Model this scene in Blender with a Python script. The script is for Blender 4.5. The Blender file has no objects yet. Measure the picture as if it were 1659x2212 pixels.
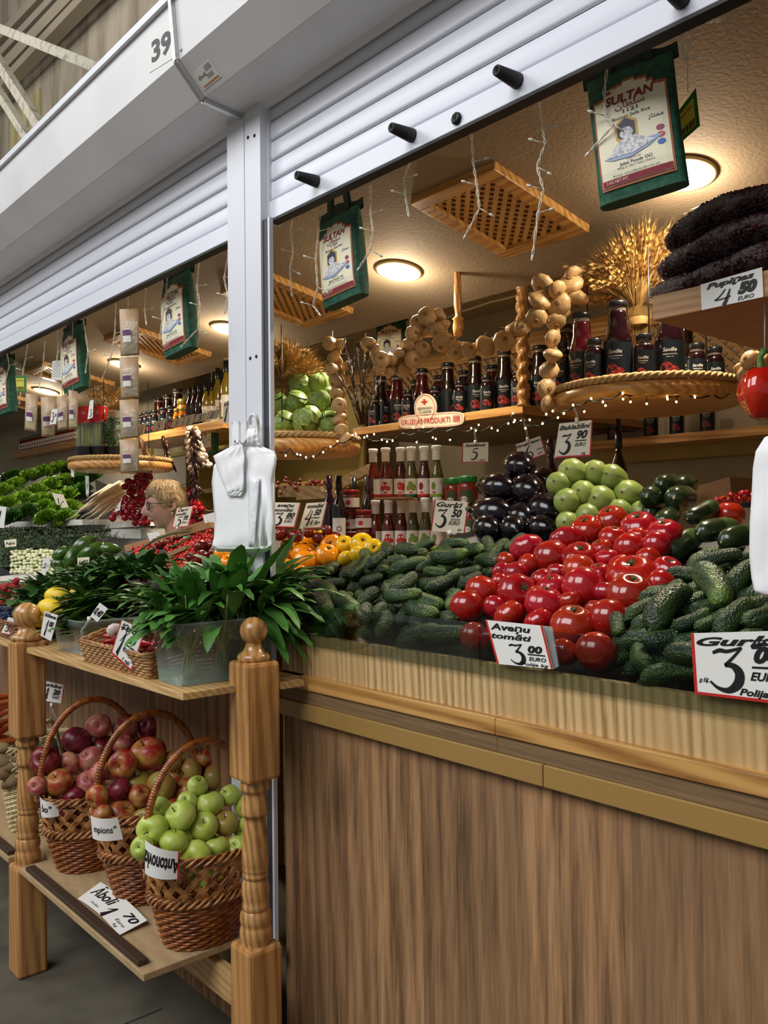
import bpy, math, random
from mathutils import Vector, Matrix, Euler, noise
random.seed(7)
PI=math.pi
SC=bpy.context.scene; COL=SC.collection
# ---------------------------------------------------------------- camera (solved from the photo's vanishing lines)
F_PX=1846.0; CX,CY=829.5,1106.0
CAM=Vector((0,0,1.45))
def _rot(y,p,r):
    f=Vector((-math.sin(y)*math.cos(p),math.cos(y)*math.cos(p),math.sin(p)))
    rt=Vector((math.cos(y),math.sin(y),0)); up=rt.cross(f)
    return rt*math.cos(r)+up*math.sin(r), up*math.cos(r)-rt*math.sin(r), f
RT,UP,FW=_rot(.84851,.014688,-.00982)
def ray(x,y): return RT*((x-CX)/F_PX)+UP*(-(y-CY)/F_PX)+FW
def P(x,y,Z): return CAM+ray(x,y)*Z                      # point at depth Z
def PX(x,y,v): d=ray(x,y); return CAM+d*((v-CAM.x)/d.x)
def PY(x,y,v): d=ray(x,y); return CAM+d*((v-CAM.y)/d.y)
def PZ(x,y,v): d=ray(x,y); return CAM+d*((v-CAM.z)/d.z)
def PN(x,y,p0,n): d=ray(x,y); return CAM+d*(((Vector(p0)-CAM).dot(n))/d.dot(n))
def proj(p):
    v=Vector(p)-CAM; z=v.dot(FW); return (CX+F_PX*v.dot(RT)/z, CY-F_PX*v.dot(UP)/z, z)
def slope(x,y,Y0,z0,k):                                  # ray meets the plane z=z0+k(Y-Y0)
    d=ray(x,y); t=(z0-k*Y0-CAM.z+k*CAM.y)/(d.z-k*d.y); return CAM+d*t
cam_d=bpy.data.cameras.new('camera'); cam=bpy.data.objects.new('camera',cam_d); COL.objects.link(cam)
cam_d.sensor_fit='HORIZONTAL'; cam_d.sensor_width=36; cam_d.lens=F_PX/1659*36; cam_d.clip_start=.02; cam_d.clip_end=100
cam.matrix_world=Matrix(((RT.x,UP.x,-FW.x,CAM.x),(RT.y,UP.y,-FW.y,CAM.y),(RT.z,UP.z,-FW.z,CAM.z),(0,0,0,1)))
SC.camera=cam
# ---------------------------------------------------------------- mesh builder
class MB:
    def __init__(s): s.v=[]; s.f=[]; s.m=[]; s.sm=[]; s.cur=0; s.smooth=False
    def add(s,vs,fs,smooth=None):
        b=len(s.v); s.v+=[tuple(v) for v in vs]
        for f in fs: s.f.append(tuple(b+i for i in f)); s.m.append(s.cur); s.sm.append(s.smooth if smooth is None else smooth)
        return b
    def box(s,a,b,M=None,bev=0):
        x0,y0,z0=a; x1,y1,z1=b
        vs=[Vector(p) for p in ((x0,y0,z0),(x1,y0,z0),(x1,y1,z0),(x0,y1,z0),(x0,y0,z1),(x1,y0,z1),(x1,y1,z1),(x0,y1,z1))]
        if M: vs=[M@v for v in vs]
        s.add(vs,[(0,3,2,1),(4,5,6,7),(0,1,5,4),(1,2,6,5),(2,3,7,6),(3,0,4,7)],False); return s
    def prism(s,poly,d):                                  # polygon (3-D points) pushed along d
        n=len(poly); poly=[Vector(p) for p in poly]; d=Vector(d)
        s.add(poly+[p+d for p in poly],[tuple(range(n))[::-1],tuple(range(n,2*n))]+[(i,(i+1)%n,n+(i+1)%n,n+i) for i in range(n)],False); return s
    def tube(s,pts,r,seg=8,cap=True,flat=None):
        pts=[Vector(p) for p in pts]; n=len(pts); rs=r if isinstance(r,(list,tuple)) else [r]*n
        t0=(pts[1]-pts[0]).normalized(); a=Vector((0,0,1)) if abs(t0.z)<.9 else Vector((1,0,0))
        u=t0.cross(a).normalized(); vs=[]
        for i,p in enumerate(pts):
            t=(pts[min(i+1,n-1)]-pts[max(i-1,0)]); t=t.normalized() if t.length>1e-9 else t0
            u=(u-t*u.dot(t)); u=u.normalized() if u.length>1e-6 else t.orthogonal().normalized(); w=t.cross(u)
            for k in range(seg):
                an=2*PI*k/seg; vs.append(p+(u*math.cos(an)+w*math.sin(an)*(flat or 1))*rs[i])
        fs=[(i*seg+k,i*seg+(k+1)%seg,(i+1)*seg+(k+1)%seg,(i+1)*seg+k) for i in range(n-1) for k in range(seg)]
        if cap: fs+=[tuple(range(seg))[::-1],tuple(range((n-1)*seg,n*seg))]
        s.add(vs,fs,True); return s
    def lathe(s,prof,seg=24,M=None,mod=None,cap=True):    # prof: (r,z)
        vs=[]
        for r,z in prof:
            for k in range(seg):
                an=2*PI*k/seg; q=Vector((r*math.cos(an),r*math.sin(an),z))
                if mod: q=mod(q,an)
                vs.append(M@q if M else q)
        n=len(prof); fs=[(i*seg+k,i*seg+(k+1)%seg,(i+1)*seg+(k+1)%seg,(i+1)*seg+k) for i in range(n-1) for k in range(seg)]
        if cap: fs+=[tuple(range(seg))[::-1],tuple(range((n-1)*seg,n*seg))]
        s.add(vs,fs,True); return s
    def grid(s,fn,nu,nv,closeu=False,smooth=True):
        vs=[fn(i/nu,j/nv) for j in range(nv+1) for i in range(nu+(0 if closeu else 1))]; w=nu if closeu else nu+1
        fs=[(j*w+i,j*w+(i+1)%w,(j+1)*w+(i+1)%w,(j+1)*w+i) for j in range(nv) for i in range(nu)]
        s.add(vs,fs,smooth); return s
    def mesh(s,name,mats):
        me=bpy.data.meshes.new(name); me.from_pydata(s.v,[],s.f)
        for m in (mats if isinstance(mats,(list,tuple)) else [mats]): me.materials.append(m)
        me.polygons.foreach_set('material_index',s.m); me.polygons.foreach_set('use_smooth',s.sm); me.update(); return me
    def build(s,name,mats,parent=None,bev=0,sub=0,solid=0):
        o=bpy.data.objects.new(name,s.mesh(name,mats)); COL.objects.link(o)
        if parent: o.parent=parent
        if solid: md=o.modifiers.new('s','SOLIDIFY'); md.thickness=solid; md.offset=0
        if bev: md=o.modifiers.new('b','BEVEL'); md.width=bev; md.segments=2; md.limit_method='ANGLE'; md.angle_limit=.7
        if sub: md=o.modifiers.new('d','SUBSURF'); md.levels=sub; md.render_levels=sub
        return o
def tag(o,label=None,cat=None,group=None,kind=None):
    if label: o['label']=label
    if cat: o['category']=cat
    if group: o['group']=group
    if kind: o['kind']=kind
    return o
def empty(name,loc=(0,0,0),label=None,cat=None,group=None,rot=None):
    o=bpy.data.objects.new(name,None); COL.objects.link(o); o.location=loc; o.empty_display_size=.05
    if rot: o.rotation_euler=rot
    return tag(o,label,cat,group)
_kids={}
def kids(o):
    return [c for c in list(bpy.data.objects) if c.parent==o] if o.name not in _kids else _kids[o.name]
def dup(root,M,label=None,group=None,ks=None):            # copy of a thing with copies of its parts and sub-parts
    r=root.copy(); COL.objects.link(r); r.parent=None; r.matrix_world=M
    if label: r['label']=label
    if group: r['group']=group
    for ch,gs in (ks if ks is not None else tree(root)):
        c=ch.copy(); COL.objects.link(c); c.parent=r
        for g in gs: d=g.copy(); COL.objects.link(d); d.parent=c
    return r
def tree(root):
    return [(c,[g for g in bpy.data.objects if g.parent==c]) for c in bpy.data.objects if c.parent==root]
class Proto:                                              # first placement moves the original, later ones copy it
    def __init__(s,root): s.r=root; s.t=tree(root); s.used=False
    def put(s,M,label=None,group=None):
        if not s.used:
            s.used=True; s.r.matrix_world=M
            if label: s.r['label']=label
            if group: s.r['group']=group
            return s.r
        return dup(s.r,M,label,group,s.t)
def TM(loc,R=None,sc=1):
    M=Matrix.Translation(Vector(loc))
    if R is not None: M=M@(R.to_4x4() if not isinstance(R,Euler) else R.to_matrix().to_4x4())
    S=sc if hasattr(sc,'__len__') else (sc,sc,sc)
    return M@Matrix.Diagonal((*S,1))
def aimz(d,roll=0):                                       # rotation whose local +Z points along d
    q=Vector(d).normalized().to_track_quat('Z','Y'); return q.to_matrix()@Matrix.Rotation(roll,3,'Z')
def aimx(d,roll=0):
    q=Vector(d).normalized().to_track_quat('X','Z'); return q.to_matrix()@Matrix.Rotation(roll,3,'X')
def jit(a): return random.uniform(-a,a)
def rnd(a,b): return random.uniform(a,b)
# ---------------------------------------------------------------- materials
MT={}
def S(c):                                                  # sRGB 0-255 to linear
    return tuple(((v/255)/12.92 if v/255<=.04045 else ((v/255+.055)/1.055)**2.4) for v in c)+(1,)
def mat(name,col,rough=.5,spec=.5,metal=0,coat=0,emit=0,trans=0,alpha=1,bump=None,vary=0,ecol=None,sss=0,mottle=None):
    m=bpy.data.materials.new(name); m.use_nodes=True; nt=m.node_tree; b=nt.nodes['Principled BSDF']; MT[name]=m
    I=b.inputs; I['Base Color'].default_value=S(col); I['Roughness'].default_value=rough; I['Specular IOR Level'].default_value=spec
    I['Metallic'].default_value=metal; I['Coat Weight'].default_value=coat; I['Transmission Weight'].default_value=trans; I['Alpha'].default_value=alpha
    if coat: I['Coat Roughness'].default_value=.08
    if emit: I['Emission Strength'].default_value=emit; I['Emission Color'].default_value=S(ecol or col)
    if sss: I['Subsurface Weight'].default_value=sss; I['Subsurface Scale'].default_value=.01
    tc=None
    def TC():
        nonlocal tc
        tc=tc or nt.nodes.new('ShaderNodeTexCoord'); return tc.outputs['Object']
    out=None
    if mottle:                                             # (colour2, scale, lo, hi[,stretch])
        n=nt.nodes.new('ShaderNodeTexNoise'); n.inputs['Scale'].default_value=mottle[1]; n.inputs['Detail'].default_value=5
        if len(mottle)>4:
            mp=nt.nodes.new('ShaderNodeMapping'); mp.inputs['Scale'].default_value=mottle[4]; nt.links.new(TC(),mp.inputs[0]); nt.links.new(mp.outputs[0],n.inputs['Vector'])
        else: nt.links.new(TC(),n.inputs['Vector'])
        r=nt.nodes.new('ShaderNodeMapRange'); r.inputs[1].default_value=mottle[2]; r.inputs[2].default_value=mottle[3]; nt.links.new(n.outputs[0],r.inputs[0])
        mx=nt.nodes.new('ShaderNodeMixRGB'); mx.inputs[1].default_value=S(col); mx.inputs[2].default_value=S(mottle[0]); nt.links.new(r.outputs[0],mx.inputs[0]); out=mx.outputs[0]
    if vary:
        oi=nt.nodes.new('ShaderNodeObjectInfo'); h=nt.nodes.new('ShaderNodeHueSaturation')
        a=nt.nodes.new('ShaderNodeMapRange'); a.inputs[3].default_value=1-vary; a.inputs[4].default_value=1+vary; nt.links.new(oi.outputs['Random'],a.inputs[0]); nt.links.new(a.outputs[0],h.inputs['Value'])
        a2=nt.nodes.new('ShaderNodeMapRange'); a2.inputs[3].default_value=.5-vary*.06; a2.inputs[4].default_value=.5+vary*.06
        mm=nt.nodes.new('ShaderNodeMath'); mm.operation='FRACT'; m3=nt.nodes.new('ShaderNodeMath'); m3.operation='MULTIPLY'; m3.inputs[1].default_value=7.3
        nt.links.new(oi.outputs['Random'],m3.inputs[0]); nt.links.new(m3.outputs[0],mm.inputs[0]); nt.links.new(mm.outputs[0],a2.inputs[0]); nt.links.new(a2.outputs[0],h.inputs['Hue'])
        if out: nt.links.new(out,h.inputs['Color'])
        else: h.inputs['Color'].default_value=S(col)
        out=h.outputs[0]
    if out: nt.links.new(out,I['Base Color'])
    if bump:                                               # (scale,strength,distance[,kind])
        k=bump[3] if len(bump)>3 else 'n'
        if k=='v': n=nt.nodes.new('ShaderNodeTexVoronoi')
        else: n=nt.nodes.new('ShaderNodeTexNoise'); n.inputs['Detail'].default_value=4
        n.inputs['Scale'].default_value=bump[0]; nt.links.new(TC(),n.inputs['Vector'])
        bp=nt.nodes.new('ShaderNodeBump'); bp.inputs['Strength'].default_value=bump[1]; bp.inputs['Distance'].default_value=bump[2]
        if k=='v': bp.invert=True
        nt.links.new(n.outputs[0],bp.inputs['Height']); nt.links.new(bp.outputs[0],I['Normal'])
    return m
def wood(name,c1,c2,c3=None,sc=(1,1,1),freq=8,rough=.45,rings=True,dist=3,bump=.15,coat=0,planks=None,knots=0,fine=11,finew=.5):
    """grain runs along the axis with the smallest scale in sc"""
    m=bpy.data.materials.new(name); m.use_nodes=True; nt=m.node_tree; N=nt.nodes; L=nt.links; b=N['Principled BSDF']; MT[name]=m
    b.inputs['Roughness'].default_value=rough; b.inputs['Coat Weight'].default_value=coat
    tc=N.new('ShaderNodeTexCoord'); mp=N.new('ShaderNodeMapping'); mp.inputs['Scale'].default_value=sc; L.new(tc.outputs['Object'],mp.inputs[0])
    src=mp.outputs[0]
    if planks:                                             # (axis, width): shift and tint every plank
        sx=N.new('ShaderNodeSeparateXYZ'); L.new(tc.outputs['Object'],sx.inputs[0])
        dv=N.new('ShaderNodeMath'); dv.operation='DIVIDE'; dv.inputs[1].default_value=planks[1]; L.new(sx.outputs[planks[0]],dv.inputs[0])
        fl=N.new('ShaderNodeMath'); fl.operation='FLOOR'; L.new(dv.outputs[0],fl.inputs[0])
        wn=N.new('ShaderNodeTexWhiteNoise'); wn.noise_dimensions='1D'; L.new(fl.outputs[0],wn.inputs['W'])
        vm=N.new('ShaderNodeVectorMath'); vm.operation='MULTIPLY_ADD'; vm.inputs[1].default_value=(9,9,9); L.new(wn.outputs['Color'],vm.inputs[0]); L.new(src,vm.inputs[2]); src=vm.outputs[0]
    n1=N.new('ShaderNodeTexNoise'); n1.inputs['Scale'].default_value=freq*2.2; n1.inputs['Detail'].default_value=9; n1.inputs['Roughness'].default_value=.65; n1.inputs['Distortion'].default_value=.4; L.new(src,n1.inputs['Vector'])
    n2=N.new('ShaderNodeTexNoise'); n2.inputs['Scale'].default_value=freq*.35; n2.inputs['Detail'].default_value=3; L.new(src,n2.inputs['Vector'])
    w=N.new('ShaderNodeTexWave'); w.wave_type='BANDS'; w.bands_direction='DIAGONAL'; w.inputs['Scale'].default_value=freq; w.inputs['Distortion'].default_value=dist; w.inputs['Detail'].default_value=2; w.inputs['Detail Scale'].default_value=.8; L.new(src,w.inputs['Vector'])
    a=N.new('ShaderNodeMath'); a.operation='MULTIPLY_ADD'; a.inputs[1].default_value=(.45 if rings is True else rings) if rings else .12; L.new(w.outputs['Fac'],a.inputs[0])
    a1=N.new('ShaderNodeMath'); a1.operation='MULTIPLY'; a1.inputs[1].default_value=.75; L.new(n1.outputs[0],a1.inputs[0]); L.new(a1.outputs[0],a.inputs[2])
    nf=N.new('ShaderNodeTexNoise'); nf.inputs['Scale'].default_value=freq*fine; nf.inputs['Detail'].default_value=4; L.new(src,nf.inputs['Vector'])
    af=N.new('ShaderNodeMath'); af.operation='MULTIPLY_ADD'; af.inputs[1].default_value=finew; af.inputs[2].default_value=-finew*.5; L.new(nf.outputs[0],af.inputs[0])
    ag=N.new('ShaderNodeMath'); ag.operation='ADD'; L.new(a.outputs[0],ag.inputs[0]); L.new(af.outputs[0],ag.inputs[1]); a=ag
    cr=N.new('ShaderNodeValToRGB'); e=cr.color_ramp.elements; e[0].position=.25; e[0].color=S(c1); e[1].position=.78 if rings is True else .64; e[1].color=S(c2); L.new(a.outputs[0],cr.inputs[0])
    out=cr.outputs[0]
    mx=N.new('ShaderNodeMixRGB'); mx.blend_type='MIX'; mx.inputs[2].default_value=S(c3 or c1); r=N.new('ShaderNodeMapRange'); r.inputs[1].default_value=.45; r.inputs[2].default_value=.75; L.new(n2.outputs[0],r.inputs[0]); L.new(r.outputs[0],mx.inputs[0]); L.new(out,mx.inputs[1]); out=mx.outputs[0]
    if knots:
        vo=N.new('ShaderNodeTexVoronoi'); mp2=N.new('ShaderNodeMapping'); mp2.inputs['Scale'].default_value=(knots[0],knots[1],knots[2]); L.new(tc.outputs['Object'],mp2.inputs[0]); L.new(mp2.outputs[0],vo.inputs['Vector']); vo.inputs['Scale'].default_value=1
        rr=N.new('ShaderNodeMapRange'); rr.inputs[1].default_value=.16; rr.inputs[2].default_value=.05; L.new(vo.outputs['Distance'],rr.inputs[0])
        mk=N.new('ShaderNodeMixRGB'); mk.inputs[2].default_value=S(knots[3]); ml=N.new('ShaderNodeMath'); ml.operation='MULTIPLY'; ml.inputs[1].default_value=.6; L.new(rr.outputs[0],ml.inputs[0]); L.new(ml.outputs[0],mk.inputs[0]); L.new(out,mk.inputs[1]); out=mk.outputs[0]
    if planks:
        h=N.new('ShaderNodeHueSaturation'); r2=N.new('ShaderNodeMapRange'); r2.inputs[3].default_value=.80; r2.inputs[4].default_value=1.18; L.new(wn.outputs['Value'],r2.inputs[0]); L.new(r2.outputs[0],h.inputs['Value']); L.new(out,h.inputs['Color']); out=h.outputs[0]
    L.new(out,b.inputs['Base Color'])
    if bump:
        bp=N.new('ShaderNodeBump'); bp.inputs['Strength'].default_value=bump; bp.inputs['Distance'].default_value=.002; L.new(a.outputs[0],bp.inputs['Height']); L.new(bp.outputs[0],b.inputs['Normal'])
    return m
def glass(name,col=(255,255,255),tint=1.0,rough=.02,refl=1.0):
    m=bpy.data.materials.new(name); m.use_nodes=True; nt=m.node_tree; N=nt.nodes; L=nt.links; MT[name]=m
    N.remove(N['Principled BSDF']); o=N['Material Output']; t=N.new('ShaderNodeBsdfTransparent'); t.inputs[0].default_value=S(col); g=N.new('ShaderNodeBsdfGlossy'); g.inputs['Roughness'].default_value=rough
    fr=N.new('ShaderNodeFresnel'); fr.inputs[0].default_value=1.45; ml=N.new('ShaderNodeMath'); ml.operation='MULTIPLY'; ml.inputs[1].default_value=refl; L.new(fr.outputs[0],ml.inputs[0])
    mx=N.new('ShaderNodeMixShader'); L.new(ml.outputs[0],mx.inputs[0]); L.new(t.outputs[0],mx.inputs[1]); L.new(g.outputs[0],mx.inputs[2]); L.new(mx.outputs[0],o.inputs[0]); return m
def film(name,col,cov,rough=.15,bump=(40,.6,.004)):        # crinkled plastic film: part transparent, part glossy plastic
    m=mat(name,col,rough=rough,spec=.8,alpha=cov,bump=bump); return m
# ---------------------------------------------------------------- writing
_tx={}
def textmesh(s,bold=0,shear=0,space=1.0):
    """flat mesh of a string, height of capitals ~1, lower-left at origin; returns (verts, faces, width)"""
    key=(s,bold,shear,space)
    if key in _tx: return _tx[key]
    c=bpy.data.curves.new('t','FONT'); c.body=s; c.size=1.38; c.shear=shear; c.offset=bold; c.space_character=space; c.resolution_u=3; c.fill_mode='BOTH'; c.extrude=0
    o=bpy.data.objects.new('t',c); COL.objects.link(o); dg=bpy.context.evaluated_depsgraph_get(); me=bpy.data.meshes.new_from_object(o.evaluated_get(dg))
    vs=[v.co.copy() for v in me.vertices]; fs=[tuple(p.vertices) for p in me.polygons]
    bpy.data.objects.remove(o); bpy.data.curves.remove(c); bpy.data.meshes.remove(me)
    if vs:
        x0=min(v.x for v in vs); w=max(v.x for v in vs)-x0; vs=[Vector((v.x-x0,v.y,0)) for v in vs]
    else: w=0
    _tx[key]=(vs,fs,w); return _tx[key]
def put_text(mb,fn,s,u,v,h,w=None,bold=.02,shear=0,space=1.0,asp=1.0):
    """fn(u,v)->3-D on a unit card (u right, v up); h = cap height in v, asp = card width/height"""
    vs,fs,tw=textmesh(s,bold,shear,space)
    if not vs: return
    kx=(w/tw) if w else h/asp
    mb.add([fn(u+p.x*kx,v+p.y*h) for p in vs],fs,False)
# big brush numerals: strokes of (x,y,width)
DG={'3':[[(.12,.86,.05),(.3,.92,.07),(.5,.9,.06),(.86,.98,.04)],[(.86,.98,.04),(.62,.75,.05),(.42,.58,.06)],[(.42,.58,.05),(.62,.58,.1),(.78,.42,.17),(.74,.2,.17),(.5,.03,.1),(.22,.06,.06),(.02,.2,.04)]],
'1':[[(.2,.55,.02),(.4,.72,.05),(.66,1.0,.06)],[(.66,1.0,.07),(.5,.5,.13),(.3,0,.24)]],
'5':[[(.42,.95,.04),(.36,.6,.06)],[(.42,.93,.05),(.95,.97,.07)],[(.36,.6,.05),(.6,.66,.08),(.8,.45,.14),(.68,.18,.13),(.4,.02,.08),(.12,.08,.05)]],
'4':[[(.62,1.0,.05),(.36,.65,.06),(.08,.42,.06)],[(.08,.42,.06),(.5,.43,.06),(.86,.5,.05)],[(.84,.95,.05),(.68,.4,.12),(.5,0,.15)]],
'6':[[(.78,1.0,.04),(.45,.8,.08),(.2,.4,.14),(.3,.08,.1),(.6,.04,.08),(.8,.24,.1),(.66,.46,.07),(.36,.44,.05),(.2,.3,.05)]]}
def put_digit(mb,fn,d,u,v,w,h):
    for st in DG[d]:
        pts=[]
        n=len(st)
        for i in range(n-1):
            p0=st[max(i-1,0)];p1=st[i];p2=st[i+1];p3=st[min(i+2,n-1)]
            for k in range(5):
                t=k/5; pts.append([.5*((2*p1[c])+(-p0[c]+p2[c])*t+(2*p0[c]-5*p1[c]+4*p2[c]-p3[c])*t*t+(-p0[c]+3*p1[c]-3*p2[c]+p3[c])*t**3) for c in range(3)])
        pts.append(list(st[-1])); m=len(pts); vs=[]
        for i,(x,y,ww) in enumerate(pts):
            a=pts[max(i-1,0)]; b=pts[min(i+1,m-1)]; dx,dy=b[0]-a[0],b[1]-a[1]; l=math.hypot(dx,dy) or 1; nx,ny=-dy/l,dx/l
            for sg in (.68,-.68): vs.append(fn(u+(x+nx*ww*sg)*w,v+(y+ny*ww*sg)*h))
        mb.add(vs,[(2*i,2*i+1,2*i+3,2*i+2) for i in range(m-1)],False)
def bil(q,off=0):
    TL,TR,BR,BL=[Vector(p) for p in q]; n=(TR-TL).cross(BL-TL).normalized()
    if n.dot(TL-CAM)>0: n=-n
    return lambda u,v:(TL*(1-u)*v+TR*u*v+BR*u*(1-v)+BL*(1-u)*(1-v))+n*off
def band(mb,fn,u0,v0,u1,v1,n=1):
    for i in range(n):
        a=u0+(u1-u0)*i/n; b=u0+(u1-u0)*(i+1)/n; mb.add([fn(a,v0),fn(b,v0),fn(b,v1),fn(a,v1)],[(0,1,2,3)],False)
def blob(mb,fn,u,v,ru,rv,n=14,a0=0,a1=2*PI):
    vs=[fn(u,v)]+[fn(u+ru*math.cos(a0+(a1-a0)*i/n),v+rv*math.sin(a0+(a1-a0)*i/n)) for i in range(n+1)]
    mb.add(vs,[(0,i+1,i+2) for i in range(n)],False)
def quad_on(px,Z=None,n=None,p0=None):
    """four picture corners dropped onto a real plane: through depth Z at their middle, facing n"""
    cx=sum(p[0] for p in px)/4; cy=sum(p[1] for p in px)/4
    p0=p0 if p0 is not None else P(cx,cy,Z); n=Vector(n or (.45,-.89,0)).normalized()
    return [PN(x,y,p0,n) for x,y in px]
def price_card(px,items,label,Z=None,n=None,p0=None,border=True,name='price_card',clip=None,group=None,paper='paper',th=.0012):
    q=quad_on(px,Z,n,p0); c=sum(q,Vector())/4; root=empty(name,c,label,'price tag',group)
    def loc(fn): return lambda u,v: fn(u,v)-c
    f0=loc(bil(q)); fb=loc(bil(q,-th)); mb=MB()
    mb.add([f0(0,0),f0(1,0),f0(1,1),f0(0,1),fb(0,0),fb(1,0),fb(1,1),fb(0,1)],[(0,1,2,3),(7,6,5,4),(4,5,1,0),(5,6,2,1),(6,7,3,2),(7,4,0,3)],False)
    mb.build('card',MT[paper],root)
    if border:
        f1=loc(bil(q,.0004)); mb=MB(); t=.035
        if border is True: sides='lbr'
        else: sides=border
        if 'l' in sides: band(mb,f1,0,0,t,1)
        if 'r' in sides: band(mb,f1,1-t,0,1,1)
        if 'b' in sides: band(mb,f1,t,0,1-t,t*1.3)
        if 't' in sides: band(mb,f1,t,1-t,1-t,1)
        mb.build('border',MT['sign_red'],root)
    W_=((q[1]-q[0]).length+(q[2]-q[3]).length)/2; H_=((q[0]-q[3]).length+(q[1]-q[2]).length)/2; asp=W_/H_
    f2=loc(bil(q,.0008)); mb=MB()
    for it in items:
        k=it[0]
        if k=='#': put_digit(mb,f2,it[1],it[2],it[3],it[4],it[5])
        elif k=='_': band(mb,f2,it[1],it[2],it[3],it[4])
        else: put_text(mb,f2,k,it[1],it[2],it[3],it[4] if len(it)>4 else None,bold=(it[5] if len(it)>5 else .035)+.022,shear=.3,asp=asp)
    mb.build('handwriting',MT['ink'],root)
    if clip:                                               # clear clip below or above the card, given as picture points
        pts=[PN(x,y,c,Vector(n or (.45,-.89,0)).normalized())-c for x,y in clip]
        MB().tube(pts,.0035,8).build('clip',MT['clear_plastic'],root)
        MB().lathe([(.006,-.008),(.006,.008)],10,Matrix.Translation(pts[0])).build('clip_head',MT['white_plastic'],root)
    return root

def tipped(name,body,tip,x0,x1,rough=.4,bump=None,stripe=None,vary=.12,coat=0):
    """skin that pales towards one end (local +X from x0 to x1) with optional lengthwise stripes"""
    m=mat(name,body,rough=rough,vary=0,bump=bump,coat=coat); nt=m.node_tree; N=nt.nodes; L=nt.links; b=N['Principled BSDF']
    tc=N.new('ShaderNodeTexCoord'); sx=N.new('ShaderNodeSeparateXYZ'); L.new(tc.outputs['Object'],sx.inputs[0])
    r=N.new('ShaderNodeMapRange'); r.inputs[1].default_value=x0; r.inputs[2].default_value=x1; L.new(sx.outputs[0],r.inputs[0])
    n=N.new('ShaderNodeTexNoise'); n.inputs['Scale'].default_value=(stripe or 60); mp=N.new('ShaderNodeMapping'); mp.inputs['Scale'].default_value=(.12,1,1); L.new(tc.outputs['Object'],mp.inputs[0]); L.new(mp.outputs[0],n.inputs['Vector'])
    nr=N.new('ShaderNodeMapRange'); nr.inputs[1].default_value=.42; nr.inputs[2].default_value=.68; L.new(n.outputs[0],nr.inputs[0])
    mm=N.new('ShaderNodeMath'); mm.operation='MULTIPLY_ADD'; mm.inputs[1].default_value=.35; L.new(nr.outputs[0],mm.inputs[0]); L.new(r.outputs[0],mm.inputs[2]); mm.use_clamp=True
    m2=N.new('ShaderNodeMath'); m2.operation='MULTIPLY'; m2.inputs[1].default_value=.9; L.new(mm.outputs[0],m2.inputs[0])
    mx=N.new('ShaderNodeMixRGB'); mx.inputs[1].default_value=S(body); mx.inputs[2].default_value=S(tip); L.new(m2.outputs[0],mx.inputs[0])
    oi=N.new('ShaderNodeObjectInfo'); h=N.new('ShaderNodeHueSaturation'); a=N.new('ShaderNodeMapRange'); a.inputs[3].default_value=1-vary*1.5; a.inputs[4].default_value=1+vary*2; L.new(oi.outputs['Random'],a.inputs[0]); L.new(a.outputs[0],h.inputs['Value']); L.new(mx.outputs[0],h.inputs['Color']); L.new(h.outputs[0],b.inputs['Base Color'])
    return m
import numpy as np
def relax(bodies,iters=60,spring=.06,plane=None,maxd=None,box=None):
    """bodies: (centre, [offsets], [radii]); pushes overlapping bodies apart, lightly tied to where they started"""
    n=len(bodies); C0=np.array([list(b[0]) for b in bodies],float); X=C0.copy()
    own=np.array([i for i,b in enumerate(bodies) for _ in b[1]]); off=np.array([list(o) for b in bodies for o in b[1]],float); rad=np.array([r for b in bodies for r in b[2]],float)
    same=own[:,None]==own[None,:]; RR=rad[:,None]+rad[None,:]
    for it in range(iters):
        Q=X[own]+off; D=Q[:,None,:]-Q[None,:,:]; d=np.sqrt((D**2).sum(2))+1e-9; pen=np.where(same,0,np.maximum(0,RR-d))
        mv=(D/d[:,:,None]*pen[:,:,None]*.5).sum(1); cnt=np.maximum(1,(pen>0).sum(1))[:,None]; mv=mv/np.sqrt(cnt)
        dx=np.zeros_like(X); k=np.zeros(n); np.add.at(dx,own,mv); np.add.at(k,own,(pen.sum(1)>0)); X+=dx/np.maximum(1,k)[:,None]
        X+=(C0-X)*spring
        if plane:
            Y0,z0,kk=plane; nv=np.array([0,-kk,1.]); nv/=np.linalg.norm(nv); Q=X[own]+off; h=(Q-np.array([0,Y0,z0]))@nv-rad; low=np.zeros(n); np.minimum.at(low,own,h); X-=np.minimum(0,low)[:,None]*nv
        if box is not None:
            Q=X[own]+off
            for ax,lo,hi in box:
                if lo is not None: v=np.zeros(n); np.maximum.at(v,own,lo-(Q[:,ax]-rad)); X[:,ax]+=np.maximum(0,v)
                if hi is not None: v=np.zeros(n); np.maximum.at(v,own,(Q[:,ax]+rad)-hi); X[:,ax]-=np.maximum(0,v)
        if maxd:
            V=X-C0; l=np.linalg.norm(V,axis=1)[:,None]+1e-9; X=C0+V*np.minimum(1,maxd/l)
    return [Vector(x) for x in X]
def inpoly(x,y,pg):
    c=False; n=len(pg)
    for i in range(n):
        x1,y1=pg[i]; x2,y2=pg[(i+1)%n]
        if (y1>y)!=(y2>y) and x<(x2-x1)*(y-y1)/(y2-y1)+x1: c=not c
    return c
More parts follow.
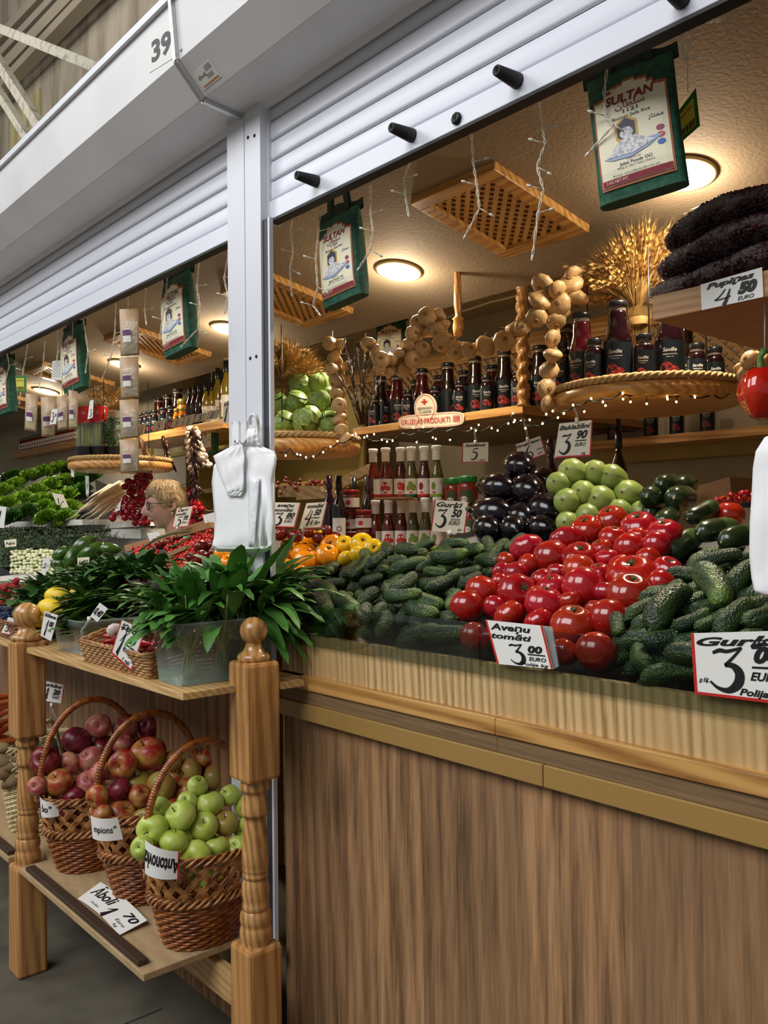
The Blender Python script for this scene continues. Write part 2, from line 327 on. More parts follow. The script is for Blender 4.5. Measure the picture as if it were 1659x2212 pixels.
# ---------------------------------------------------------------- palette
mat('paper',(236,234,228),rough=.55); mat('paper_warm',(240,228,205),rough=.5)
mat('ink',(18,17,20),rough=.5); mat('sign_red',(196,40,34),rough=.4); mat('clear_plastic',(200,205,205),rough=.1,alpha=.35)
mat('white_plastic',(232,232,230),rough=.35); mat('white_paint',(222,224,231),rough=.35,mottle=((206,208,216),3,.5,.8))
mat('shutter_white',(226,228,238),rough=.3); mat('box_white',(226,224,224),rough=.45,mottle=((208,206,206),2.5,.5,.85))
mat('metal',(206,206,208),rough=.38,metal=.8); mat('dark_metal',(40,40,42),rough=.4,metal=.6)
mat('rubber',(34,34,36),rough=.6); mat('dark_gasket',(52,56,64),rough=.5); mat('slot_dark',(30,28,30),rough=.8)
mat('plaster',(146,130,108),rough=.8,bump=(90,.35,.006),mottle=((136,120,98),2,.4,.7))
mat('wall_cream',(196,186,160),rough=.7,mottle=((182,172,146),3,.4,.7)); mat('wall_olive',(186,166,96),rough=.6,mottle=((170,150,82),2,.4,.7,(1,1,.3)))
mat('hall_wall',(190,178,158),rough=.9,mottle=((146,134,116),1.6,.42,.62,(1.6,1,.35))); mat('hall_yellow',(200,188,134),rough=.9,mottle=((140,130,95),2,.4,.7,(2,1,.4)))
mat('hall_rib',(160,148,128),rough=.8); mat('truss_white',(206,200,182),rough=.6,mottle=((136,128,110),9,.5,.75))
mat('concrete',(96,90,76),rough=.75,mottle=((66,62,52),5,.42,.72),bump=(60,.25,.003)); mat('floor_yellow',(200,170,30),rough=.6)
mat('floor_joint',(40,38,34),rough=.9)
wood('laminate',(98,70,44),(176,134,94),(132,102,72),sc=(1,1,.055),freq=12,rough=.5,rings=.16,dist=8,bump=.06,planks=(0,.132),knots=(2.6,1,1.1,(62,42,28)),fine=13,finew=.5)
wood('light_laminate',(150,116,70),(214,182,132),(192,158,106),sc=(1,1,.05),freq=30,rough=.35,rings=True,dist=5,bump=.05)
wood('pine_x',(146,98,46),(206,158,90),(186,138,72),sc=(.07,1,1),freq=16,rough=.35,dist=7,bump=.08,knots=(1.9,9,9,(96,56,24)))
wood('dark_strip',(104,80,52),(146,116,80),sc=(.03,1,1),freq=60,rough=.6,rings=False,bump=.3)
mat('gold_trim',(160,126,70),rough=.35,spec=.5)
wood('pine_z',(150,98,48),(206,154,94),(184,132,74),sc=(1,1,.06),freq=20,rough=.3,dist=5,bump=.08,coat=.25,knots=(9,9,1.7,(92,56,28)))
wood('pine_turned',(142,94,46),(208,158,98),(186,136,78),sc=(1,1,.22),freq=26,rough=.25,dist=6,bump=.06,coat=.4)
wood('board',(164,136,98),(190,162,122),(176,148,110),sc=(.2,1,1),freq=14,rough=.55,rings=False,bump=.08)
wood('board_edge',(178,138,84),(216,178,122),sc=(.1,1,1),freq=30,rough=.5,bump=.06)
mat('brown_strip',(62,46,32),rough=.5,mottle=((98,80,60),60,.66,.72))
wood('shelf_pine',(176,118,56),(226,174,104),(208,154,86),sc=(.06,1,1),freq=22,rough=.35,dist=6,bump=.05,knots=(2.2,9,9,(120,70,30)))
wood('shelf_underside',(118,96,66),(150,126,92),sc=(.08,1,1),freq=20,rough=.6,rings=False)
mat('lattice',(196,152,92),rough=.5); mat('rope',(186,152,100),rough=.8,bump=(300,.5,.002))
mat('tile',(206,200,184),rough=.25); mat('tile_joint',(150,144,128),rough=.8)
mat('crate_black',(26,26,27),rough=.6); mat('cardboard',(156,118,78),rough=.8); mat('crate_wood',(176,146,96),rough=.7)
mat('white_tray',(226,224,216),rough=.4); mat('lamp_glow',(255,238,200),emit=14,ecol=(255,226,170)); mat('lamp_ring',(214,196,150),rough=.35,metal=.3)
glass('guard_glass',(226,231,228),rough=.02,refl=.35)
Y0=1.30; SEAM=-2.03
def struct(name,mb,m,**k): o=mb.build(name,m,**k); o['kind']='structure'; return o
# ---------------------------------------------------------------- hall
struct('floor',MB().box((-14,-6,-.1),(6,9,0)),MT['concrete'])
mb=MB()
for x in (-9.6,-7.2,-4.8,-2.4,0,2.4): mb.box((x,-6,0),(x+.008,1.2,.0006))
for y in (-3.6,-1.2,.72): mb.box((-14,y,0),(6,y+.008,.0007))
struct('trim_1',mb,MT['floor_joint'])
mb=MB(); mb.box((-5,.35,0),(-3.47,.41,.0012)); struct('trim_2',mb,MT['floor_yellow'])
struct('wall_back',MB().box((-34,5,0),(8,5.2,24)),MT['hall_wall'])
mb=MB(); a=PY(22,150,4.97); b=PY(86,130,4.97); mb.box((a.x,4.96,0),(b.x,5,8.6)); struct('trim_3',mb,MT['hall_yellow'])
# ribbed roof edge seen at the top left corner
mb=MB()
pa=[(0,42),(0,60),(0,86),(0,104),(0,128),(0,150)]
for i,(x0,x1,yy) in enumerate(((60,78,0),(96,112,0),(124,150,0),(158,176,0))):
    a=PY(x0,0,4.6); b=PY(x1,0,4.6); c=PY(x0-140,150,4.6); d=PY(x1-140,150,4.6)
    ea=(a-c)*2.2; mb.prism([c-ea*.3,d-ea*.3,b+ea*.5,a+ea*.5],(0,.10+.03*i,0))
struct('ceiling_rib_sheeting',mb,MT['hall_rib'])
t=empty('roof_truss',PY(100,160,3.9),'off-white steel roof bracing bars crossing behind the top of the shutter box','truss')
def bar(p,q,w,name='bar'):
    a=PY(*p,3.9); b=PY(*q,3.9); d=(b-a).normalized(); n=Vector((0,1,0)).cross(d).normalized(); c=t.location
    a=a-d*.6; b=b+d*1.2
    MB().prism([a+n*w-c,b+n*w-c,b-n*w-c,a-n*w-c],(0,.12,0)).build(name,MT['truss_white'],t,bev=.01)
bar((0,62),(220,150),.062); bar((0,150),(88,288),.07); bar((0,215),(60,310),.055)
# ---------------------------------------------------------------- shutter housing
prof=[(PX(x,y,SEAM).y,PX(x,y,SEAM).z) for x,y in ((374,0),(385,131),(440,213),(523,250))]
(ty,tz),(e1y,e1z),(e2y,e2z),(by,bz)=prof
poly=[(ty,tz),(e1y,e1z),(e2y,e2z),(by,bz),(by+.01,bz-.012),(by+.022,bz-.012),(by+.022,bz+.06),(1.332,bz+.02),(1.332,tz-.02),(ty+.012,tz-.012),(ty+.012,tz)]
def housing(x0,x1,label):
    r=empty('shutter_housing',(x0,1.3,2.7),label,'shutter box'); c=r.location
    MB().prism([Vector((x0,y,z))-c for y,z in poly],(x1-x0,0,0)).build('casing',MT['box_white'],r,bev=.002)
    MB().box(Vector((x0,ty-.012,tz-.001))-c,Vector((x1,ty+.05,tz+.02))-c).build('top_flashing',MT['white_paint'],r)
    return r
hl=housing(-12,SEAM-.006,'long white metal shutter box left of the steel bracket, carrying the number 39 sticker')
hr=housing(SEAM+.006,1.2,'long white metal shutter box right of the steel bracket, over the tomato counter')
mb=MB(); w=.007
for (ay,az),(cy2,cz) in zip(prof[:-1],prof[1:]):
    d=Vector((0,cy2-ay,cz-az)).normalized(); n=Vector((0,d.z,-d.y))
    if n.y>0: n=-n
    a=Vector((SEAM-w,ay,az))-d*.002; b=Vector((SEAM-w,cy2,cz))+d*.002
    mb.prism([a,b,b+n*.012,a+n*.012],(2*w,0,0))
o=mb.build('seam_bracket',MT['metal']); tag(o,'thin bent steel bracket joining the two shutter boxes beside number 39','bracket')
for x,y in ((379,124),(392,108),(505,244),(519,234)):
    p=PX(x,y,SEAM); rr=MB(); 
    q=min(prof,key=lambda t_:abs(t_[0]-p.y)+abs(t_[1]-p.z))
    rr.lathe([(0,0),(.005,.0),(.004,.003),(0,.004)],10,TM((SEAM+(.02 if x in (392,519) else -.02),q[0]-.002,q[1]+(.02 if y<200 else .0)),aimz((0,-1,-.05 if y<200 else -1)))); 
    rr.build('screw',MT['metal'],hl if x in (379,505) else hr)
    bpy.data.objects[-1] if False else None
for r in (hl,hr):
    for c in bpy.data.objects:
        if c.parent==r and c.name.startswith('screw'): c.location=-r.location
# 39 sticker on the flat face, maker's sticker on the slanted face
def face_quad(px,pa,pb):
    p0=Vector((SEAM,pa[0],pa[1])); d=Vector((0,pb[0]-pa[0],pb[1]-pa[1])); n=Vector((1,0,0)).cross(d).normalized()
    return [PN(x,y,p0,n) for x,y in px]
def sticker(q,name,label,cat):
    c=sum(q,Vector())/4; r=empty(name,c,label,cat); f=lambda u,v:bil(q,.0012)(u,v)-c; g=lambda u,v:bil(q,.0004)(u,v)-c
    m=MB(); m.add([f(0,0),f(1,0),f(1,1),f(0,1),g(0,0),g(1,0),g(1,1),g(0,1)],[(0,1,2,3),(7,6,5,4),(4,5,1,0),(5,6,2,1),(6,7,3,2),(7,4,0,3)]); m.build('sheet',MT['paper'],r)
    return r,(lambda u,v:bil(q,.0018)(u,v)-c)
q=face_quad([(321,80),(376,40),(378,124),(323,158)],prof[0],prof[1])
r,f=sticker(q,'number_sticker','white sticker reading 39 on the shutter box beside the steel bracket','sticker')
m=MB(); put_text(m,f,'39',.12,.24,.56,.78,bold=.05,shear=.0); m.build('number',MT['ink'],r)
q=face_quad([(417,160),(452,127),(478,165),(441,195)],prof[1],prof[2])
r,f=sticker(q,'maker_sticker','small pale maker sticker with an orange line on the slanted box face','sticker')
m=MB(); put_text(m,f,'dvd',.1,.5,.24,.4,bold=.0)
for i in range(5): band(m,f,.58,.9-.06*i,.92,.92-.06*i)
for i in range(4): band(m,f,.5,.5-.06*i,.85,.52-.06*i)
m.build('print',MT['dark_metal'],r); m=MB(); band(m,f,.1,.08,.95,.16); mat('orange_print',(206,120,60),rough=.4); m.build('orange_line',MT['orange_print'],r)
# ---------------------------------------------------------------- roller shutters
def shutter(x0,x1,label,stops,lock):
    r=empty('roller_shutter',(x0,1.31,2.276),label,'roller shutter'); c=r.location
    z0=2.332; m=MB()
    for i in range(5):
        b=z0+i*.055
        for mi,pr in ((1,[(1.312,b-.002),(1.312,b+.002)]),(0,[(1.312,b+.002),(1.3068,b+.003),(1.3052,b+.010),(1.3046,b+.026),(1.3050,b+.038),(1.3064,b+.045),(1.3066,b+.0515),(1.312,b+.053)])):
            m.cur=mi; m.add([Vector((x,y,z))-c for y,z in pr for x in (x0,x1)],[(2*j,2*j+1,2*j+3,2*j+2) for j in range(len(pr)-1)],mi==0)
    m.build('curtain',[MT['shutter_white'],MT['slot_dark']],r)
    MB().box(Vector((x0,1.298,2.279))-c,Vector((x1,1.326,2.329))-c).build('bottom_bar',MT['shutter_white'],r,bev=.002)
    MB().box(Vector((x0,1.297,2.272))-c,Vector((x1,1.327,2.279))-c).build('rubber_seal',MT['rubber'],r)
    for x,y in stops:
        p=PY(x,y,1.298)-c; m=MB(); m.lathe([(.008,.0),(.0155,0),(.015,.01),(.0105,.062),(.007,.064),(.006,.05),(0,.05)],14,TM(p,aimz((0,-1,0)))); m.build('rubber_stop',MT['rubber'],r)
    if lock:
        p=PY(*lock,1.298)-c; m=MB(); m.lathe([(.013,0),(.013,.006),(.010,.008),(.0,.008)],8,TM(p,aimz((0,-1,0)))); l=m.build('lock',MT['dark_metal'],r)
        m=MB(); m.box((p.x-.001,p.y-.0088,p.z-.006),(p.x+.001,p.y-.008,p.z+.006)); m.build('keyhole',MT['slot_dark'],l)
    return r
shutter(-12,-2.105,'half-raised white roller shutter over the left bay with the lettuce and radishes',[],None)
shutter(-1.936,1.2,'half-raised white roller shutter with black rubber stops over the right bay',[(684,392),(890,293),(1118,175),(1474,0)],(988,257))
# ---------------------------------------------------------------- post between the bays
m=MB(); m.box((-2.105,1.272,0),(-2.016,1.33,2.60)); m.box((-2.012,1.272,0),(-1.935,1.30,2.60)); m.box((-2.017,1.276,0),(-2.01,1.3,2.60))
pl=struct('trim_4',m,MT['white_paint'])
struct('trim_5',MB().box((-1.935,1.278,0),(-1.908,1.290,2.275)),MT['dark_gasket'])
struct('trim_6',MB().box((-1.908,1.276,0),(-1.900,1.288,2.275)).box((-1.9375,1.295,2.27),(-1.931,1.335,2.6)),MT['white_paint'])
m=MB()
for x,y in ((536,297),(550,293),(541,774),(554,770)): m.lathe([(0,0),(.005,0),(.0045,.002),(0,.003)],10,TM(PY(x,y,1.272),aimz((0,-1,0))))
struct('trim_7',m,MT['dark_metal'])
# ---------------------------------------------------------------- counter front, right bay
XR=1.2
r=empty('market_counter',(-1.9,1.3,0),'long wood-laminate counter front under the tomatoes and cucumbers','counter'); c=r.location
def cb(name,a,b,m,bev=0): return MB().box(Vector(a)-c,Vector(b)-c).build(name,MT[m],r,bev=bev)
cb('front_panel',(-1.9,1.312,.0),(XR,1.36,.955),'laminate')
cb('kick_board',(-1.9,1.296,0),(XR,1.312,.125),'pine_x')
cb('edge_trim',(-1.9,1.288,.953),(-1.0185,1.33,.995),'gold_trim',.002); cb('edge_trim',(-1.0165,1.288,.953),(XR,1.33,.995),'gold_trim',.002)
cb('dark_rail',(-1.9,1.294,.996),(-1.135,1.33,1.028),'dark_strip'); cb('dark_rail',(-1.134,1.294,.996),(XR,1.33,1.028),'dark_strip')
cb('pine_rail',(-1.9,1.288,1.03),(-1.135,1.335,1.064),'pine_x',.002); cb('pine_rail',(-1.134,1.288,1.03),(XR,1.335,1.064),'pine_x',.002)
cb('upper_panel',(-1.9,1.31,1.064),(XR,1.33,1.166),'light_laminate')
cb('deck',(-1.9,1.33,1.06),(XR,2.0,1.09),'board')
r=empty('glass_guard',(-1.9,1.304,1.14),'low clear glass guard holding back the cucumbers and tomatoes','glass guard'); c=r.location
for x0,x1 in ((-1.896,-1.19),(-1.187,-.93),(-.927,-.3),(-.297,XR)):
    MB().box(Vector((x0,1.300,1.142))-c,Vector((x1,1.305,1.246))-c).build('pane',MT['guard_glass'],r)
MB().box(Vector((-1.190,1.305,1.16))-c,Vector((-1.186,1.75,1.246))-c).build('divider_pane',MT['guard_glass'],r)
# left bay counter front (seen between the boards of the stand)
r=empty('market_counter',(-2.11,1.34,0),'brown wood-laminate counter behind the apple basket stand','counter'); c=r.location
MB().box(Vector((-12,1.33,0))-c,Vector((-2.11,1.38,1.12))-c).build('front_panel',MT['laminate'],r)
MB().box(Vector((-12,1.33,1.12))-c,Vector((-2.11,1.9,1.15))-c).build('deck',MT['board'],r)
# ---------------------------------------------------------------- stall interior
def cz(y): return 2.62-.18*(y-1.4)
m=MB(); m.prism([(-13,1.34,cz(1.34)),(-13,2.665,cz(2.665)),(-13,2.665,cz(2.665)+.1),(-13,1.34,cz(1.34)+.1)],(15,0,0)); struct('ceiling',m,MT['plaster'])
m=MB(); m.box((-13,2.66,2.62),(2,4.3,2.7)); m.box((-13,2.66,cz(2.66)+.02),(2,2.69,2.66)); struct('ceiling_rear',m,MT['wall_cream'])
struct('wall_rear',MB().box((-5.6,3.6,0),(2,3.7,2.7)),MT['wall_cream'])
struct('wall_left_rear',MB().box((-13,3.0,0),(-5.6,3.1,2.7)),MT['wall_cream'])
struct('wall_left',MB().box((-13.1,1.4,0),(-13,4.3,2.7)),MT['wall_cream'])
struct('wall_right',MB().box((2,1.4,0),(2.1,4.3,2.7)),MT['wall_cream'])
m=MB()
x=-12.98
while x<-5.6:
    z=.02
    while z<1.8: m.box((x,2.99,z),(x+.243,3.0,z+.243)); z+=.248
    x+=.248
struct('trim_8',m,MT['tile'])
# ---------------------------------------------------------------- labels for the members of a pile
ORD=['first','second','third','fourth','fifth','sixth','seventh','eighth','ninth','tenth','eleventh','twelfth','thirteenth','fourteenth','fifteenth','sixteenth','seventeenth','eighteenth','nineteenth','twentieth']
ORD+=['twenty-'+o for o in ORD[:9]]+['thirtieth']+['thirty-'+o for o in ORD[:9]]
def pile_names(pts,nrows,what,where):
    """pts: list of (x,y[,adj]) in the picture; returns one label each, by row from the top and order from the left"""
    n=len(pts); idx=sorted(range(n),key=lambda i:pts[i][1]); nrows=min(nrows,n); out=[None]*n
    per=math.ceil(n/nrows)
    for r in range(nrows):
        row=sorted(idx[r*per:(r+1)*per],key=lambda i:pts[i][0]); m=len(row)
        rn='top row' if r==0 else ('bottom row' if (r+1)*per>=n else ORD[r]+' row down')
        for k,i in enumerate(row):
            o='only one' if m==1 else ('leftmost' if k==0 else ('rightmost' if k==m-1 else ORD[k]+' from the left'))
            adj=pts[i][2] if len(pts[i])>2 else what
            out[i]=f'{adj} {where}, {rn}, {o}' if nrows>1 else f'{adj} {where}, {o}'
    return out
def weave_mat(name,c1,c2,rough=.3,coat=.5): return mat(name,c1,rough=rough,coat=coat,mottle=(c2,45,.42,.62))
weave_mat('wicker_brown',(166,94,36),(118,58,20)); weave_mat('wicker_light',(206,146,88),(132,76,36)); weave_mat('wicker_tan',(178,130,78),(132,88,46),coat=.1)
weave_mat('wicker_white',(214,196,150),(180,158,112),coat=.1); weave_mat('wicker_dark',(104,56,26),(150,92,44))
# ---------------------------------------------------------------- turned posts
def post(x,y,w,zb0,zb1,zt0,ball,label):
    r=empty('turned_post',(x,y,0),label,'newel post'); h=w/2
    MB().box((-h,-h,0),(h,h,zb0)).build('lower_block',MT['pine_z'],r,bev=.010)
    MB().box((-h,-h,zb1),(h,h,zt0)).build('upper_block',MT['pine_z'],r,bev=.010)
    L=zb1-zb0
    prof=[(.70,0),(.72,.02),(.76,.045),(.76,.075),(.70,.10),(.66,.108),(.72,.125),(.74,.155),(.70,.185),(.62,.20),(.60,.205),(.64,.21),(.64,.235),(.60,.245),(.62,.27),(.66,.31),(.62,.36),(.54,.39),(.52,.395),(.6,.40),(.6,.42),(.55,.43),(.6,.44),(.62,.455),(.6,.47),(.63,.48),(.62,.55),(.57,.66),(.53,.74),(.5,.775),(.64,.78),(.66,.80),(.62,.85),(.55,.90),(.56,.925),(.66,.93),(.69,.945),(.69,.965),(.64,.98),(.60,1.0)]
    MB().lathe([(p*h*1.12,zb0+q*L) for p,q in prof],32,cap=False).build('turned_shaft',MT['pine_turned'],r)
    R=ball; hb=zt0
    fp=[(R*1.15,hb),(R*1.2,hb+.004),(R*1.2,hb+.012),(R*1.05,hb+.017),(R*.78,hb+.024),(R*.62,hb+.034),(R*.56,hb+.042),(R*.60,hb+.046)]
    zc=hb+.046+R*.78
    fp+=[(R*math.sin(a),zc-R*math.cos(a)) for a in [PI*k/16 for k in range(4,17)]]
    MB().lathe(fp,32,cap=True).build('ball_finial',MT['pine_turned'],r)
    return r
LP=(-2.898,.98); RP=(-1.792,1.148)
post(*LP,.096,.352,.765,1.083,.043,'pale pine newel post with ball finial at the left end of the apple shelf')
post(*RP,.094,.435,.832,1.120,.034,'orange pine newel post with ball finial against the white bay post')
# ---------------------------------------------------------------- boards of the stand
r=empty('display_stand',(-2.4,1.1,0),'two-tier wooden board stand holding the apple baskets and leaf trays','shelf'); c=r.location
def sb(name,a,b,m,bev=0): return MB().box(Vector(a)-c,Vector(b)-c).build(name,MT[m],r,bev=bev)
sb('lower_board',(-2.845,.935,.346),(-1.96,1.325,.364),'board',.002); sb('lower_board',(-4.2,.935,.346),(-2.95,1.325,.364),'board',.002); sb('lower_board',(-2.95,1.035,.346),(-2.845,1.325,.364),'board')
sb('edge_strip',(-2.80,.940,.364),(-2.0,.968,.378),'brown_strip',.002); sb('edge_strip',(-4.2,.940,.364),(-2.97,.968,.378),'brown_strip',.002)
sb('upper_board',(-2.845,.96,1.046),(-1.80,1.325,1.064),'board_edge',.002); sb('upper_board',(-4.2,.96,1.046),(-2.95,1.325,1.064),'board_edge',.002); sb('upper_board',(-2.95,1.035,1.046),(-2.845,1.325,1.064),'board_edge')
sb('support_stub',(-1.80,1.20,1.046),(-1.755,1.272,1.062),'board_edge'); sb('support_stub',(-1.99,1.25,.325),(-1.88,1.285,.346),'board_edge')
sb('brace',(-4.2,1.14,.24),(-1.84,1.165,.318),'board_edge')
# ---------------------------------------------------------------- apple baskets
def basket(loc,a,b,h,hh,band_,foot,label,sc=.62,mt='wicker_brown',ml='wicker_light',handle=True):
    r=empty('wicker_basket',loc,label,'basket')
    def el(t,z,k=1.0): return Vector((a*k*math.cos(t),b*k*math.sin(t),z))
    def kz(z): return sc+(1-sc)*(z/h)**.8
    z1=h-band_
    m=MB(); rows=max(6,int(z1/.0085)); ns=34
    for i in range(rows):
        z=.004+(z1-.008)*i/(rows-1); k=kz(z); N=ns*3
        m.tube([el(2*PI*j/N,z+.0012*math.sin(2*PI*j/N*ns/2*1.0+i*PI),k+(.016*math.cos(2*PI*j/N*ns/2+i*PI))) for j in range(N+1)],.0042,5,cap=False)
    for j in range(ns):
        t=2*PI*j/ns; m.tube([el(t,z,kz(z)*.985) for z in (0,z1*.5,z1)],.003,5)
    m.build('woven_body',MT[mt],r)
    m=MB()
    m.cur=0; m.add([Vector((0,0,.006))]+[el(2*PI*j/24,.006,sc) for j in range(24)],[(0,j+1,(j+1)%24+1) for j in range(24)]); m.build('base',MT[mt],r)
    m=MB(); nl=20
    for sg in (1,-1):
        for j in range(nl):
            t0=2*PI*j/nl
            for off in (0,.05,.10):
                m.tube([el(t0+off+sg*s*.62,z1+.004+(band_-.012)*s,kz(z1+band_*s)*(1.0+.02*sg*(1 if (j+int(s*4))%2 else -1))) for s in (0,.25,.5,.75,1)],.0030,5)
    m.build('lattice_band',MT[ml],r)
    for nm,z,k0 in (('middle_braid',z1,kz(z1)*1.02),('rim_braid',h,1.0)):
        m=MB(); N=150
        for ph in (0,2.09,4.18):
            m.tube([el(2*PI*j/N,z+.0085*math.sin(14*2*PI*j/N+ph),k0+.05*math.cos(14*2*PI*j/N+ph)*.9) for j in range(N+1)],.0040,5,cap=False)
            m.tube([el(2*PI*j/N+.03,z+.0085*math.sin(14*2*PI*j/N+ph)+.004,k0+.05*math.cos(14*2*PI*j/N+ph)*.9) for j in range(N+1)],.0030,5,cap=False)
        m.build(nm,MT[ml],r)
    if handle:
        pts=[]; N=60
        for j in range(N+1):
            t=PI*j/N; pts.append(Vector((0,-b*1.0*math.cos(t),h-.02+(hh+.02)*math.sin(t)**.8)))
        H=MB().tube(pts,.0098,8).build('handle',MT[mt],r)
        m=MB(); 
        for j in range(N*5):
            u=j/(N*5)*N; i=int(u); p=pts[i].lerp(pts[min(i+1,N)],u-i)
            if j%3==0 and 2<i<N-2:
                d=(pts[min(i+1,N)]-pts[i]).normalized(); M=TM(p,aimz(d)); m.lathe([(.0099,-.0034),(.0113,0),(.0099,.0034)],8,M,cap=False)
        m.build('handle_binding',MT['wicker_brown'],H)
    return r
B1=(-2.725,1.125,.365); B2=(-2.375,1.155,.365); B3=(-2.045,1.145,.365)
basket(B1,.132,.168,.235,.29,.105,0,'glossy brown wicker basket of dark red apples beside the left post')
basket(B2,.128,.168,.262,.27,.115,0,'glossy brown wicker basket of red and green apples, middle of three',sc=.56)
basket(B3,.128,.165,.240,.27,.110,0,'glossy brown wicker basket of green apples beside the right post')
def bcard(px,Z,txt,label,flip=False,red=False):
    q=quad_on(px,Z,(.62,-.78,.0)); c=sum(q,Vector())/4; r=empty('name_card',c,label,'price tag')
    def f(u,v,o=0):                                      # the card bends around the basket
        p=bil(q,.0)(u,v); return p+Vector((.62,-.78,0))*(-.018*(2*u-1)**2+o)-c
    m=MB(); m.grid(lambda u,v:f(u,v),10,2); m.grid(lambda u,v:f(1-u,v,-.0012),10,2); m.build('card',MT['paper'],r)
    m=MB()
    g=(lambda u,v:f(1-u,1-v,.0008)) if flip else (lambda u,v:f(u,v,.0008))
    for t,u,v,h,w,b in txt: put_text(m,g,t,u,v,h,w,bold=b,shear=.25)
    m.build('handwriting',MT['ink'],r)
    if red: m=MB(); band(m,lambda u,v:f(u,v,.0006),.955,0,1,1); m.build('border',MT['sign_red'],r)
bcard([(78,1723),(117,1738),(121,1767),(82,1766)],2.615,[('bo"',.18,.3,.42,.6,.03)],'small white card reading bo" tied to the dark red apple basket')
bcard([(188,1766),(247,1771),(259,1818),(193,1816)],2.305,[('mpions"',.12,.35,.3,.8,.02)],'white card reading mpions" on the middle apple basket')
bcard([(306,1820),(383,1846),(381,1905),(306,1893)],2.085,[('Antonovka',-.02,.28,.5,1.05,.04)],'white card with upside-down handwriting on the green apple basket',flip=True,red=True)
# ---------------------------------------------------------------- apples
def fruit_mesh(name,m,R=1,flat=.9,dim_t=.28,dim_b=.12,lobes=0,la=0,seg=28,rings=18,sx=1.0,low=.0):
    mb=MB()
    def fn(u,v):
        th=v*PI; a=u*2*PI; rr=math.sin(th)
        z=math.cos(th)
        z2=z*flat
        if z>0: z2-=dim_t*math.exp(-(rr/.30)**2)*1.0
        else: z2+=dim_b*math.exp(-(rr/.28)**2)
        k=1+(la*math.cos(lobes*a+.6*math.sin(a))*(rr**1.2)*(.5+.5*abs(z)) if lobes else 0)
        k*=1-low*max(0,-z)**1.3
        k*=1+.03*math.sin(2*a+1)
        return Vector((rr*k*math.cos(a)*sx,rr*k*math.sin(a),z2))*R
    mb.grid(fn,seg,rings,closeu=True); return mb
def apple_proto(name,m,label,group):
    r=empty('apple',(0,0,0),label,'apple',group)
    fruit_mesh('flesh',MT[m],1,.88,.30,.2,5,.02,low=.14).build('skin',MT[m],r)
    MB().tube([(0,0,.5),(.02,0,.75),(.07,.02,.95)],[.05,.035,.045],6).build('stem',MT['apple_stem'],r)
    m2=MB(); m2.lathe([(0,-.69),(.10,-.70),(.12,-.72),(.05,-.74),(0,-.73)],8); m2.build('blossom_end',MT['apple_stem'],r)
    return Proto(r)
mat('apple_stem',(84,66,40),rough=.8)
mat('apple_dark',(104,22,34),rough=.32,spec=.5,vary=.2,mottle=((150,60,58),2.2,.5,.8))
mat('apple_pink',(162,74,74),rough=.4,vary=.15,mottle=((192,140,104),1.6,.42,.7))
mat('apple_red',(158,52,38),rough=.35,vary=.15,mottle=((186,150,72),1.3,.40,.66))
mat('apple_olive',(158,140,66),rough=.35,vary=.12,mottle=((170,86,52),1.1,.5,.75))
mat('apple_green',(172,190,74),rough=.35,vary=.1,mottle=((196,206,110),1.5,.4,.7))
AP={k:apple_proto(k,k,'apple','apples') for k in ('apple_dark','apple_pink','apple_red','apple_olive','apple_green')}
nm={'apple_dark':'dark red apple','apple_pink':'pinkish mottled apple','apple_red':'red and yellow apple','apple_olive':'olive green blushed apple','apple_green':'yellow-green apple'}
g='apple_green'; d='apple_dark'; p_='apple_pink'; e='apple_red'; o_='apple_olive'
b3=[(453,1735,30,g),(493,1725,23,g),(389,1770,33,g),(407,1738,22,g),(357,1750,22,g),(435,1794,29,g),(376,1822,29,g),(420,1846,33,g),(473,1828,27,g),(490,1777,27,o_),(340,1806,33,g),(322,1822,24,g),(506,1828,24,g),(430,1716,22,g),(433,1888,26,g),(380,1880,26,g),(470,1880,25,g),(520,1790,27,g),(536,1836,26,g),(400,1800,26,g),(350,1850,26,g),(530,1748,26,g)]
b2=[(342,1703,31,o_),(291,1686,35,o_),(327,1645,37,e),(262,1671,30,e),(271,1744,32,e),(222,1720,25,e),(231,1757,22,e),(235,1661,24,p_),(400,1701,28,e),(405,1669,26,o_),(463,1671,28,o_),(321,1744,24,g),(306,1768,26,o_),(368,1656,22,o_),(300,1725,24,e),(360,1740,26,e),(250,1785,24,o_),(300,1810,26,e),(425,1735,24,e),(438,1650,22,e),(370,1690,24,e),(260,1720,24,d)]
b1=[(170,1609,30,d),(228,1613,28,d),(217,1586,25,p_),(271,1585,28,p_),(318,1579,25,d),(312,1609,28,d),(359,1613,25,p_),(191,1643,27,p_),(118,1648,31,d),(160,1652,23,p_),(128,1687,29,e),(178,1692,27,p_),(99,1695,20,p_),(273,1631,23,d),(215,1655,22,p_),(352,1638,22,d),(140,1740,25,d),(190,1735,25,e),(165,1715,24,d),(250,1610,22,p_)]
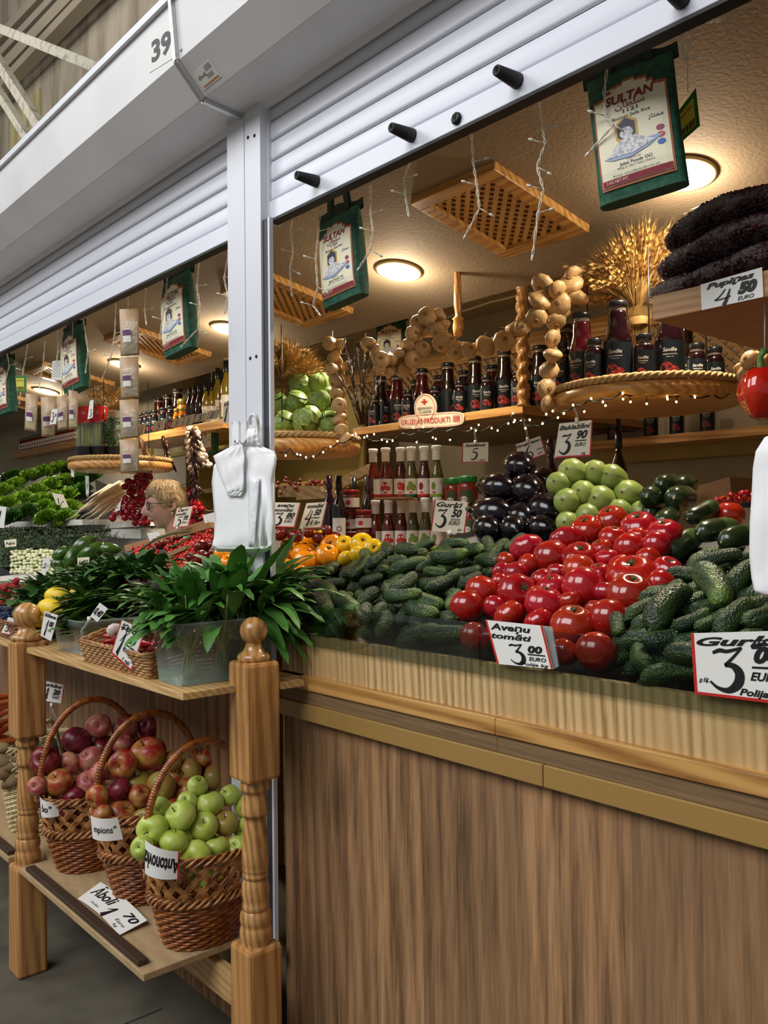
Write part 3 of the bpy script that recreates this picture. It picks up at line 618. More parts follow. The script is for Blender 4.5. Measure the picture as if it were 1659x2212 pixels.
for lst,B,where,grp,h in ((b3,B3,'in the green apple basket','apples in the green apple basket',.24),(b2,B2,'in the middle apple basket','apples in the middle basket',.26),(b1,B1,'in the left apple basket','apples in the dark red apple basket',.235)):
    labs=pile_names([(x,y,nm[k]) for x,y,rr,k in lst],5,'apple',where)
    zc=proj(B)[2]; yr=proj((B[0],B[1],B[2]+h))[1]
    init=[]
    for (x,y,rr,k) in lst:
        Z=zc-.055+(yr-y)*.00085+(x-proj(B)[0])*.0006
        init.append((P(x,y,Z),[(0,0,0)],[rr*Z/F_PX*.96]))
    pos=relax(init,80,.05,maxd=.03)
    for (x,y,rr,k),lb,pp in zip(lst,labs,pos):
        rr0=rr*proj(pp)[2]/F_PX
        if pp.z<B[2]+h-.01:                              # below the rim: keep the apple inside the wicker
            t_=max(0,(pp.z-B[2])/h); kk=.62+.38*t_**.8; ex,ey=.128*kk-rr0*1.02,.165*kk-rr0*1.02; qx,qy=(pp.x-B[0])/max(.02,ex),(pp.y-B[1])/max(.02,ey); l_=math.hypot(qx,qy)
            if l_>1: pp=Vector((B[0]+(pp.x-B[0])/l_,B[1]+(pp.y-B[1])/l_,pp.z))
        Z=proj(pp)[2]; R=rr*Z/F_PX*1.07
        up=Vector((jit(.8)+.3,jit(.8)-.3,1)) if random.random()<.55 else Vector((.5+jit(.6),-.8+jit(.5),jit(.5)))
        AP[k].put(TM(pp,aimz(up,rnd(0,6)),R),lb,grp)
# price slip lying on the lower board
q=[PZ(x,y,.3655+dz) for (x,y),dz in zip([(217,1905),(318,1988),(258,2020),(168,1941)],(.012,.014,.004,.004))]
c=sum(q,Vector())/4; r=empty('price_card',c,'white handwritten slip reading Āboli 1 70 lying on the lower board','price tag')
def f(u,v,o=0): return bil(q,0)(u,v)+Vector((0,0,.010*math.sin(PI*u)+o))-c
m=MB(); m.grid(lambda u,v:f(u,v),8,4); m.grid(lambda u,v:f(1-u,v,-.001),8,4); m.build('card',MT['paper'],r)
m=MB(); put_text(m,lambda u,v:f(u,v,.001),'Āboli',.06,.42,.42,.48,bold=.02,shear=.35); put_digit(m,lambda u,v:f(u,v,.001),'1',.50,.0,.22,.55); put_text(m,lambda u,v:f(u,v,.001),'70',.77,.5,.3,.2,bold=.03,shear=.3)
put_text(m,lambda u,v:f(u,v,.001),'Euro',.76,.22,.12,.17,bold=0,shear=.3); put_text(m,lambda u,v:f(u,v,.001),'kg',.8,.06,.1,.08,bold=0,shear=.3); put_text(m,lambda u,v:f(u,v,.001),'Polija',.24,.12,.09,.18,bold=-.01,shear=.3); m.build('handwriting',MT['ink'],r)
# ================================================================ right bay produce
mat('tomato_red',(160,18,16),rough=.16,spec=.6,vary=.12,mottle=((184,36,20),1.5,.5,.8),coat=.4)
mat('tomato_dark',(108,22,18),rough=.2,vary=.1,mottle=((90,40,24),1.5,.5,.8)); mat('tomato_orange',(250,148,8),rough=.15,coat=.4,vary=.05,mottle=((250,160,20),1.5,.4,.7)); mat('tomato_yellow',(246,196,20),rough=.15,coat=.4,vary=.05)
mat('calyx',(58,74,30),rough=.7); mat('calyx_brown',(92,64,34),rough=.8)
tipped('cucumber',(28,50,24),(104,130,58),.024,.070,rough=.42,bump=(230,.8,.003,'v'),vary=.22,stripe=90)
tipped('zucchini',(24,40,20),(64,84,38),.2,.6,rough=.25,bump=None,vary=.2,stripe=140,coat=.3)
tipped('marrow',(132,150,70),(186,192,116),.2,.6,rough=.35,bump=None,vary=.1,stripe=110,coat=.1)
mat('eggplant',(14,8,15),rough=.16,spec=.5,coat=.25); mat('scar_pale',(176,160,112),rough=.7); mat('scar_brown',(110,96,60),rough=.8)
def tomato_proto(m,lob,flat,la,label,stem='calyx'):
    r=empty('tomato',(0,0,0),label,'tomato','t')
    fruit_mesh('t',MT[m],1,flat,.20,.08,lob,la,seg=36,rings=20,low=.05).build('skin',MT[m],r)
    mb=MB(); n=6; z=flat-.17
    for k in range(n):
        a=2*PI*k/n+.2*jit(1); L=rnd(.2,.32); w=.05; d=Vector((math.cos(a),math.sin(a),0)); s=Vector((-d.y,d.x,0))
        b=Vector((0,0,z)); mb.add([b+s*w,b-s*w,b+d*L*.6-s*w*.8+Vector((0,0,.07)),b+d*L+Vector((0,0,.16)),b+d*L*.6+s*w*.8+Vector((0,0,.07))],[(0,1,2,3,4)],False)
    mb.tube([(0,0,z-.02),(.0,.02,z+.10)],[.05,.06],6); mb.build('calyx',MT[stem],r)
    return Proto(r)
TP=[tomato_proto('tomato_red',9,.80,.05,'x'),tomato_proto('tomato_red',7,.92,.03,'x'),tomato_proto('tomato_red',11,.70,.06,'x'),tomato_proto('tomato_red',3,.97,.02,'x')]
TO=tomato_proto('tomato_orange',9,.86,.04,'x','calyx_brown'); TY=tomato_proto('tomato_yellow',6,.9,.02,'x','calyx_brown'); TDK=tomato_proto('tomato_dark',8,.85,.04,'x')
BY,BZ,BK=1.34,1.19,.47
def view(p): return (CAM-Vector(p)).normalized()
def place_round(lst,protos,labs,grp,k=BK,y0=BY,z0=BZ,spring=.08,maxd=.035,rs=1.03,depth=None,box=None):
    init=[]
    for e_ in lst:
        x,y,rr=e_[:3]; p=slope(x,y,y0,z0,k) if depth is None else P(x,y,depth(x,y)); Z=proj(p)[2]; init.append((p,[(0,0,0)],[rr*Z/F_PX*.94]))
    pos=relax(init,80,spring,maxd=maxd,box=box)
    for i,(e_,p,lb) in enumerate(zip(lst,pos,labs)):
        x,y,rr=e_[:3]; Z=proj(p)[2]; R=rr*Z/F_PX*rs; o=e_[3] if len(e_)>3 else 'u'
        v=view(p)
        up=Vector((jit(.35),jit(.35),1))+v*.45 if o=='u' else (v*1.0+Vector((jit(.4),jit(.4),.35)) if o=='f' else (Vector((jit(.8),jit(.8),1))-v*.7 if o=='b' else v*.2+RT*(1 if o=='r' else -1)+UP*.4))
        pr=protos[i%len(protos)] if isinstance(protos,list) else protos
        if isinstance(protos,list) and len(e_)>4: pr=protos[e_[4]]
        pr.put(TM(p,aimz(up,rnd(0,6)),R),lb,grp)
    return pos
TOM=[(1311,1130,32,'u',1),(1380,1141,37,'u',0),(1434,1154,35,'u',0),(1264,1152,33,'u',1),(1235,1170,38,'b',2),(1139,1188,34,'b',0),(1181,1206,35,'b',3),(1322,1166,28,'u',1),(1361,1184,31,'b',3),(1419,1178,28,'b',3),(1378,1161,24,'b',0),(1295,1186,22,'u',0),(1259,1206,37,'u',0),(1313,1206,24,'u',0),(1240,1233,34,'b',3),(1300,1236,24,'u',0),(1367,1237,51,'u',2),(1430,1232,29,'u',0),(1094,1212,20,'b',1),(1085,1236,21,'b',0),(1120,1236,26,'b',1),(1148,1222,23,'b',1),(1181,1250,25,'b',1),(1190,1268,29,'u',0),(1262,1275,43,'b',3),(1120,1282,39,'f',1),(1183,1304,40,'u',1),(1358,1286,46,'u',1),(1080,1260,20,'b',1),(1048,1277,34,'b',1),(1008,1312,34,'b',3),(1025,1376,29,'b',3),(1070,1312,24,'b',1),(1100,1331,33,'b',0),(1163,1343,29,'b',0),(1237,1353,44,'u',1),(1313,1335,39,'b',3),(1217,1409,28,'b',1),(1288,1408,39,'b',3),(1307,1280,24,'b',1),(1062,1382,25,'b',1),(1140,1395,26,'b',0),(1400,1210,26,'b',1),(1428,1262,28,'b',3),(1340,1232,26,'b',0),(1210,1240,22,'b',0),(1160,1290,22,'b',1),(1290,1320,22,'b',0),(1225,1300,24,'b',0)]
labs=pile_names([(t[0],t[1]) for t in TOM],8,'ripe red beef tomato','in the heap')
place_round(TOM,TP,labs,'red beef tomatoes heaped behind the glass',rs=1.14)
TP[1].put(TM(P(1575,1113,2.15),aimz((0,.1,1),1),33*2.15/F_PX),'single red tomato behind the dark zucchini, beside the white bags','red tomatoes on the bench')
ORG=[(665,1168,23,'b'),(656,1196,25,'u'),(716,1187,25,'f'),(704,1198,23,'u'),(673,1210,27,'u'),(619,1196,19,'b'),(623,1182,17,'u'),(621,1228,19,'b'),(650,1236,14,'b'),(600,1205,18,'b')]
YEL=[(696,1163,17,'b'),(721,1170,18,'b'),(745,1178,19,'f'),(782,1177,23,'f'),(806,1186,20,'f'),(771,1200,18,'b'),(752,1205,15,'b')]
place_round(ORG,TO,pile_names([(t[0],t[1]) for t in ORG],3,'glossy orange tomato','behind the cucumbers'),'orange tomatoes',rs=1.18)
place_round(YEL,TY,pile_names([(t[0],t[1]) for t in YEL],2,'glossy yellow tomato','behind the cucumbers'),'yellow tomatoes',rs=1.18)
DK=[(608,1157,15,'b'),(634,1162,17,'u'),(621,1171,13,'u'),(690,1158,15,'u'),(668,1152,13,'b'),(705,1150,12,'u'),(720,1158,13,'b')]
place_round(DK,TDK,pile_names([(t[0],t[1]) for t in DK],2,'dark red tomato','below the price cards'),'dark tomatoes',depth=lambda x,y:2.85)
# ---------------------------------------------------------------- long fruit
def long_mesh(L,R,bend=.1,seg=18,n=22,taper=.12,lobes=0,la=0,wob=.02,neck=0):
    mb=MB(); ph=rnd(0,6)
    def fn(u,v):
        a=2*PI*u; x=(v-.5)*L
        s=2*v-1; e=(1-abs(s)**(L/R*.55+1.2))**.5 if abs(s)<1 else 0
        r=R*e*(1-taper*s)*(1+wob*math.sin(9*v+ph))*(1-neck*max(0,s)**2)
        if lobes: r*=1+la*math.cos(lobes*a)
        return Vector((x,r*math.cos(a)+bend*L*(s*s-.5),r*math.sin(a)))
    mb.grid(fn,seg,n,closeu=True); return mb
def warts(mb,L,R,n,h):
    import random as _r
    vs=list(mb.v); out=[]
    for i in range(n):
        p=Vector(_r.choice(vs)); q=Vector((p.x,0,0)); d=(p-q); 
        if abs(p.x)>L*.46 or d.length<R*.5: continue
        d.normalize(); t=d.orthogonal().normalized(); w=d.cross(t); a=h*1.2
        mb.add([p+t*a,p+w*a,p-t*a,p-w*a,p+d*h],[(0,1,4),(1,2,4),(2,3,4),(3,0,4)],True)
def cucumber_proto(L,R,bend,label='x',name='cucumber',m='cucumber',wt=90):
    r=empty(name,(0,0,0),label,name.replace('_',' '),'c')
    mb=long_mesh(L,R,bend); warts(mb,L,R,wt,.0009) if wt else None; mb.build('skin',MT[m],r)
    yb=bend*L*.5
    MB().tube([(-L*.49,yb,0),(-L*.53,yb+.001,.001)],[.0035,.0028],6).build('stem_end',MT['calyx'],r)
    return Proto(r)
CUC=[cucumber_proto(.098,.0178,.05),cucumber_proto(.086,.0172,-.10),cucumber_proto(.108,.0175,.09),cucumber_proto(.078,.0185,.02)]
CDIM=[(.098,.0178),(.086,.0172),(.108,.0175),(.078,.0185)]
def scatter_cucs(pg,step,seed,extra,where,grp,rows,sc=1.0,box=None,layers=(0,-.030),y0=BY,z0=BZ,k=BK,dirs=None):
    rs=random.Random(seed); xs=[p[0] for p in pg]; ys=[p[1] for p in pg]; L=[]
    for li,dz in enumerate(layers):
        y=min(ys)+ (0 if li==0 else step*.3); row=0
        while y<=max(ys):
            x=min(xs)+(row%2)*step*.9
            while x<=max(xs):
                px,py=x+rs.uniform(-.35,.35)*step,y+rs.uniform(-.25,.25)*step*.6
                if inpoly(px,py,pg):
                    p=slope(px,py,y0,z0+dz,k); a=rs.uniform(0,PI)+(0 if rs.random()<.7 else PI)
                    if dirs and rs.random()<.6: a=dirs+rs.uniform(-.6,.6)
                    d=Vector((math.cos(a),math.sin(a)*.9,math.sin(a)*k*.9+rs.uniform(-.25,.25)))
                    L.append((p,d.normalized(),rs.randrange(4),sc*rs.uniform(.88,1.12)))
                x+=step*1.75
            y+=step*.62; row+=1
    for (x0_,y0_,x1_,y1_,v,dz) in extra:                   # hero pieces given by their two visible ends
        a=slope(x0_,y0_,y0,z0+dz,k); b=slope(x1_,y1_,y0,z0+dz,k); L.append(((a+b)/2,(b-a).normalized(),v,min(1.5,max(.7,(b-a).length/CDIM[v][0]))))
    bod=[]
    for p,d,v,s in L:
        l,r=CDIM[v]; bod.append((p,[d*(l*s*t) for t in (-.36,-.12,.12,.36)],[r*s*.93]*4))
    pos=relax(bod,90,.03,maxd=.05,box=box)
    pts=[proj(p)[:2] for p in pos]; labs=pile_names([(a,b) for a,b in pts],rows,'green cucumber',where)
    for (p0,d,v,s),p,lb in zip(L,pos,labs):
        CUC[v].put(TM(p,aimx(d,rs.uniform(0,6)),s),lb,grp)
PGL=[(610,1255),(700,1232),(822,1186),(900,1172),(1000,1172),(1100,1168),(1130,1175),(1100,1200),(1060,1235),(1020,1270),(985,1300),(975,1340),(985,1380),(800,1366),(604,1336)]
EXL=[(783,1238,838,1230,0,.012),(770,1255,802,1210,2,.01),(800,1245,832,1215,1,.01),(935,1215,1015,1208,2,.012),(900,1232,945,1205,0,.014),(928,1285,1000,1245,2,.012),(990,1270,1040,1240,0,.012),(840,1312,920,1306,2,.012),(700,1290,730,1345,0,.01),(735,1300,775,1330,0,.01),(875,1325,935,1345,2,.0),(900,1300,955,1310,1,.012),(660,1280,730,1290,2,.012)]
scatter_cucs(PGL,36,3,EXL,'in the left heap','small cucumbers in the left heap',9,sc=1.02,box=[(1,1.312,None)])
PGR=[(1330,1352),(1360,1300),(1430,1262),(1470,1200),(1560,1200),(1640,1190),(1680,1230),(1680,1480),(1500,1450),(1335,1425)]
EXR=[(1352,1350,1442,1310,2,.012),(1410,1385,1492,1296,2,.012),(1456,1372,1535,1335,2,.012),(1525,1250,1592,1350,2,.014),(1562,1285,1625,1225,2,.02),(1508,1240,1608,1212,2,.016),(1515,1376,1580,1338,2,.01),(1555,1390,1630,1320,2,.008)]
scatter_cucs(PGR,44,5,EXR,'in the right heap','small cucumbers in the right heap',7,sc=1.0,box=[(1,1.312,None)],dirs=.6)
def end_fruit(name,m,L,R,taper,lobes,la,label,scar,bend=0,seg=30,neck=0):
    """blunt end with its scar at -X"""
    r=empty(name,(0,0,0),label,name.replace('_',' '),'g')
    long_mesh(L,R,bend,seg=seg,n=26,taper=taper,lobes=lobes,la=la,wob=.0,neck=neck).build('skin',MT[m],r)
    yb=bend*L*.5
    MB().lathe([(.0,.006),(.10,.012),(.12,.0),(.11,-.012)],8,TM((-L*.5+.0,yb,0),aimz((-1,0,0)))@Matrix.Diagonal((R,R,R*1.6,1))).build('end_scar',MT[scar],r)
    return Proto(r)
MAR=end_fruit('light_squash','marrow',3.0,1.0,.06,9,.018,'x','scar_brown'); ZUC=end_fruit('zucchini','zucchini',4.6,1.0,.05,7,.02,'x','scar_pale',.04)
def put_end(pr,end,ctr,rr,Z,label,grp,k=.6):
    """scar end towards the viewer at `end`, body centre seen at `ctr`"""
    R=rr*Z/F_PX; e=P(*end,Z-R); c2=P(*ctr,Z); d=(c2-e); 
    L=pr.L*R; dd=(c2-e).normalized(); dirn=(dd*.7+Vector((-.25,.75,0))*k).normalized(); ctr3=e+dirn*(L/2)
    pr.put(TM(ctr3,aimx(dirn,rnd(0,6)),R),label,grp)
MAR.L=3.0; ZUC.L=4.6
SQ=[(1224,1011,1240,1028,30),(1279,1011,1284,1030,28),(1309,1022,1326,1040,29),(1196,1038,1210,1053,27),(1343,1062,1362,1068,29),(1249,1058,1262,1072,28),(1283,1074,1302,1084,31),(1214,1078,1228,1088,29),(1330,1100,1336,1112,29),(1377,1112,1388,1106,29),(1262,1112,1270,1116,28),(1218,1127,1224,1128,24)]
labs=pile_names([(s[2],s[3]) for s in SQ],4,'pale green squash','in the stack')
for (a,b,c_,d_,rr),lb in zip(SQ,labs): put_end(MAR,(a,b),(c_,d_),rr,2.42-(d_-1030)*.0008,lb,'pale green squashes stacked behind the tomatoes')
ZK=[(1429,1048,1440,1040,25,2.30),(1398,1075,1412,1068,27,2.28),(1453,1077,1476,1072,29,2.25),(1432,1132,1438,1116,27,2.18),(1485,1123,1525,1102,21,2.1),(1505,1153,1560,1142,25,1.95),(1557,1169,1600,1160,25,1.88),(1437,1202,1470,1180,27,1.98),(1468,1050,1480,1044,24,2.4),(1400,1110,1410,1100,24,2.3),(1560,1180,1600,1195,22,1.95)]
labs=pile_names([(s[2],s[3]) for s in ZK],4,'dark green zucchini','beside the squashes')
for (a,b,c_,d_,rr,Z),lb in zip(ZK,labs):
    R=rr*Z/F_PX; e=P(a,b,Z); tgt=P(c_,d_,Z+.03); dd=(tgt-e).normalized() if (c_-a)>30 else (Vector((-.35,.93,0))*.8+(tgt-e).normalized()*.3).normalized()
    ZUC.put(TM(e+dd*(4.6*R/2),aimx(dd,rnd(0,6)),R),lb,'dark green zucchinis behind the tomatoes')
# eggplants
r=empty('eggplant',(0,0,0),'x','eggplant','e')
mb=MB()
def fn(u,v):
    a=2*PI*u; s=v; x=(v-.5)*3.0; rr=math.sin(PI*min(1,v*1.0))**.55*(1.0-.45*v**1.5) if 0<v<1 else 0
    return Vector((x,rr*math.cos(a),rr*math.sin(a)+.1*(2*v-1)**2))
mb.grid(fn,32,26,closeu=True); mb.build('skin',MT['eggplant'],r)
mb=MB(); mb.tube([(1.35,0,.1),(1.75,0,.16)],[.2,.12],8); 
for k in range(5):
    a=2*PI*k/5; d=Vector((0,math.cos(a),math.sin(a))); mb.add([Vector((1.45,0,.1))+d*.15,Vector((1.3,0,.1))+d.cross(Vector((1,0,0)))*.2+d*.35,Vector((.95,0,.05))+d*.62,Vector((1.3,0,.1))-d.cross(Vector((1,0,0)))*.2+d*.35],[(0,1,2,3)],False)
mb.build('calyx',MT['calyx'],r); MB().lathe([(0,.01),(.05,.02),(.07,0)],8,TM((-1.49,0,.1),aimz((-1,0,0)))).build('end_scar',MT['scar_brown'],r)
EG=Proto(r)
EP=[(1129,1008,27,.1,2.62),(1087,1055,27,-.4,2.6),(1145,1060,31,.2,2.55),(1183,1100,30,.0,2.48),(1078,1110,30,-.6,2.55),(1132,1118,28,.3,2.5),(1114,1142,25,.4,2.45),(1178,1142,24,-.2,2.4),(1178,1040,24,.2,2.72),(1050,1108,26,.5,2.66),(1060,1142,24,.0,2.5),(1108,1085,26,.1,2.68),(1160,1082,26,.1,2.7)]
labs=pile_names([(s[0],s[1]) for s in EP],4,'glossy black eggplant','left of the squashes')
for (x,y,rr,sx_,Z),lb in zip(EP,labs):
    R=rr*Z/F_PX*1.42; p=P(x-4,y,Z); dd=(RT*(-.30+sx_*.9)+FW*.95+UP*.12).normalized(); EG.put(TM(p+dd*R*.5,aimx(dd,rnd(0,6)),R),lb,'eggplants behind the cucumbers')
# stepped bench and trays under the produce
r=empty('produce_bench',(-1.2,1.34,1.1),'stepped wooden bench carrying the trays behind the glass guard','bench'); c=r.location
m=MB(); ys=[1.335,1.98]; m.prism([Vector((-1.885,ys[0],BZ-.075))-c,Vector((-1.885,ys[1],BZ-.075+BK*(ys[1]-ys[0])))-c,Vector((-1.885,ys[1],1.092))-c,Vector((-1.885,ys[0],1.092))-c],(3.0,0,0)); m.build('sloping_tray',MT['crate_black'],r)
MB().box(Vector((-3.2,2.0,1.28))-c,Vector((1.1,2.66,1.31))-c).build('rear_shelf',MT['cardboard'],r)
MB().box(Vector((-3.2,2.63,0))-c,Vector((1.1,2.66,1.28))-c).build('rear_board',MT['crate_wood'],r)
for x,y in ((-3.1,2.05),(-1.9,2.05),(.9,2.05)): MB().box(Vector((x,y,0))-c,Vector((x+.05,y+.05,1.28))-c).build('leg',MT['crate_wood'],r)
for a,b in ((-1.9,-1.2),(-1.18,-.55),(-.53,.4)):
    pass
r=empty('cardboard_liner',(-1.2,1.32,1.158),'torn brown cardboard liner showing behind the glass under the heaps','cardboard')
c=r.location
for x0,x1 in ((-1.86,-1.20),(-1.17,-.94),(-.91,-.40)): MB().box(Vector((x0,1.316,1.154))-c,Vector((x1,1.334,1.162))-c).build('sheet',MT['cardboard'],r)
# ================================================================ leaves, trays and left bay produce
mat('leaf_ramson',(76,128,54),rough=.42,spec=.35,mottle=((98,150,70),14,.4,.7)); mat('leaf_mint',(56,96,42),rough=.5,mottle=((76,118,54),20,.4,.7)); mat('leaf_sorrel',(74,112,48),rough=.45,mottle=((96,134,58),16,.4,.7))
mat('leaf_lettuce',(122,164,38),rough=.5,mottle=((60,104,20),22,.45,.7)); mat('leaf_lettuce_dark',(44,84,22),rough=.5,mottle=((70,116,30),22,.45,.7)); mat('dill_green',(30,58,30),rough=.6,mottle=((44,78,40),18,.4,.7)); mat('stem_pale',(176,196,120),rough=.4)
mat('cabbage_green',(150,172,84),rough=.45,mottle=((104,138,60),5,.4,.68))
glass('clear_tub',(226,234,230),rough=.12,refl=1.0); mat('tub_milky',(190,200,190),rough=.15,alpha=.16); mat('water_green',(120,160,110),rough=.1,alpha=.35)
def leaf(mb,base,d,L,w,droop=.6,fold=.25,n=8,side=None,tipw=.0,wavy=0):
    d=Vector(d).normalized(); p=Vector(base); pts=[p.copy()]; dd=d.copy()
    for i in range(n):
        dd=(dd+Vector((0,0,-droop/n*(.4+1.4*i/n)))).normalized(); p=p+dd*(L/n); pts.append(p.copy())
    sd=side or d.cross(Vector((0,0,1))); 
    if sd.length<.05: sd=Vector((1,0,0))
    sd=Vector(sd).normalized(); vs=[]
    for i,q in enumerate(pts):
        t=i/n; ww=w*.5*(math.sin(PI*min(1,t**.75*1.0))**.8 if 0<t<1 else (.04 if t==0 else .0))+.001
        tg=(pts[min(i+1,n)]-pts[max(i-1,0)]).normalized(); nn=sd.cross(tg).normalized(); wv=wavy*math.sin(i*2.3+d.x*9)
        vs+=[q-sd*ww+nn*(fold*ww+wv),q-nn*.0,q+sd*ww+nn*(fold*ww-wv)]
    fs=[]
    for i in range(n): a=3*i; fs+=[(a,a+1,a+4,a+3),(a+1,a+2,a+5,a+4)]
    mb.add(vs,fs,True)
def tub(name,x0,x1,y0,y1,z0,h,label,m='tub_milky',taper=.012,cat='tub'):
    r=empty(name,((x0+x1)/2,(y0+y1)/2,z0),label,cat); c=r.location; mb=MB()
    def ring(z,o): 
        a=[]; rr=.02
        for cx_,cy_,a0 in ((x1,y1,0),(x0,y1,1),(x0,y0,2),(x1,y0,3)):
            sx=1 if cx_==x1 else -1; sy=1 if cy_==y1 else -1
            for k in range(5):
                an=PI/2*(a0+k/4); a.append(Vector((cx_-sx*(rr-o)+rr*math.cos(an),cy_-sy*(rr-o)+rr*math.sin(an),z))-c)
        return a
    rs=[ring(z0+.002,-taper),ring(z0+h*.8,-.002),ring(z0+h*.8,.002),ring(z0+h,.004)]; n=20
    vs=sum(rs,[]); fs=[(i*n+k,i*n+(k+1)%n,(i+1)*n+(k+1)%n,(i+1)*n+k) for i in range(3) for k in range(n)]+[tuple(range(n))]
    mb.add(vs,fs,True); mb.build('body',MT[m],r,solid=.0015)
    mb=MB(); mb.tube([p+Vector((0,0,0)) for p in ring(z0+h,.006)]+[ring(z0+h,.006)[0]],.005,6,cap=False,flat=.6); mb.build('rim',MT['tub_milky'],r)
    return r
ZB=1.064
a=PZ(384,1489,ZB); b=PZ(328,1471,ZB)
bx1,bx0,byy0,byy1=a.x,b.x-.01,a.y+.004,1.262
tub('plastic_tub',bx0,bx1,byy0,byy1,ZB,.152,'large clear plastic tub holding the long-leaved wild garlic on the upper board')
MB().box((bx0+.016,byy0+.016,ZB+.004),(bx1-.016,byy1-.016,ZB+.032)).build('water',MT['water_green'],None)
tag(bpy.data.objects['water'],'shallow greenish water at the bottom of the large clear tub','water',kind='stuff')
def ramson(ctr,label,nl,seed,az=(0,2*PI),L=(.13,.21),el=(-.1,1.25)):
    rs=random.Random(seed); r=empty('wild_garlic_bunch',ctr,label,'leafy bunch','wild garlic in the clear tub'); m=MB(); st=MB()
    for i in range(nl):
        a_=rs.uniform(*az); e_=rs.uniform(*el); d=Vector((math.cos(a_)*math.cos(e_),math.sin(a_)*math.cos(e_),math.sin(e_)))
        q_=rs.uniform(0,.07); base=Vector((math.cos(a_)*q_,math.sin(a_)*q_,.045+rs.uniform(-.012,.035)*(1 if e_<.5 else 1.6)))
        a_+=rs.uniform(-.7,.7); d=Vector((math.cos(a_)*math.cos(e_),math.sin(a_)*math.cos(e_),math.sin(e_)))
        az_=(a_+PI)%(2*PI)-PI
        if e_<.6 and ((-.75<az_<.85) if seed!=13 else (-1.9<az_<-.1)): continue
        l=rs.uniform(*L)
        leaf(m,base+d*.01,d,l,rs.uniform(.032,.052),droop=rs.uniform(.3,1.5),fold=rs.uniform(.1,.4),n=9,wavy=.002)
        if i%2==0: st.tube([Vector((math.cos(a_)*.03*rs.random(),math.sin(a_)*.03*rs.random(),-.088+rs.uniform(0,.01))),Vector((math.cos(a_)*.008,math.sin(a_)*.008,-.025)),base+d*.04],.0016,5)
    m.build('leaves',MT['leaf_ramson'],r); st.build('stems',MT['stem_pale'],r)
    MB().lathe([(.011,-.030),(.0125,-.027),(.0125,-.023),(.011,-.020)],12,cap=False).build('tie_band',MT['stem_pale'],r)
cx_=(bx0+bx1)/2; cy_=(byy0+byy1)/2
ramson((cx_-.03,byy0+.085,ZB+.095),'front bunch of long-leaved wild garlic at the near edge of the clear tub',150,11,L=(.09,.15))
ramson((cx_,cy_+.02,ZB+.105),'middle bunch of long-leaved wild garlic standing in the clear tub',150,12,L=(.10,.17))
ramson((cx_,byy1-.05,ZB+.11),'rear bunch of long-leaved wild garlic leaning over the cucumbers',150,13,L=(.12,.23),el=(-.35,1.0))
ramson((bx0-.01,byy0+.17,ZB+.12),'left bunch of wild garlic spilling over the chilli tray',70,14,az=(1.9,4.6),L=(.11,.18),el=(-.2,.42))
# wicker trays
def wtray(x0,x1,y0,y1,z0,h,label,arch=.0,mt='wicker_tan'):
    r=empty('wicker_tray',((x0+x1)/2,(y0+y1)/2,z0),label,'basket'); c=r.location; m=MB(); rows=int(h/.0085)+1
    def path(z,ph,o):
        pts=[]; per=[(x0,y0),(x1,y0),(x1,y1),(x0,y1),(x0,y0)]; k=0
        for (ax,ay),(bx_,by_) in zip(per[:-1],per[1:]):
            L=math.hypot(bx_-ax,by_-ay); n=max(4,int(L/.008))
            nx,ny=(by_-ay)/L,-(bx_-ax)/L
            for i in range(n):
                t=i/n; w=.0028*math.cos(k*PI/2*1.0+ph); k+=1; zz=z+(arch*math.sin(PI*t)*(z-z0)/h if ny==0 or abs(ax-bx_)<1e-6 else 0)
                pts.append(Vector((ax+(bx_-ax)*t+nx*(w+o*(z-z0)),ay+(by_-ay)*t+ny*(w+o*(z-z0)),zz))-c)
        return pts+[pts[0]]
    for i in range(rows): m.tube(path(z0+.004+i*(h-.008)/(rows-1),i*PI,.25),.0042,5,cap=False)
    m.build('woven_body',MT[mt],r)
    m=MB()
    for o in (0,PI): m.tube([p+Vector((0,0,.004*math.sin(i*.9+o))) for i,p in enumerate(path(z0+h,0,.25))],.0046,5,cap=False)
    m.build('rim_braid',MT[mt],r)
    MB().box(Vector((x0,y0,z0+.001))-c,Vector((x1,y1,z0+.006))-c).build('base',MT[mt],r)
    return r
a=PZ(170,1428,ZB); b=PZ(322,1470,ZB)
TX0,TX1=a.x,bx0-.012
wtray(TX0+.02,TX1-.004,a.y+.012,1.25,ZB,.062,'low tan wicker tray of red chillies and garlic beside the clear tub',arch=.03)
mat('chilli_red',(178,24,26),rough=.2,coat=.3,vary=.15); mat('garlic_white',(224,206,190),rough=.5,mottle=((190,150,160),9,.5,.7)); 
mat('garlic_tan',(212,178,128),rough=.42,mottle=((160,120,74),5,.42,.68,(3,3,.5))); mat('garlic_root',(148,114,72),rough=.9); mat('garlic_stalk',(190,158,104),rough=.8)
r=empty('chilli_pepper',(0,0,0),'x','chilli pepper','c'); long_mesh(1,.13,.12,seg=10,n=14,taper=.45).build('skin',MT['chilli_red'],r); MB().tube([(-.48,.06,0),(-.62,.09,.02),(-.72,.1,.05)],[.05,.03,.03],6).build('stem',MT['calyx'],r); CH=Proto(r)
L=[]
for i in range(22): L.append((Vector((rnd(TX0+.05,TX1-.09),rnd(a.y+.05,1.2),ZB+.045+rnd(0,.035))),rnd(.07,.1),rnd(0,6.28)))
labs=pile_names([proj(p)[:2] for p,_,_ in L],3,'small red chilli','in the wicker tray')
for (p,l,an),lb in zip(L,labs): CH.put(TM(p,aimx((math.cos(an),math.sin(an),jit(.25)),rnd(0,6)),l),lb,'red chillies in the wicker tray')
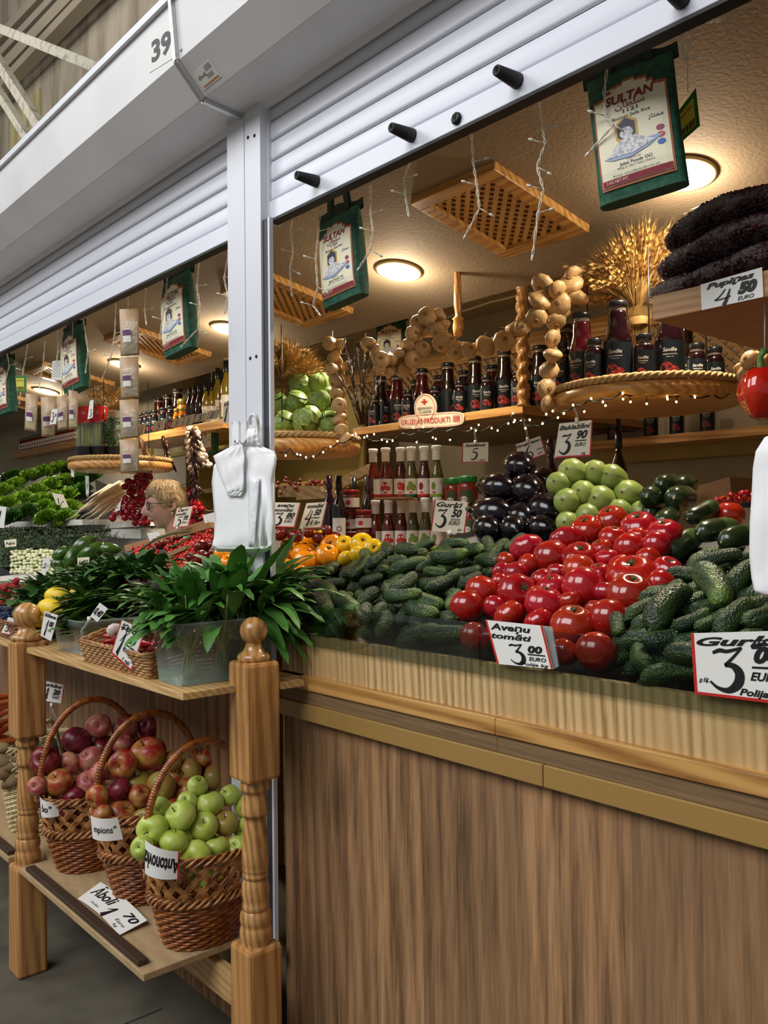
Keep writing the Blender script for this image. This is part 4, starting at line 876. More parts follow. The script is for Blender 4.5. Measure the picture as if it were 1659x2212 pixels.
def bulb_proto(mw,ms,label,root='garlic_root',name='garlic_bulb'):
    m=MB()
    def fn(u,v):
        a=2*PI*u; th=PI*v; rr=math.sin(th)**.8 if 0<v<1 else 0; z=-math.cos(th)
        k=1+.075*abs(math.cos(4.5*a))*rr-.03; top=max(0,z-.4)/.6; rr*=(1-.35*top)
        return Vector((rr*k*math.cos(a),rr*k*math.sin(a),z*.74+.45*top**2))
    m.grid(fn,28,14,closeu=True); m.tube([(0,0,1.0),(.03,0,1.35)],[.16,.11],7)
    m.cur=1; m.lathe([(.0,-.86),(.16,-.87),(.22,-.84),(.24,-.78)],10)
    return m
GM=bulb_proto(0,0,'').mesh('garlic_bulb',[MT['garlic_tan'],MT['garlic_root']]); GW=bulb_proto(0,0,'').mesh('garlic_bulb',[MT['garlic_white'],MT['garlic_root']])
def bulb_obj(name,me,M,parent=None):
    o=bpy.data.objects.new(name,me); COL.objects.link(o); 
    if parent: o.parent=parent; o.matrix_basis=M
    else: o.matrix_world=M
    return o
for i,(x,y) in enumerate(((247,1362),(305,1347),(318,1370),(296,1372))):
    p=P(x,y,proj((TX1-.06,1.1,ZB))[2]); o=bulb_obj('garlic_bulb',GW,TM(p,aimz((jit(1),jit(1),.4)),.020)); tag(o,['white garlic bulb at the left side of the chilli tray','white garlic bulb against the rim of the clear tub','pinkish garlic bulb behind the price card beside the clear tub','small garlic bulb lying behind the price card'][i],'garlic','garlic bulbs in the chilli tray')
# sorrel tub
a=PZ(118,1402,ZB); b=PZ(158,1418,ZB)
tub('plastic_tub',a.x-.01,b.x+.03,b.y+.01,1.22,ZB,.105,'small clear plastic tub of sorrel leaves beside the left post')
r=empty('sorrel_bunch',((a.x+b.x)/2,1.08,ZB+.095),'flat bundle of pointed sorrel leaves piled in the small clear tub','leafy bunch'); m=MB(); rs=random.Random(4)
for i in range(110):
    t=rs.random(); base=Vector((rs.uniform(-.10,.03),rs.uniform(-.11,.14),rs.uniform(-.035,.055)+.0)); an=rs.uniform(-.5,.6); d=Vector((math.cos(an)*.5,math.sin(an)+.7,rs.uniform(.0,.5)))
    leaf(m,base,d,rs.uniform(.12,.18),rs.uniform(.034,.05),droop=rs.uniform(.1,.7),fold=.2)
for i in range(40):
    base=Vector((rs.uniform(-.07,.05),rs.uniform(-.10,.12),rs.uniform(-.045,.0))); leaf(m,base,(rs.uniform(-1,1),rs.uniform(-1,1),.2),.06,.035)
m.build('leaves',MT['leaf_sorrel'],r)
# lemons
r=empty('lemon',(0,0,0),'x','lemon','l'); mb=MB()
mat('lemon_yellow',(244,206,38),rough=.35,bump=(60,.2,.02),mottle=((206,190,44),1.2,.55,.8),coat=.2)
def fn(u,v):
    a=2*PI*u; s=2*v-1; rr=(1-abs(s)**2.4)**.62 if abs(s)<1 else 0; return Vector((1.32*s+.0*a,.92*rr*math.cos(a)+0,.92*rr*math.sin(a)))
mb.grid(fn,26,22,closeu=True); mb.build('skin',MT['lemon_yellow'],r); MB().lathe([(0,.08),(.12,.06),(.14,-.05)],8,TM((1.28,0,0),aimz((1,0,0)))).build('nipple_end',MT['lemon_yellow'],r); LM=Proto(r)
for (x,y,rr,an,lb,Z) in ((124,1288,22,.1,'greenish yellow lemon resting on top behind the sorrel tub',2.95),(108,1314,23,-.2,'large yellow lemon behind the ball of the left post',2.85),(176,1286,22,.3,'yellow lemon half hidden by the sorrel leaves',2.98),(88,1340,16,.2,'yellow lemon low behind the left post ball',2.9),(228,1276,18,.4,'small yellow lemon behind the sorrel bundle',3.0)):
    LM.put(TM(P(x,y,Z),aimx((math.cos(an)*.7,math.sin(an)+.6,-.1),rnd(0,6)),rr*Z/F_PX),lb,'lemons behind the sorrel')
# left end: berry basket
a=PZ(0,1398,ZB)
wtray(-3.62,-3.0,.99,1.22,ZB,.06,'dark wicker tray of berries left of the left post',mt='wicker_dark')
mat('strawberry',(190,26,34),rough=.3,bump=(26,.5,.03,'v'),vary=.15); mat('blueberry',(52,60,92),rough=.55,vary=.2)
r=empty('strawberry',(0,0,0),'x','strawberry','s'); mb=MB(); mb.grid(lambda u,v:Vector(((math.sin(PI*v)**.75*(1-.38*(1-v)) if 0<v<1 else 0)*math.cos(2*PI*u),(math.sin(PI*v)**.75*(1-.38*(1-v)) if 0<v<1 else 0)*math.sin(2*PI*u),-1.25*math.cos(PI*v))),16,14,closeu=True); mb.build('flesh',MT['strawberry'],r)
mb=MB()
for k in range(7): leaf(mb,(0,0,1.15),(math.cos(k*.9),math.sin(k*.9),.25),.9,.4,droop=.8,n=4)
mb.build('green_cap',MT['leaf_sorrel'],r); SB=Proto(r)
SBL=[(8,1270,15),(28,1268,14),(50,1272,13),(20,1284,14),(42,1284,12),(64,1278,12),(5,1288,12),(78,1272,12),(60,1262,11),(34,1256,11),(10,1304,13),(30,1305,12),(88,1264,11),(16,1318,12),(2,1320,11)]
labs=pile_names([(t[0],t[1]) for t in SBL],3,'red strawberry','in the berry tub')
for (x,y,rr),lb in zip(SBL,labs): SB.put(TM(P(x,y,3.3),aimz((jit(1),jit(1),jit(.8)),rnd(0,6)),rr*3.3/F_PX*.8),lb,'strawberries at the left edge')
me=MB().lathe([(math.sin(PI*k/10),-math.cos(PI*k/10)) for k in range(11)],14).mesh('blueberry',MT['blueberry'])
BL=[(rnd(0,26),rnd(1312,1338)) for _ in range(26)]; labs=pile_names(BL,4,'blueberry','beneath the strawberries')
for (x,y),lb in zip(BL,labs): o=bulb_obj('blueberry',me,TM(P(x,y,3.14),None,.0085)); tag(o,lb,'blueberry','blueberries at the left edge')
tub('berry_tub',PX(0,1290,-3.9).x,-3.42,1.2,1.36,1.15,.07,'clear punnet of strawberries behind the wicker berry tray')
# ---------------------------------------------------------------- counter display behind the stand
LY,LZ,LK=1.40,1.17,.56
r=empty('produce_bench',(-4,1.4,1.15),'sloping display bench behind the apple stand under the herbs and cherry tomatoes','bench'); c=r.location
m=MB(); m.prism([Vector((-9,1.36,LZ-.08))-c,Vector((-9,1.90,LZ-.08+LK*.54))-c,Vector((-9,1.90,1.152))-c,Vector((-9,1.36,1.152))-c],(6.85,0,0)); m.build('sloping_tray',MT['crate_black'],r)
def bush(name,ctr,size,n,lw,m_,label,seed,cat='herbs',L=(.05,.08),up=.3,kind=None):
    rs=random.Random(seed); r=empty(name,ctr,label,cat); mb=MB()
    for i in range(n):
        u=Vector((rs.gauss(0,.42),rs.gauss(0,.42),abs(rs.gauss(0,.35)))); b=Vector((u.x*size[0],u.y*size[1],u.z*size[2])); d=Vector((u.x+rs.uniform(-.7,.7),u.y+rs.uniform(-.7,.7),up+rs.uniform(-.2,.7)))
        leaf(mb,b,d,rs.uniform(*L),rs.uniform(*lw),droop=rs.uniform(.4,1.2),n=5,fold=.3)
    mb.build('leaves',MT[m_],r); return r
for i,(x,y,Z,sx) in enumerate(((130,1262,3.35,.16),(190,1245,3.3,.17),(250,1235,3.1,.16),(300,1225,3.0,.13),(215,1275,3.0,.14),(110,1290,3.05,.10))):
    bush('mint_bunch',P(x,y+20,Z),(sx,.12,.055),200,(.034,.05),'leaf_mint',['loose bunch of mint between the strawberries and the avocados','bunch of mint directly below the avocados','bunch of mint left of the wild garlic leaves','bunch of mint nearest the cherry tomato trays','bunch of mint above the sorrel bundle','small sprig of mint behind the lemons'][i],20+i,'mint')
mat('avocado',(74,108,38),rough=.12,coat=.5,bump=(20,.1,.02),mottle=((34,56,20),2,.4,.7)); 
r=empty('avocado',(0,0,0),'x','avocado','a'); mb=MB(); mb.grid(lambda u,v:Vector((1.45*(2*v-1),(math.sin(PI*v)**.62*(1-.30*v) if 0<v<1 else 0)*math.cos(2*PI*u),(math.sin(PI*v)**.62*(1-.30*v) if 0<v<1 else 0)*math.sin(2*PI*u))),26,20,closeu=True); mb.build('skin',MT['avocado'],r); MB().lathe([(0,.05),(.06,.03),(.07,-.03)],8,TM((1.45,0,0),aimz((1,0,0)))).build('stem_end',MT['scar_brown'],r); AV=Proto(r)
for (x,y,rr,dx,dz,lb) in ((135,1195,17,.9,.5,'dark green avocado at the far left of the pile'),(182,1178,22,.8,.6,'long avocado leaning across the top of the pile'),(197,1192,24,.75,.45,'round green avocado at the front of the pile behind the price card'),(238,1186,17,1,-.05,'avocado lying at the right end of the pile'),(155,1206,20,.2,.9,'avocado standing low in the middle of the pile'),(132,1218,16,.9,.1,'lowest avocado sunk in the mint leaves')):
    Z=3.55; AV.put(TM(P(x,y,Z),aimx((RT*dx+UP*dz+FW*.15),rnd(0,6)),rr*Z/F_PX),lb,'avocados on the bench')
# spring onions
r=empty('spring_onion',(0,0,0),'x','spring onion','s'); MB().lathe([(0,-.5),(.5,-.42),(1,0),(.9,.5),(.6,1.2),(.5,2)],12).build('bulb',MT['stem_pale'],r) 
mat('onion_white',(226,226,196),rough=.35,vary=.08); r2=[c for c in bpy.data.objects if c.parent==r][0]; r2.data.materials[0]=MT['onion_white']; MB().tube([(0,0,2),(0,0,9)],[.5,.4],7).build('stalk',MT['stem_pale'],r); SO=Proto(r)
OL=[]
y=1190
while y<1238:
    x=24+(y%3)
    while x<118-(1238-y)*.1:
        OL.append((x+rnd(-2,2),y+rnd(-2,2))); x+=8.6
    y+=6.6
labs=pile_names(OL,8,'white spring onion','in the tray')
for (x,y),lb in zip(OL,labs):
    Z=3.75+(1238-y)*.006; SO.put(TM(P(x,y,Z),aimz((-.72+jit(.10),.64,.05+jit(.06)),rnd(0,6)),.0082*rnd(.8,1.15)),lb,'white spring onions in the tray')
q=quad_on([(0,1245),(122,1240),(122,1254),(0,1259)],3.72,(.3,-.95,0)); MB().prism([q[3],q[2],q[1],q[0]],(-.1,.5,.03)).build('white_tray',MT['white_tray']); tag(bpy.data.objects['white_tray'],'shallow white tray under the spring onions','tray')
# dill
r=empty('dill',P(140,1185,4.6),'dark feathery bank of dill behind the spring onions and avocados','dill'); r['kind']='stuff'; m=MB(); rs=random.Random(9); c=r.location
for i in range(2600):
    x=rs.uniform(5,268); y=rs.uniform(1148,1225) if x<235 else rs.uniform(1165,1225); p=P(x,y,4.75-(y-1140)*.006)-c; an=rs.uniform(0,6.28); d=Vector((math.cos(an)*.6,math.sin(an)*.5-.35,rs.uniform(.1,1))).normalized()
    s=d.cross(Vector((rs.random(),rs.random(),.3))).normalized()*.0022; e1=p+d*.035; e2=p+d*.035+(d+Vector((0,0,-.6))).normalized()*.03
    m.add([p-s,p+s,e1+s,e1-s,e2],[(0,1,2,3),(3,2,4)],False)
m.build('fronds',MT['dill_green'],r)['kind']='stuff'
MB().prism([P(0,1160,4.85)-c,P(262,1160,4.85)-c,P(285,1215,4.6)-c,P(0,1225,4.6)-c],(0,.2,-.1)).build('bed',MT['dill_green'],r)
# lettuces
def lettuce_mesh(m_,seed):
    rs=random.Random(seed); mb=MB()
    for i in range(46):
        a=rs.uniform(0,6.28); e_=rs.uniform(.2,1.45); d=Vector((math.cos(a)*math.cos(e_),math.sin(a)*math.cos(e_),math.sin(e_))); s=d.cross(Vector((0,0,1))); s=s.normalized() if s.length>.05 else Vector((1,0,0)); up=s.cross(d)
        vs=[]; n=9; R0=rs.uniform(.35,.55)
        for k in range(n+1):
            t=(k/n-.5)*2; vs.append(d*.25+s*t*.16)
            vs.append(d*(.62)+s*t*.36+up*(.07*math.sin(k*2.6+i)))
            vs.append(d*(.62+R0*.9)+s*t*.46+up*(.17*math.sin(k*2.9+i*1.3))+d*.08*math.cos(k*4.1))
        mb.add(vs,[(3*k+j,3*k+3+j,3*k+4+j,3*k+1+j) for k in range(n) for j in (0,1)],True)
    return mb.mesh('lettuce',MT[m_])
LM1=[lettuce_mesh('leaf_lettuce',s) for s in (1,2)]; LM2=lettuce_mesh('leaf_lettuce_dark',3)
LT=[]
for x,y,k in ((10,1072,0),(38,1058,0),(66,1040,1),(95,1030,0),(128,1022,1),(160,1020,2),(190,1030,2),(18,1100,0),(50,1088,1),(82,1072,0),(112,1058,1),(142,1050,0),(172,1048,2),(120,1090,0),(150,1080,1),(100,1108,0),(128,1115,1),(92,1092,0),(155,1108,0),(180,1070,2),(30,1040,2),(60,1118,2),(0,1125,2),(105,1130,0),(30,1130,2),(145,1130,1),(200,1042,2)): LT.append((x,y,k))
labs=pile_names([(t[0],t[1]) for t in LT],6,'curly green lettuce','on the rear display')
for (x,y,k),lb in zip(LT,labs):
    Z=5.9-(y-1020)*.009; o=bulb_obj('lettuce',LM2 if k==2 else LM1[k],TM(P(x,y,Z),aimz((jit(.4),-.5,1),rnd(0,6)),.075)); tag(o,lb,'lettuce','curly lettuces on the rear display')
r=empty('lettuce_bank',P(90,1090,5.9),'black stepped crate bank carrying the curly lettuces','crate'); c=r.location
MB().prism([P(-60,1075,6.15)-c,P(110,1025,6.15)-c,P(205,1035,6.1)-c,P(215,1130,5.3)-c,P(-60,1150,5.3)-c],(0,.12,-.05)).build('crate',MT['crate_black'],r)
for nm_,px_,lb in (('white_ledge',[(0,1128),(178,1122),(178,1134),(0,1140)],'white ledge under the curly lettuces'),('white_ledge',[(168,1130),(292,1128),(310,1136),(168,1146)],'white ledge under the daikon and radishes')):
    q=quad_on(px_,5.0 if 'lett' in lb else 4.9,(.3,-.95,0)); MB().prism([q[3],q[2],q[1],q[0]],(0,.25,0)).build(nm_,MT['white_tray']); tag(bpy.data.objects[-1] if False else [o for o in bpy.data.objects if o.name.startswith(nm_) and 'label' not in o][0],lb,'ledge')
q=quad_on([(240,1143),(304,1143),(306,1215),(240,1215)],4.8,(.3,-.95,0)); MB().prism([q[3],q[2],q[1],q[0]],(0,.3,0)).build('white_cabinet',MT['white_tray']); tag(bpy.data.objects['white_cabinet'],'white cabinet side below the radishes, left of the woman','cabinet')
# daikon
mat('daikon',(222,206,170),rough=.4,mottle=((190,168,124),5,.5,.75)); r=empty('daikon',(0,0,0),'x','daikon radish','d'); mb=MB()
mb.grid(lambda u,v:Vector((6*(v-.5),(1-v**2.2)**.8*(.75 if v<.03 else 1)*math.cos(2*PI*u)+.25*math.sin(5*v),(1-v**2.2)**.8*math.sin(2*PI*u))) if v<1 else Vector((3.3,.1,0)),14,18,closeu=True); mb.build('root',MT['daikon'],r); MB().tube([(2.6,-.1,0),(3.6,.2,-.2),(4.4,0,-.5)],[.2,.1,.04],5).build('root_tail',MT['daikon'],r)
MB().tube([(-2.9,0,0),(-3.3,0,.2)],[.6,.45],7).build('leaf_crown',MT['stem_pale'],r); DA=Proto(r)
DL=[((262,1042),(182,1092),6.5,'topmost daikon, its tip pointing left above the others'),((268,1046),(165,1110),7.5,'second daikon down, long and straight, tip at lower left'),((268,1056),(185,1112),7,'daikon in the middle of the bunch'),((270,1064),(192,1118),6.5,'fourth daikon down with a crooked tip'),((270,1075),(205,1122),6,'daikon low in the bunch beside the radishes'),((240,1048),(190,1078),5,'thin daikon at the back of the bunch'),((250,1082),(212,1120),4.5,'lowest thin daikon near the white ledge')]
for (a,b,rr,lb) in DL:
    Z=4.85; A=P(*a,Z+.1); Bp=P(*b,Z-.15); R=rr*Z/F_PX; M=TM((A+Bp)/2,aimx(Bp-A,rnd(0,6)))@Matrix.Diagonal(((Bp-A).length/6.3,R,R,1)); DA.put(M,lb,'white daikon radishes')
# radishes
mat('radish',(168,20,46),rough=.25,coat=.3,vary=.12); r=empty('radish',(0,0,0),'x','radish','r'); MB().lathe([(math.sin(PI*k/12)*(1-.12*(k/12)),-math.cos(PI*k/12)) for k in range(13)],18).build('root',MT['radish'],r)
MB().tube([(0,0,-.9),(.2,.1,-1.6),(.1,.4,-2.4),(-.3,.5,-3.2)],[.13,.06,.04,.03],5).build('root_tail',MT['daikon'],r); RA=Proto(r)
RL=[]
for pg,st in (([(300,1010),(322,1018),(330,1040),(316,1045),(318,1130),(280,1130),(262,1110),(240,1125),(238,1112),(262,1080),(268,1045),(290,1030)],13.5),([(398,1048),(410,1056),(438,1100),(448,1132),(405,1132),(398,1100)],12.5)):
    y=min(p[1] for p in pg); row=0
    while y<max(p[1] for p in pg):
        x=230+(row%2)*st/2
        while x<450:
            if inpoly(x,y,pg): RL.append((x+rnd(-2,2),y+rnd(-2,2)))
            x+=st
        y+=st*.8; row+=1
labs=pile_names(RL,9,'red radish','in the bunches')
for (x,y),lb in zip(RL,labs):
    Z=4.75 if x<350 else 4.95; Z+=rnd(-.06,.06)-(y-1010)*.001; RA.put(TM(P(x,y,Z),aimz((jit(1),jit(1)-.2,.6+jit(.5)),rnd(0,6)),8.2*Z/F_PX*rnd(.85,1.12)),lb,'red radishes in bunches')
# cherry tomatoes in cardboard trays
mat('cherry_red',(206,34,22),rough=.12,coat=.4,vary=.12); me=MB().lathe([(math.sin(PI*k/8),-math.cos(PI*k/8)) for k in range(9)],12).mesh('cherry_tomato',MT['cherry_red'])
me_ct=me; CL=[]
for pg,st in (([(352,1180),(395,1165),(420,1155),(460,1150),(462,1170),(430,1192),(395,1235),(360,1225),(370,1200)],7.6),([(282,1185),(300,1172),(330,1168),(350,1170),(345,1190),(330,1215),(300,1215)],7.8),([(238,1262),(262,1256),(284,1266),(275,1280),(245,1276)],8),([(330,1220),(352,1214),(372,1232),(360,1262),(335,1250)],8),([(290,1240),(318,1236),(330,1250),(310,1258)],8),([(448,1140),(460,1138),(460,1150),(440,1154)],7)):
    y=min(p[1] for p in pg); row=0
    while y<max(p[1] for p in pg):
        x=230+(row%2)*st/2
        while x<470:
            if inpoly(x,y,pg) and len(CL)<290: CL.append((x+rnd(-1.5,1.5),y+rnd(-1.5,1.5)))
            x+=st
        y+=st*.72; row+=1
labs=pile_names(CL,15,'red cherry tomato','in the trays')
for (x,y),lb in zip(CL,labs):
    p=slope(x,y,LY,LZ+.02,LK); Z=proj(p)[2]; o=bulb_obj('cherry_tomato',me,TM(p,None,(4.9*Z/F_PX,4.9*Z/F_PX,4.7*Z/F_PX))); tag(o,lb,'cherry tomato','cherry tomatoes in the cardboard trays')
RT_L=[(345,1178,11,'b'),(365,1170,12,'u'),(385,1160,10,'u'),(372,1182,9,'b'),(332,1186,9,'b'),(436,1184,18,'b'),(440,1204,17,'u'),(456,1196,14,'b'),(412,1204,12,'b'),(425,1214,12,'u'),(460,1178,12,'b')]
place_round(RT_L,TDK,pile_names([(t[0],t[1]) for t in RT_L],3,'dark red tomato','behind the wild garlic'),'dark tomatoes behind the wild garlic',k=LK,y0=LY,z0=LZ+.03)
OR_L=[(478,1200,18,'b'),(502,1197,17,'b'),(490,1214,16,'u'),(470,1220,13,'b'),(508,1216,12,'b')]
place_round(OR_L,TO,pile_names([(t[0],t[1]) for t in OR_L],2,'orange tomato','left of the white post'),'orange tomatoes left of the white post',k=LK,y0=LY,z0=LZ+.05)
for px_,Z,lb in (([(268,1178),(452,1128),(456,1140),(272,1192)],3.7,'cardboard tray edge behind the cherry tomatoes'),([(318,1212),(400,1178),(402,1186),(320,1222)],3.35,'cardboard tray divider among the cherry tomatoes'),([(395,1138),(462,1118),(463,1132),(398,1152)],4.0,'cardboard box edge below the Čerri tomāti card')):
    q=quad_on(px_,Z,(.2,-.98,0)); o=MB().prism([q[3],q[2],q[1],q[0]],(0,.02,0)).build('cardboard_tray',MT['cardboard']); tag(o,lb,'tray')
mat('vine_green',(70,92,38),rough=.6)
for pts,lb in (([(300,1190),(335,1165),(372,1152),(410,1148)],'green tomato vine stem left of the Čerri tomāti card'),([(372,1182),(395,1170),(412,1158)],'green tomato vine stem lying over the cherry tomatoes')):
    o=MB().tube([P(x,y,3.55) for x,y in pts],.005,6).build('tomato_vine',MT['vine_green']); tag(o,lb,'vine')
# carrots and root basket at the lower left
mat('carrot',(206,104,48),rough=.5,vary=.12,mottle=((176,84,40),6,.5,.75)); r=empty('carrot',(0,0,0),'x','carrot','c'); mb=MB()
mb.grid(lambda u,v:Vector((5*(v-.5),((1-v)**.45 if v>.06 else .7+v*4)*(1-.3*v)*math.cos(2*PI*u),((1-v)**.45 if v>.06 else .7+v*4)*(1-.3*v)*math.sin(2*PI*u))),14,16,closeu=True); mb.build('root',MT['carrot'],r); MB().tube([(-2.5,0,0),(-2.75,0,.1)],[.35,.25],7).build('crown',MT['calyx'],r); CA=Proto(r)
for i,(a,b) in enumerate((((34,1502),(-40,1512)),((30,1520),(-45,1545)),((36,1548),(-40,1580)),((38,1560),(-40,1602)),((20,1590),(-50,1600)),((34,1592),(-40,1622)),((45,1598),(-40,1612)),((30,1515),(-50,1530)),((25,1535),(-50,1562)))):
    Z=3.15-i*.01; A=P(*a,Z); B_=P(*b,Z-.1); R=13*Z/F_PX; CA.put(TM((A+B_)/2,aimx(A-B_,rnd(0,6)))@Matrix.Diagonal(((A-B_).length/5,R,R,1)),pile_names([(0,k) for k in range(9)],9,'orange carrot','left of the left post')[i].replace(', only one',''),'carrots left of the left post')
basket((-3.20,1.14,.365),.16,.15,.30,.2,.06,0,'pale cane basket of roots left of the left post',sc=.75,mt='wicker_white',ml='wicker_white',handle=False)
m=MB(); 
for o in (0,PI): m.tube([P(100+38*t,1560+95*t*t+2*math.sin(t*40+o)-6*math.sin(PI*t)*2,2.92+.003*math.cos(t*40+o)) for t in [k/30 for k in range(31)]],.006,6)
tag(m.build('basket_handle',MT['wicker_white']),'pale twisted cane handle behind the dark red apples','handle') 
mat('potato_skin',(128,104,72),rough=.8,vary=.2); r=empty('potato',(0,0,0),'x','potato','p'); mb=fruit_mesh('p',None,1,.8,.05,.05,3,.06,sx=1.35); mb.build('skin',MT['potato_skin'],r)
MB().lathe([(0,.0),(.05,.01),(.06,-.02)],6,TM((0,.9,.3),aimz((0,1,.3)))).build('eye',MT['scar_brown'],r); PT=Proto(r)
PL=[(10,1640,18),(28,1655,17),(12,1670,19),(32,1680,17),(34,1630,15),(4,1615,14),(22,1690,15)]
labs=pile_names([(t[0],t[1]) for t in PL],3,'brown root','in the pale basket')
for (x,y,rr),lb in zip(PL,labs): PT.put(TM(P(x,y,3.02),aimz((jit(1),jit(1),1),rnd(0,6)),rr*3.02/F_PX),lb,'brown roots in the pale basket')
mat('melon_dark',(46,48,36),rough=.4,mottle=((70,70,46),8,.5,.7)); 
for (x,y,rr),lb in zip(((112,1625,34),(82,1665,24)),('dark round root behind the apples and the left post','dark root low behind the left post')):
    o=fruit_mesh('m',None,1,.85,.1,.05,4,.03).build('dark_squash',MT['melon_dark']); o.matrix_world=TM(P(x,y,3.02),aimz((.2,0,1)),rr*3.02/F_PX); tag(o,lb,'squash')
# ================================================================ shopkeeper
mat('skin',(212,164,146),rough=.5,sss=.12,mottle=((200,136,116),14,.5,.75)); mat('hair_blond',(190,164,122),rough=.5,bump=(60,.5,.004),mottle=((142,112,78),18,.4,.65,(1,1,.25))); mat('shirt_teal',(60,150,120),rough=.75,mottle=((24,60,58),26,.60,.64)); mat('glasses_black',(20,24,24),rough=.2); mat('lip',(176,96,90),rough=.4); mat('eye_white',(220,214,206),rough=.2); mat('trousers',(40,44,56),rough=.8); glass('lens_glass',(226,230,228),rough=.02,refl=1.0); mat('pearl',(236,232,224),rough=.2)
HC=P(358,1092,4.42)                                     # middle of the head
fwd=(RT*-.88-FW*.50); fwd.z=-.10; fwd.normalize(); upv=(Vector((0,0,1))-fwd*fwd.z).normalized(); lft=upv.cross(fwd)
HR=Matrix((fwd,lft,upv)).transposed(); HM=TM(HC,HR)
gs=lambda a,b,w:math.exp(-((a-b)/w)**2)
def head(a,t,k=1.0):
    a=(a+PI)%(2*PI)-PI; st,ct=math.sin(t),math.cos(t); x,y,z=.100*st*math.cos(a),.077*st*math.sin(a),.118*ct
    if z<0:
        q=(-z/.118); y*=1-.30*q**1.1
        x=x*(1-.10*q) if x>0 else x*(1-.50*q**1.3)
    r=.030*gs(a,0,.13)*gs(t,1.78,.16)+.016*gs(a,0,.10)*gs(t,1.60,.20)+.013*gs(a,0,.45)*gs(t,2.55,.22)+.007*gs(a,0,.24)*gs(t,2.13,.07)-.010*(gs(a,.36,.2)+gs(a,-.36,.2))*gs(t,1.52,.14)+.004*gs(t,1.33,.1)*gs(a,0,.6)+.006*(gs(a,.55,.3)+gs(a,-.55,.3))*gs(t,1.85,.25)
    d=Vector((x,y,z)); return d*k+Vector((st*math.cos(a),st*math.sin(a),ct))*r
m=MB(); m.grid(lambda u,v:HM@head(2*PI*u,.001+(PI-.002)*v),96,72,closeu=True)
H=HM; F0=Vector((HC.x,HC.y,0))
neck=HM@Vector((-.035,0,-.09)); sh=HC+Vector((0,0,-.20))-Vector((fwd.x,fwd.y,0))*.06; hip=Vector((sh.x,sh.y,.92))
m.tube([neck+upv*.03,(neck+sh)/2,sh],[.052,.053,.06],18)
m.tube([sh+Vector((0,0,.02)),sh-Vector((0,0,.08)),sh-Vector((0,0,.25)),hip+Vector((0,0,.12)),hip,hip-Vector((0,0,.08))],[.07,.14,.145,.13,.155,.14],24)
for sg in (1,-1):
    s=sh+lft*sg*.17+Vector((0,0,-.05)); el=s+Vector((0,0,-.28))+lft*sg*.04-fwd*.02; wr=el+fwd*.20+Vector((0,0,-.10)); hd=wr+fwd*.08+Vector((0,0,-.02))
    m.tube([sh+lft*sg*.08+Vector((0,0,-.03)),s,s.lerp(el,.5),el,el.lerp(wr,.4),wr],[.06,.055,.046,.038,.036,.025],16)
    m.tube([wr,wr.lerp(hd,.5),hd],[.026,.034,.030],12)
    for k in range(4): b=hd+lft*sg*(.022-.015*k)*1.0; L=(.060,.070,.066,.052)[k]; m.tube([b-fwd*.01,b+fwd*L*.5+Vector((0,0,-.006)),b+fwd*L+Vector((0,0,-.024))],[.0095,.0085,.007],8)
    b=wr+fwd*.03-lft*sg*.028; m.tube([b,b+fwd*.03-lft*sg*.02,b+fwd*.055-lft*sg*.022+Vector((0,0,-.012))],[.011,.010,.008],8)
    h=hip+lft*sg*.085; kn=Vector((h.x,h.y,.50)); an=Vector((h.x,h.y,.08)); m.tube([h,h.lerp(kn,.5),kn,kn.lerp(an,.35),an],[.10,.085,.06,.058,.038],16)
    m.tube([an+Vector((0,0,-.03))-fwd*.05,an+Vector((0,0,-.04))+fwd*.06,an+Vector((0,0,-.05))+fwd*.15],[.036,.038,.026],12)
    # ear
    m.tube([HM@Vector((-.012,sg*.072,.012)),HM@Vector((-.022,sg*.085,.004)),HM@Vector((-.018,sg*.083,-.020)),HM@Vector((-.006,sg*.073,-.030))],[.008,.009,.009,.006],8)
body=m.build('person',MT['skin']); md=body.modifiers.new('r','REMESH'); md.mode='VOXEL'; md.voxel_size=.0045; md.use_smooth_shade=True; sm=body.modifiers.new('s','SMOOTH'); sm.factor=.5; sm.iterations=3
tag(body,'blonde woman with dark glasses and teal top behind the counter, looking left','person')
# clothing and details, children of the body
m=MB(); m.tube([sh+Vector((0,0,.015)),sh-Vector((0,0,.06)),sh-Vector((0,0,.25)),hip+Vector((0,0,.12)),hip,hip-Vector((0,0,.06))],[.085,.160,.160,.148,.172,.17],28)
for sg in (1,-1):
    s=sh+lft*sg*.17+Vector((0,0,-.05)); el=s+Vector((0,0,-.28))+lft*sg*.04-fwd*.02; m.tube([sh+lft*sg*.05+Vector((0,0,-.02)),s,s.lerp(el,.6)],[.075,.068,.058],18)
o=m.build('shirt',MT['shirt_teal'],body); md=o.modifiers.new('r','REMESH'); md.mode='VOXEL'; md.voxel_size=.010; md.use_smooth_shade=True; sm=o.modifiers.new('s','SMOOTH'); sm.iterations=6
m=MB()
for sg in (1,-1): h=hip+lft*sg*.085; kn=Vector((h.x,h.y,.50)); an=Vector((h.x,h.y,.07)); m.tube([hip+Vector((0,0,.02)),h,h.lerp(kn,.5),kn,an],[.15,.115,.10,.078,.07],18)
m.build('trousers',MT['trousers'],body)
def hairf(u,v):
    a=2*PI*u-PI; aa=abs(a); tmax=1.16+.06*math.sin(a*9) if aa<.8 else (1.16+(aa-.8)/.5*.55 if aa<1.3 else (1.71-.12*math.sin(PI*(aa-1.3)/.45) if aa<1.75 else min(2.25,1.71+(aa-1.75)*1.8)))
    t=.002+(tmax-.002)*v; p=head(a,t); n=p.normalized(); bulk=.009+.012*math.sin(PI*min(1,v*1.1))**.7*(1.25 if aa>.9 else 1)
    bulk*=1+.10*math.sin(a*37+v*3); 
    if v>.97: bulk*=.5
    return HM@(p+n*bulk)
m=MB(); m.grid(hairf,150,30,closeu=True); 
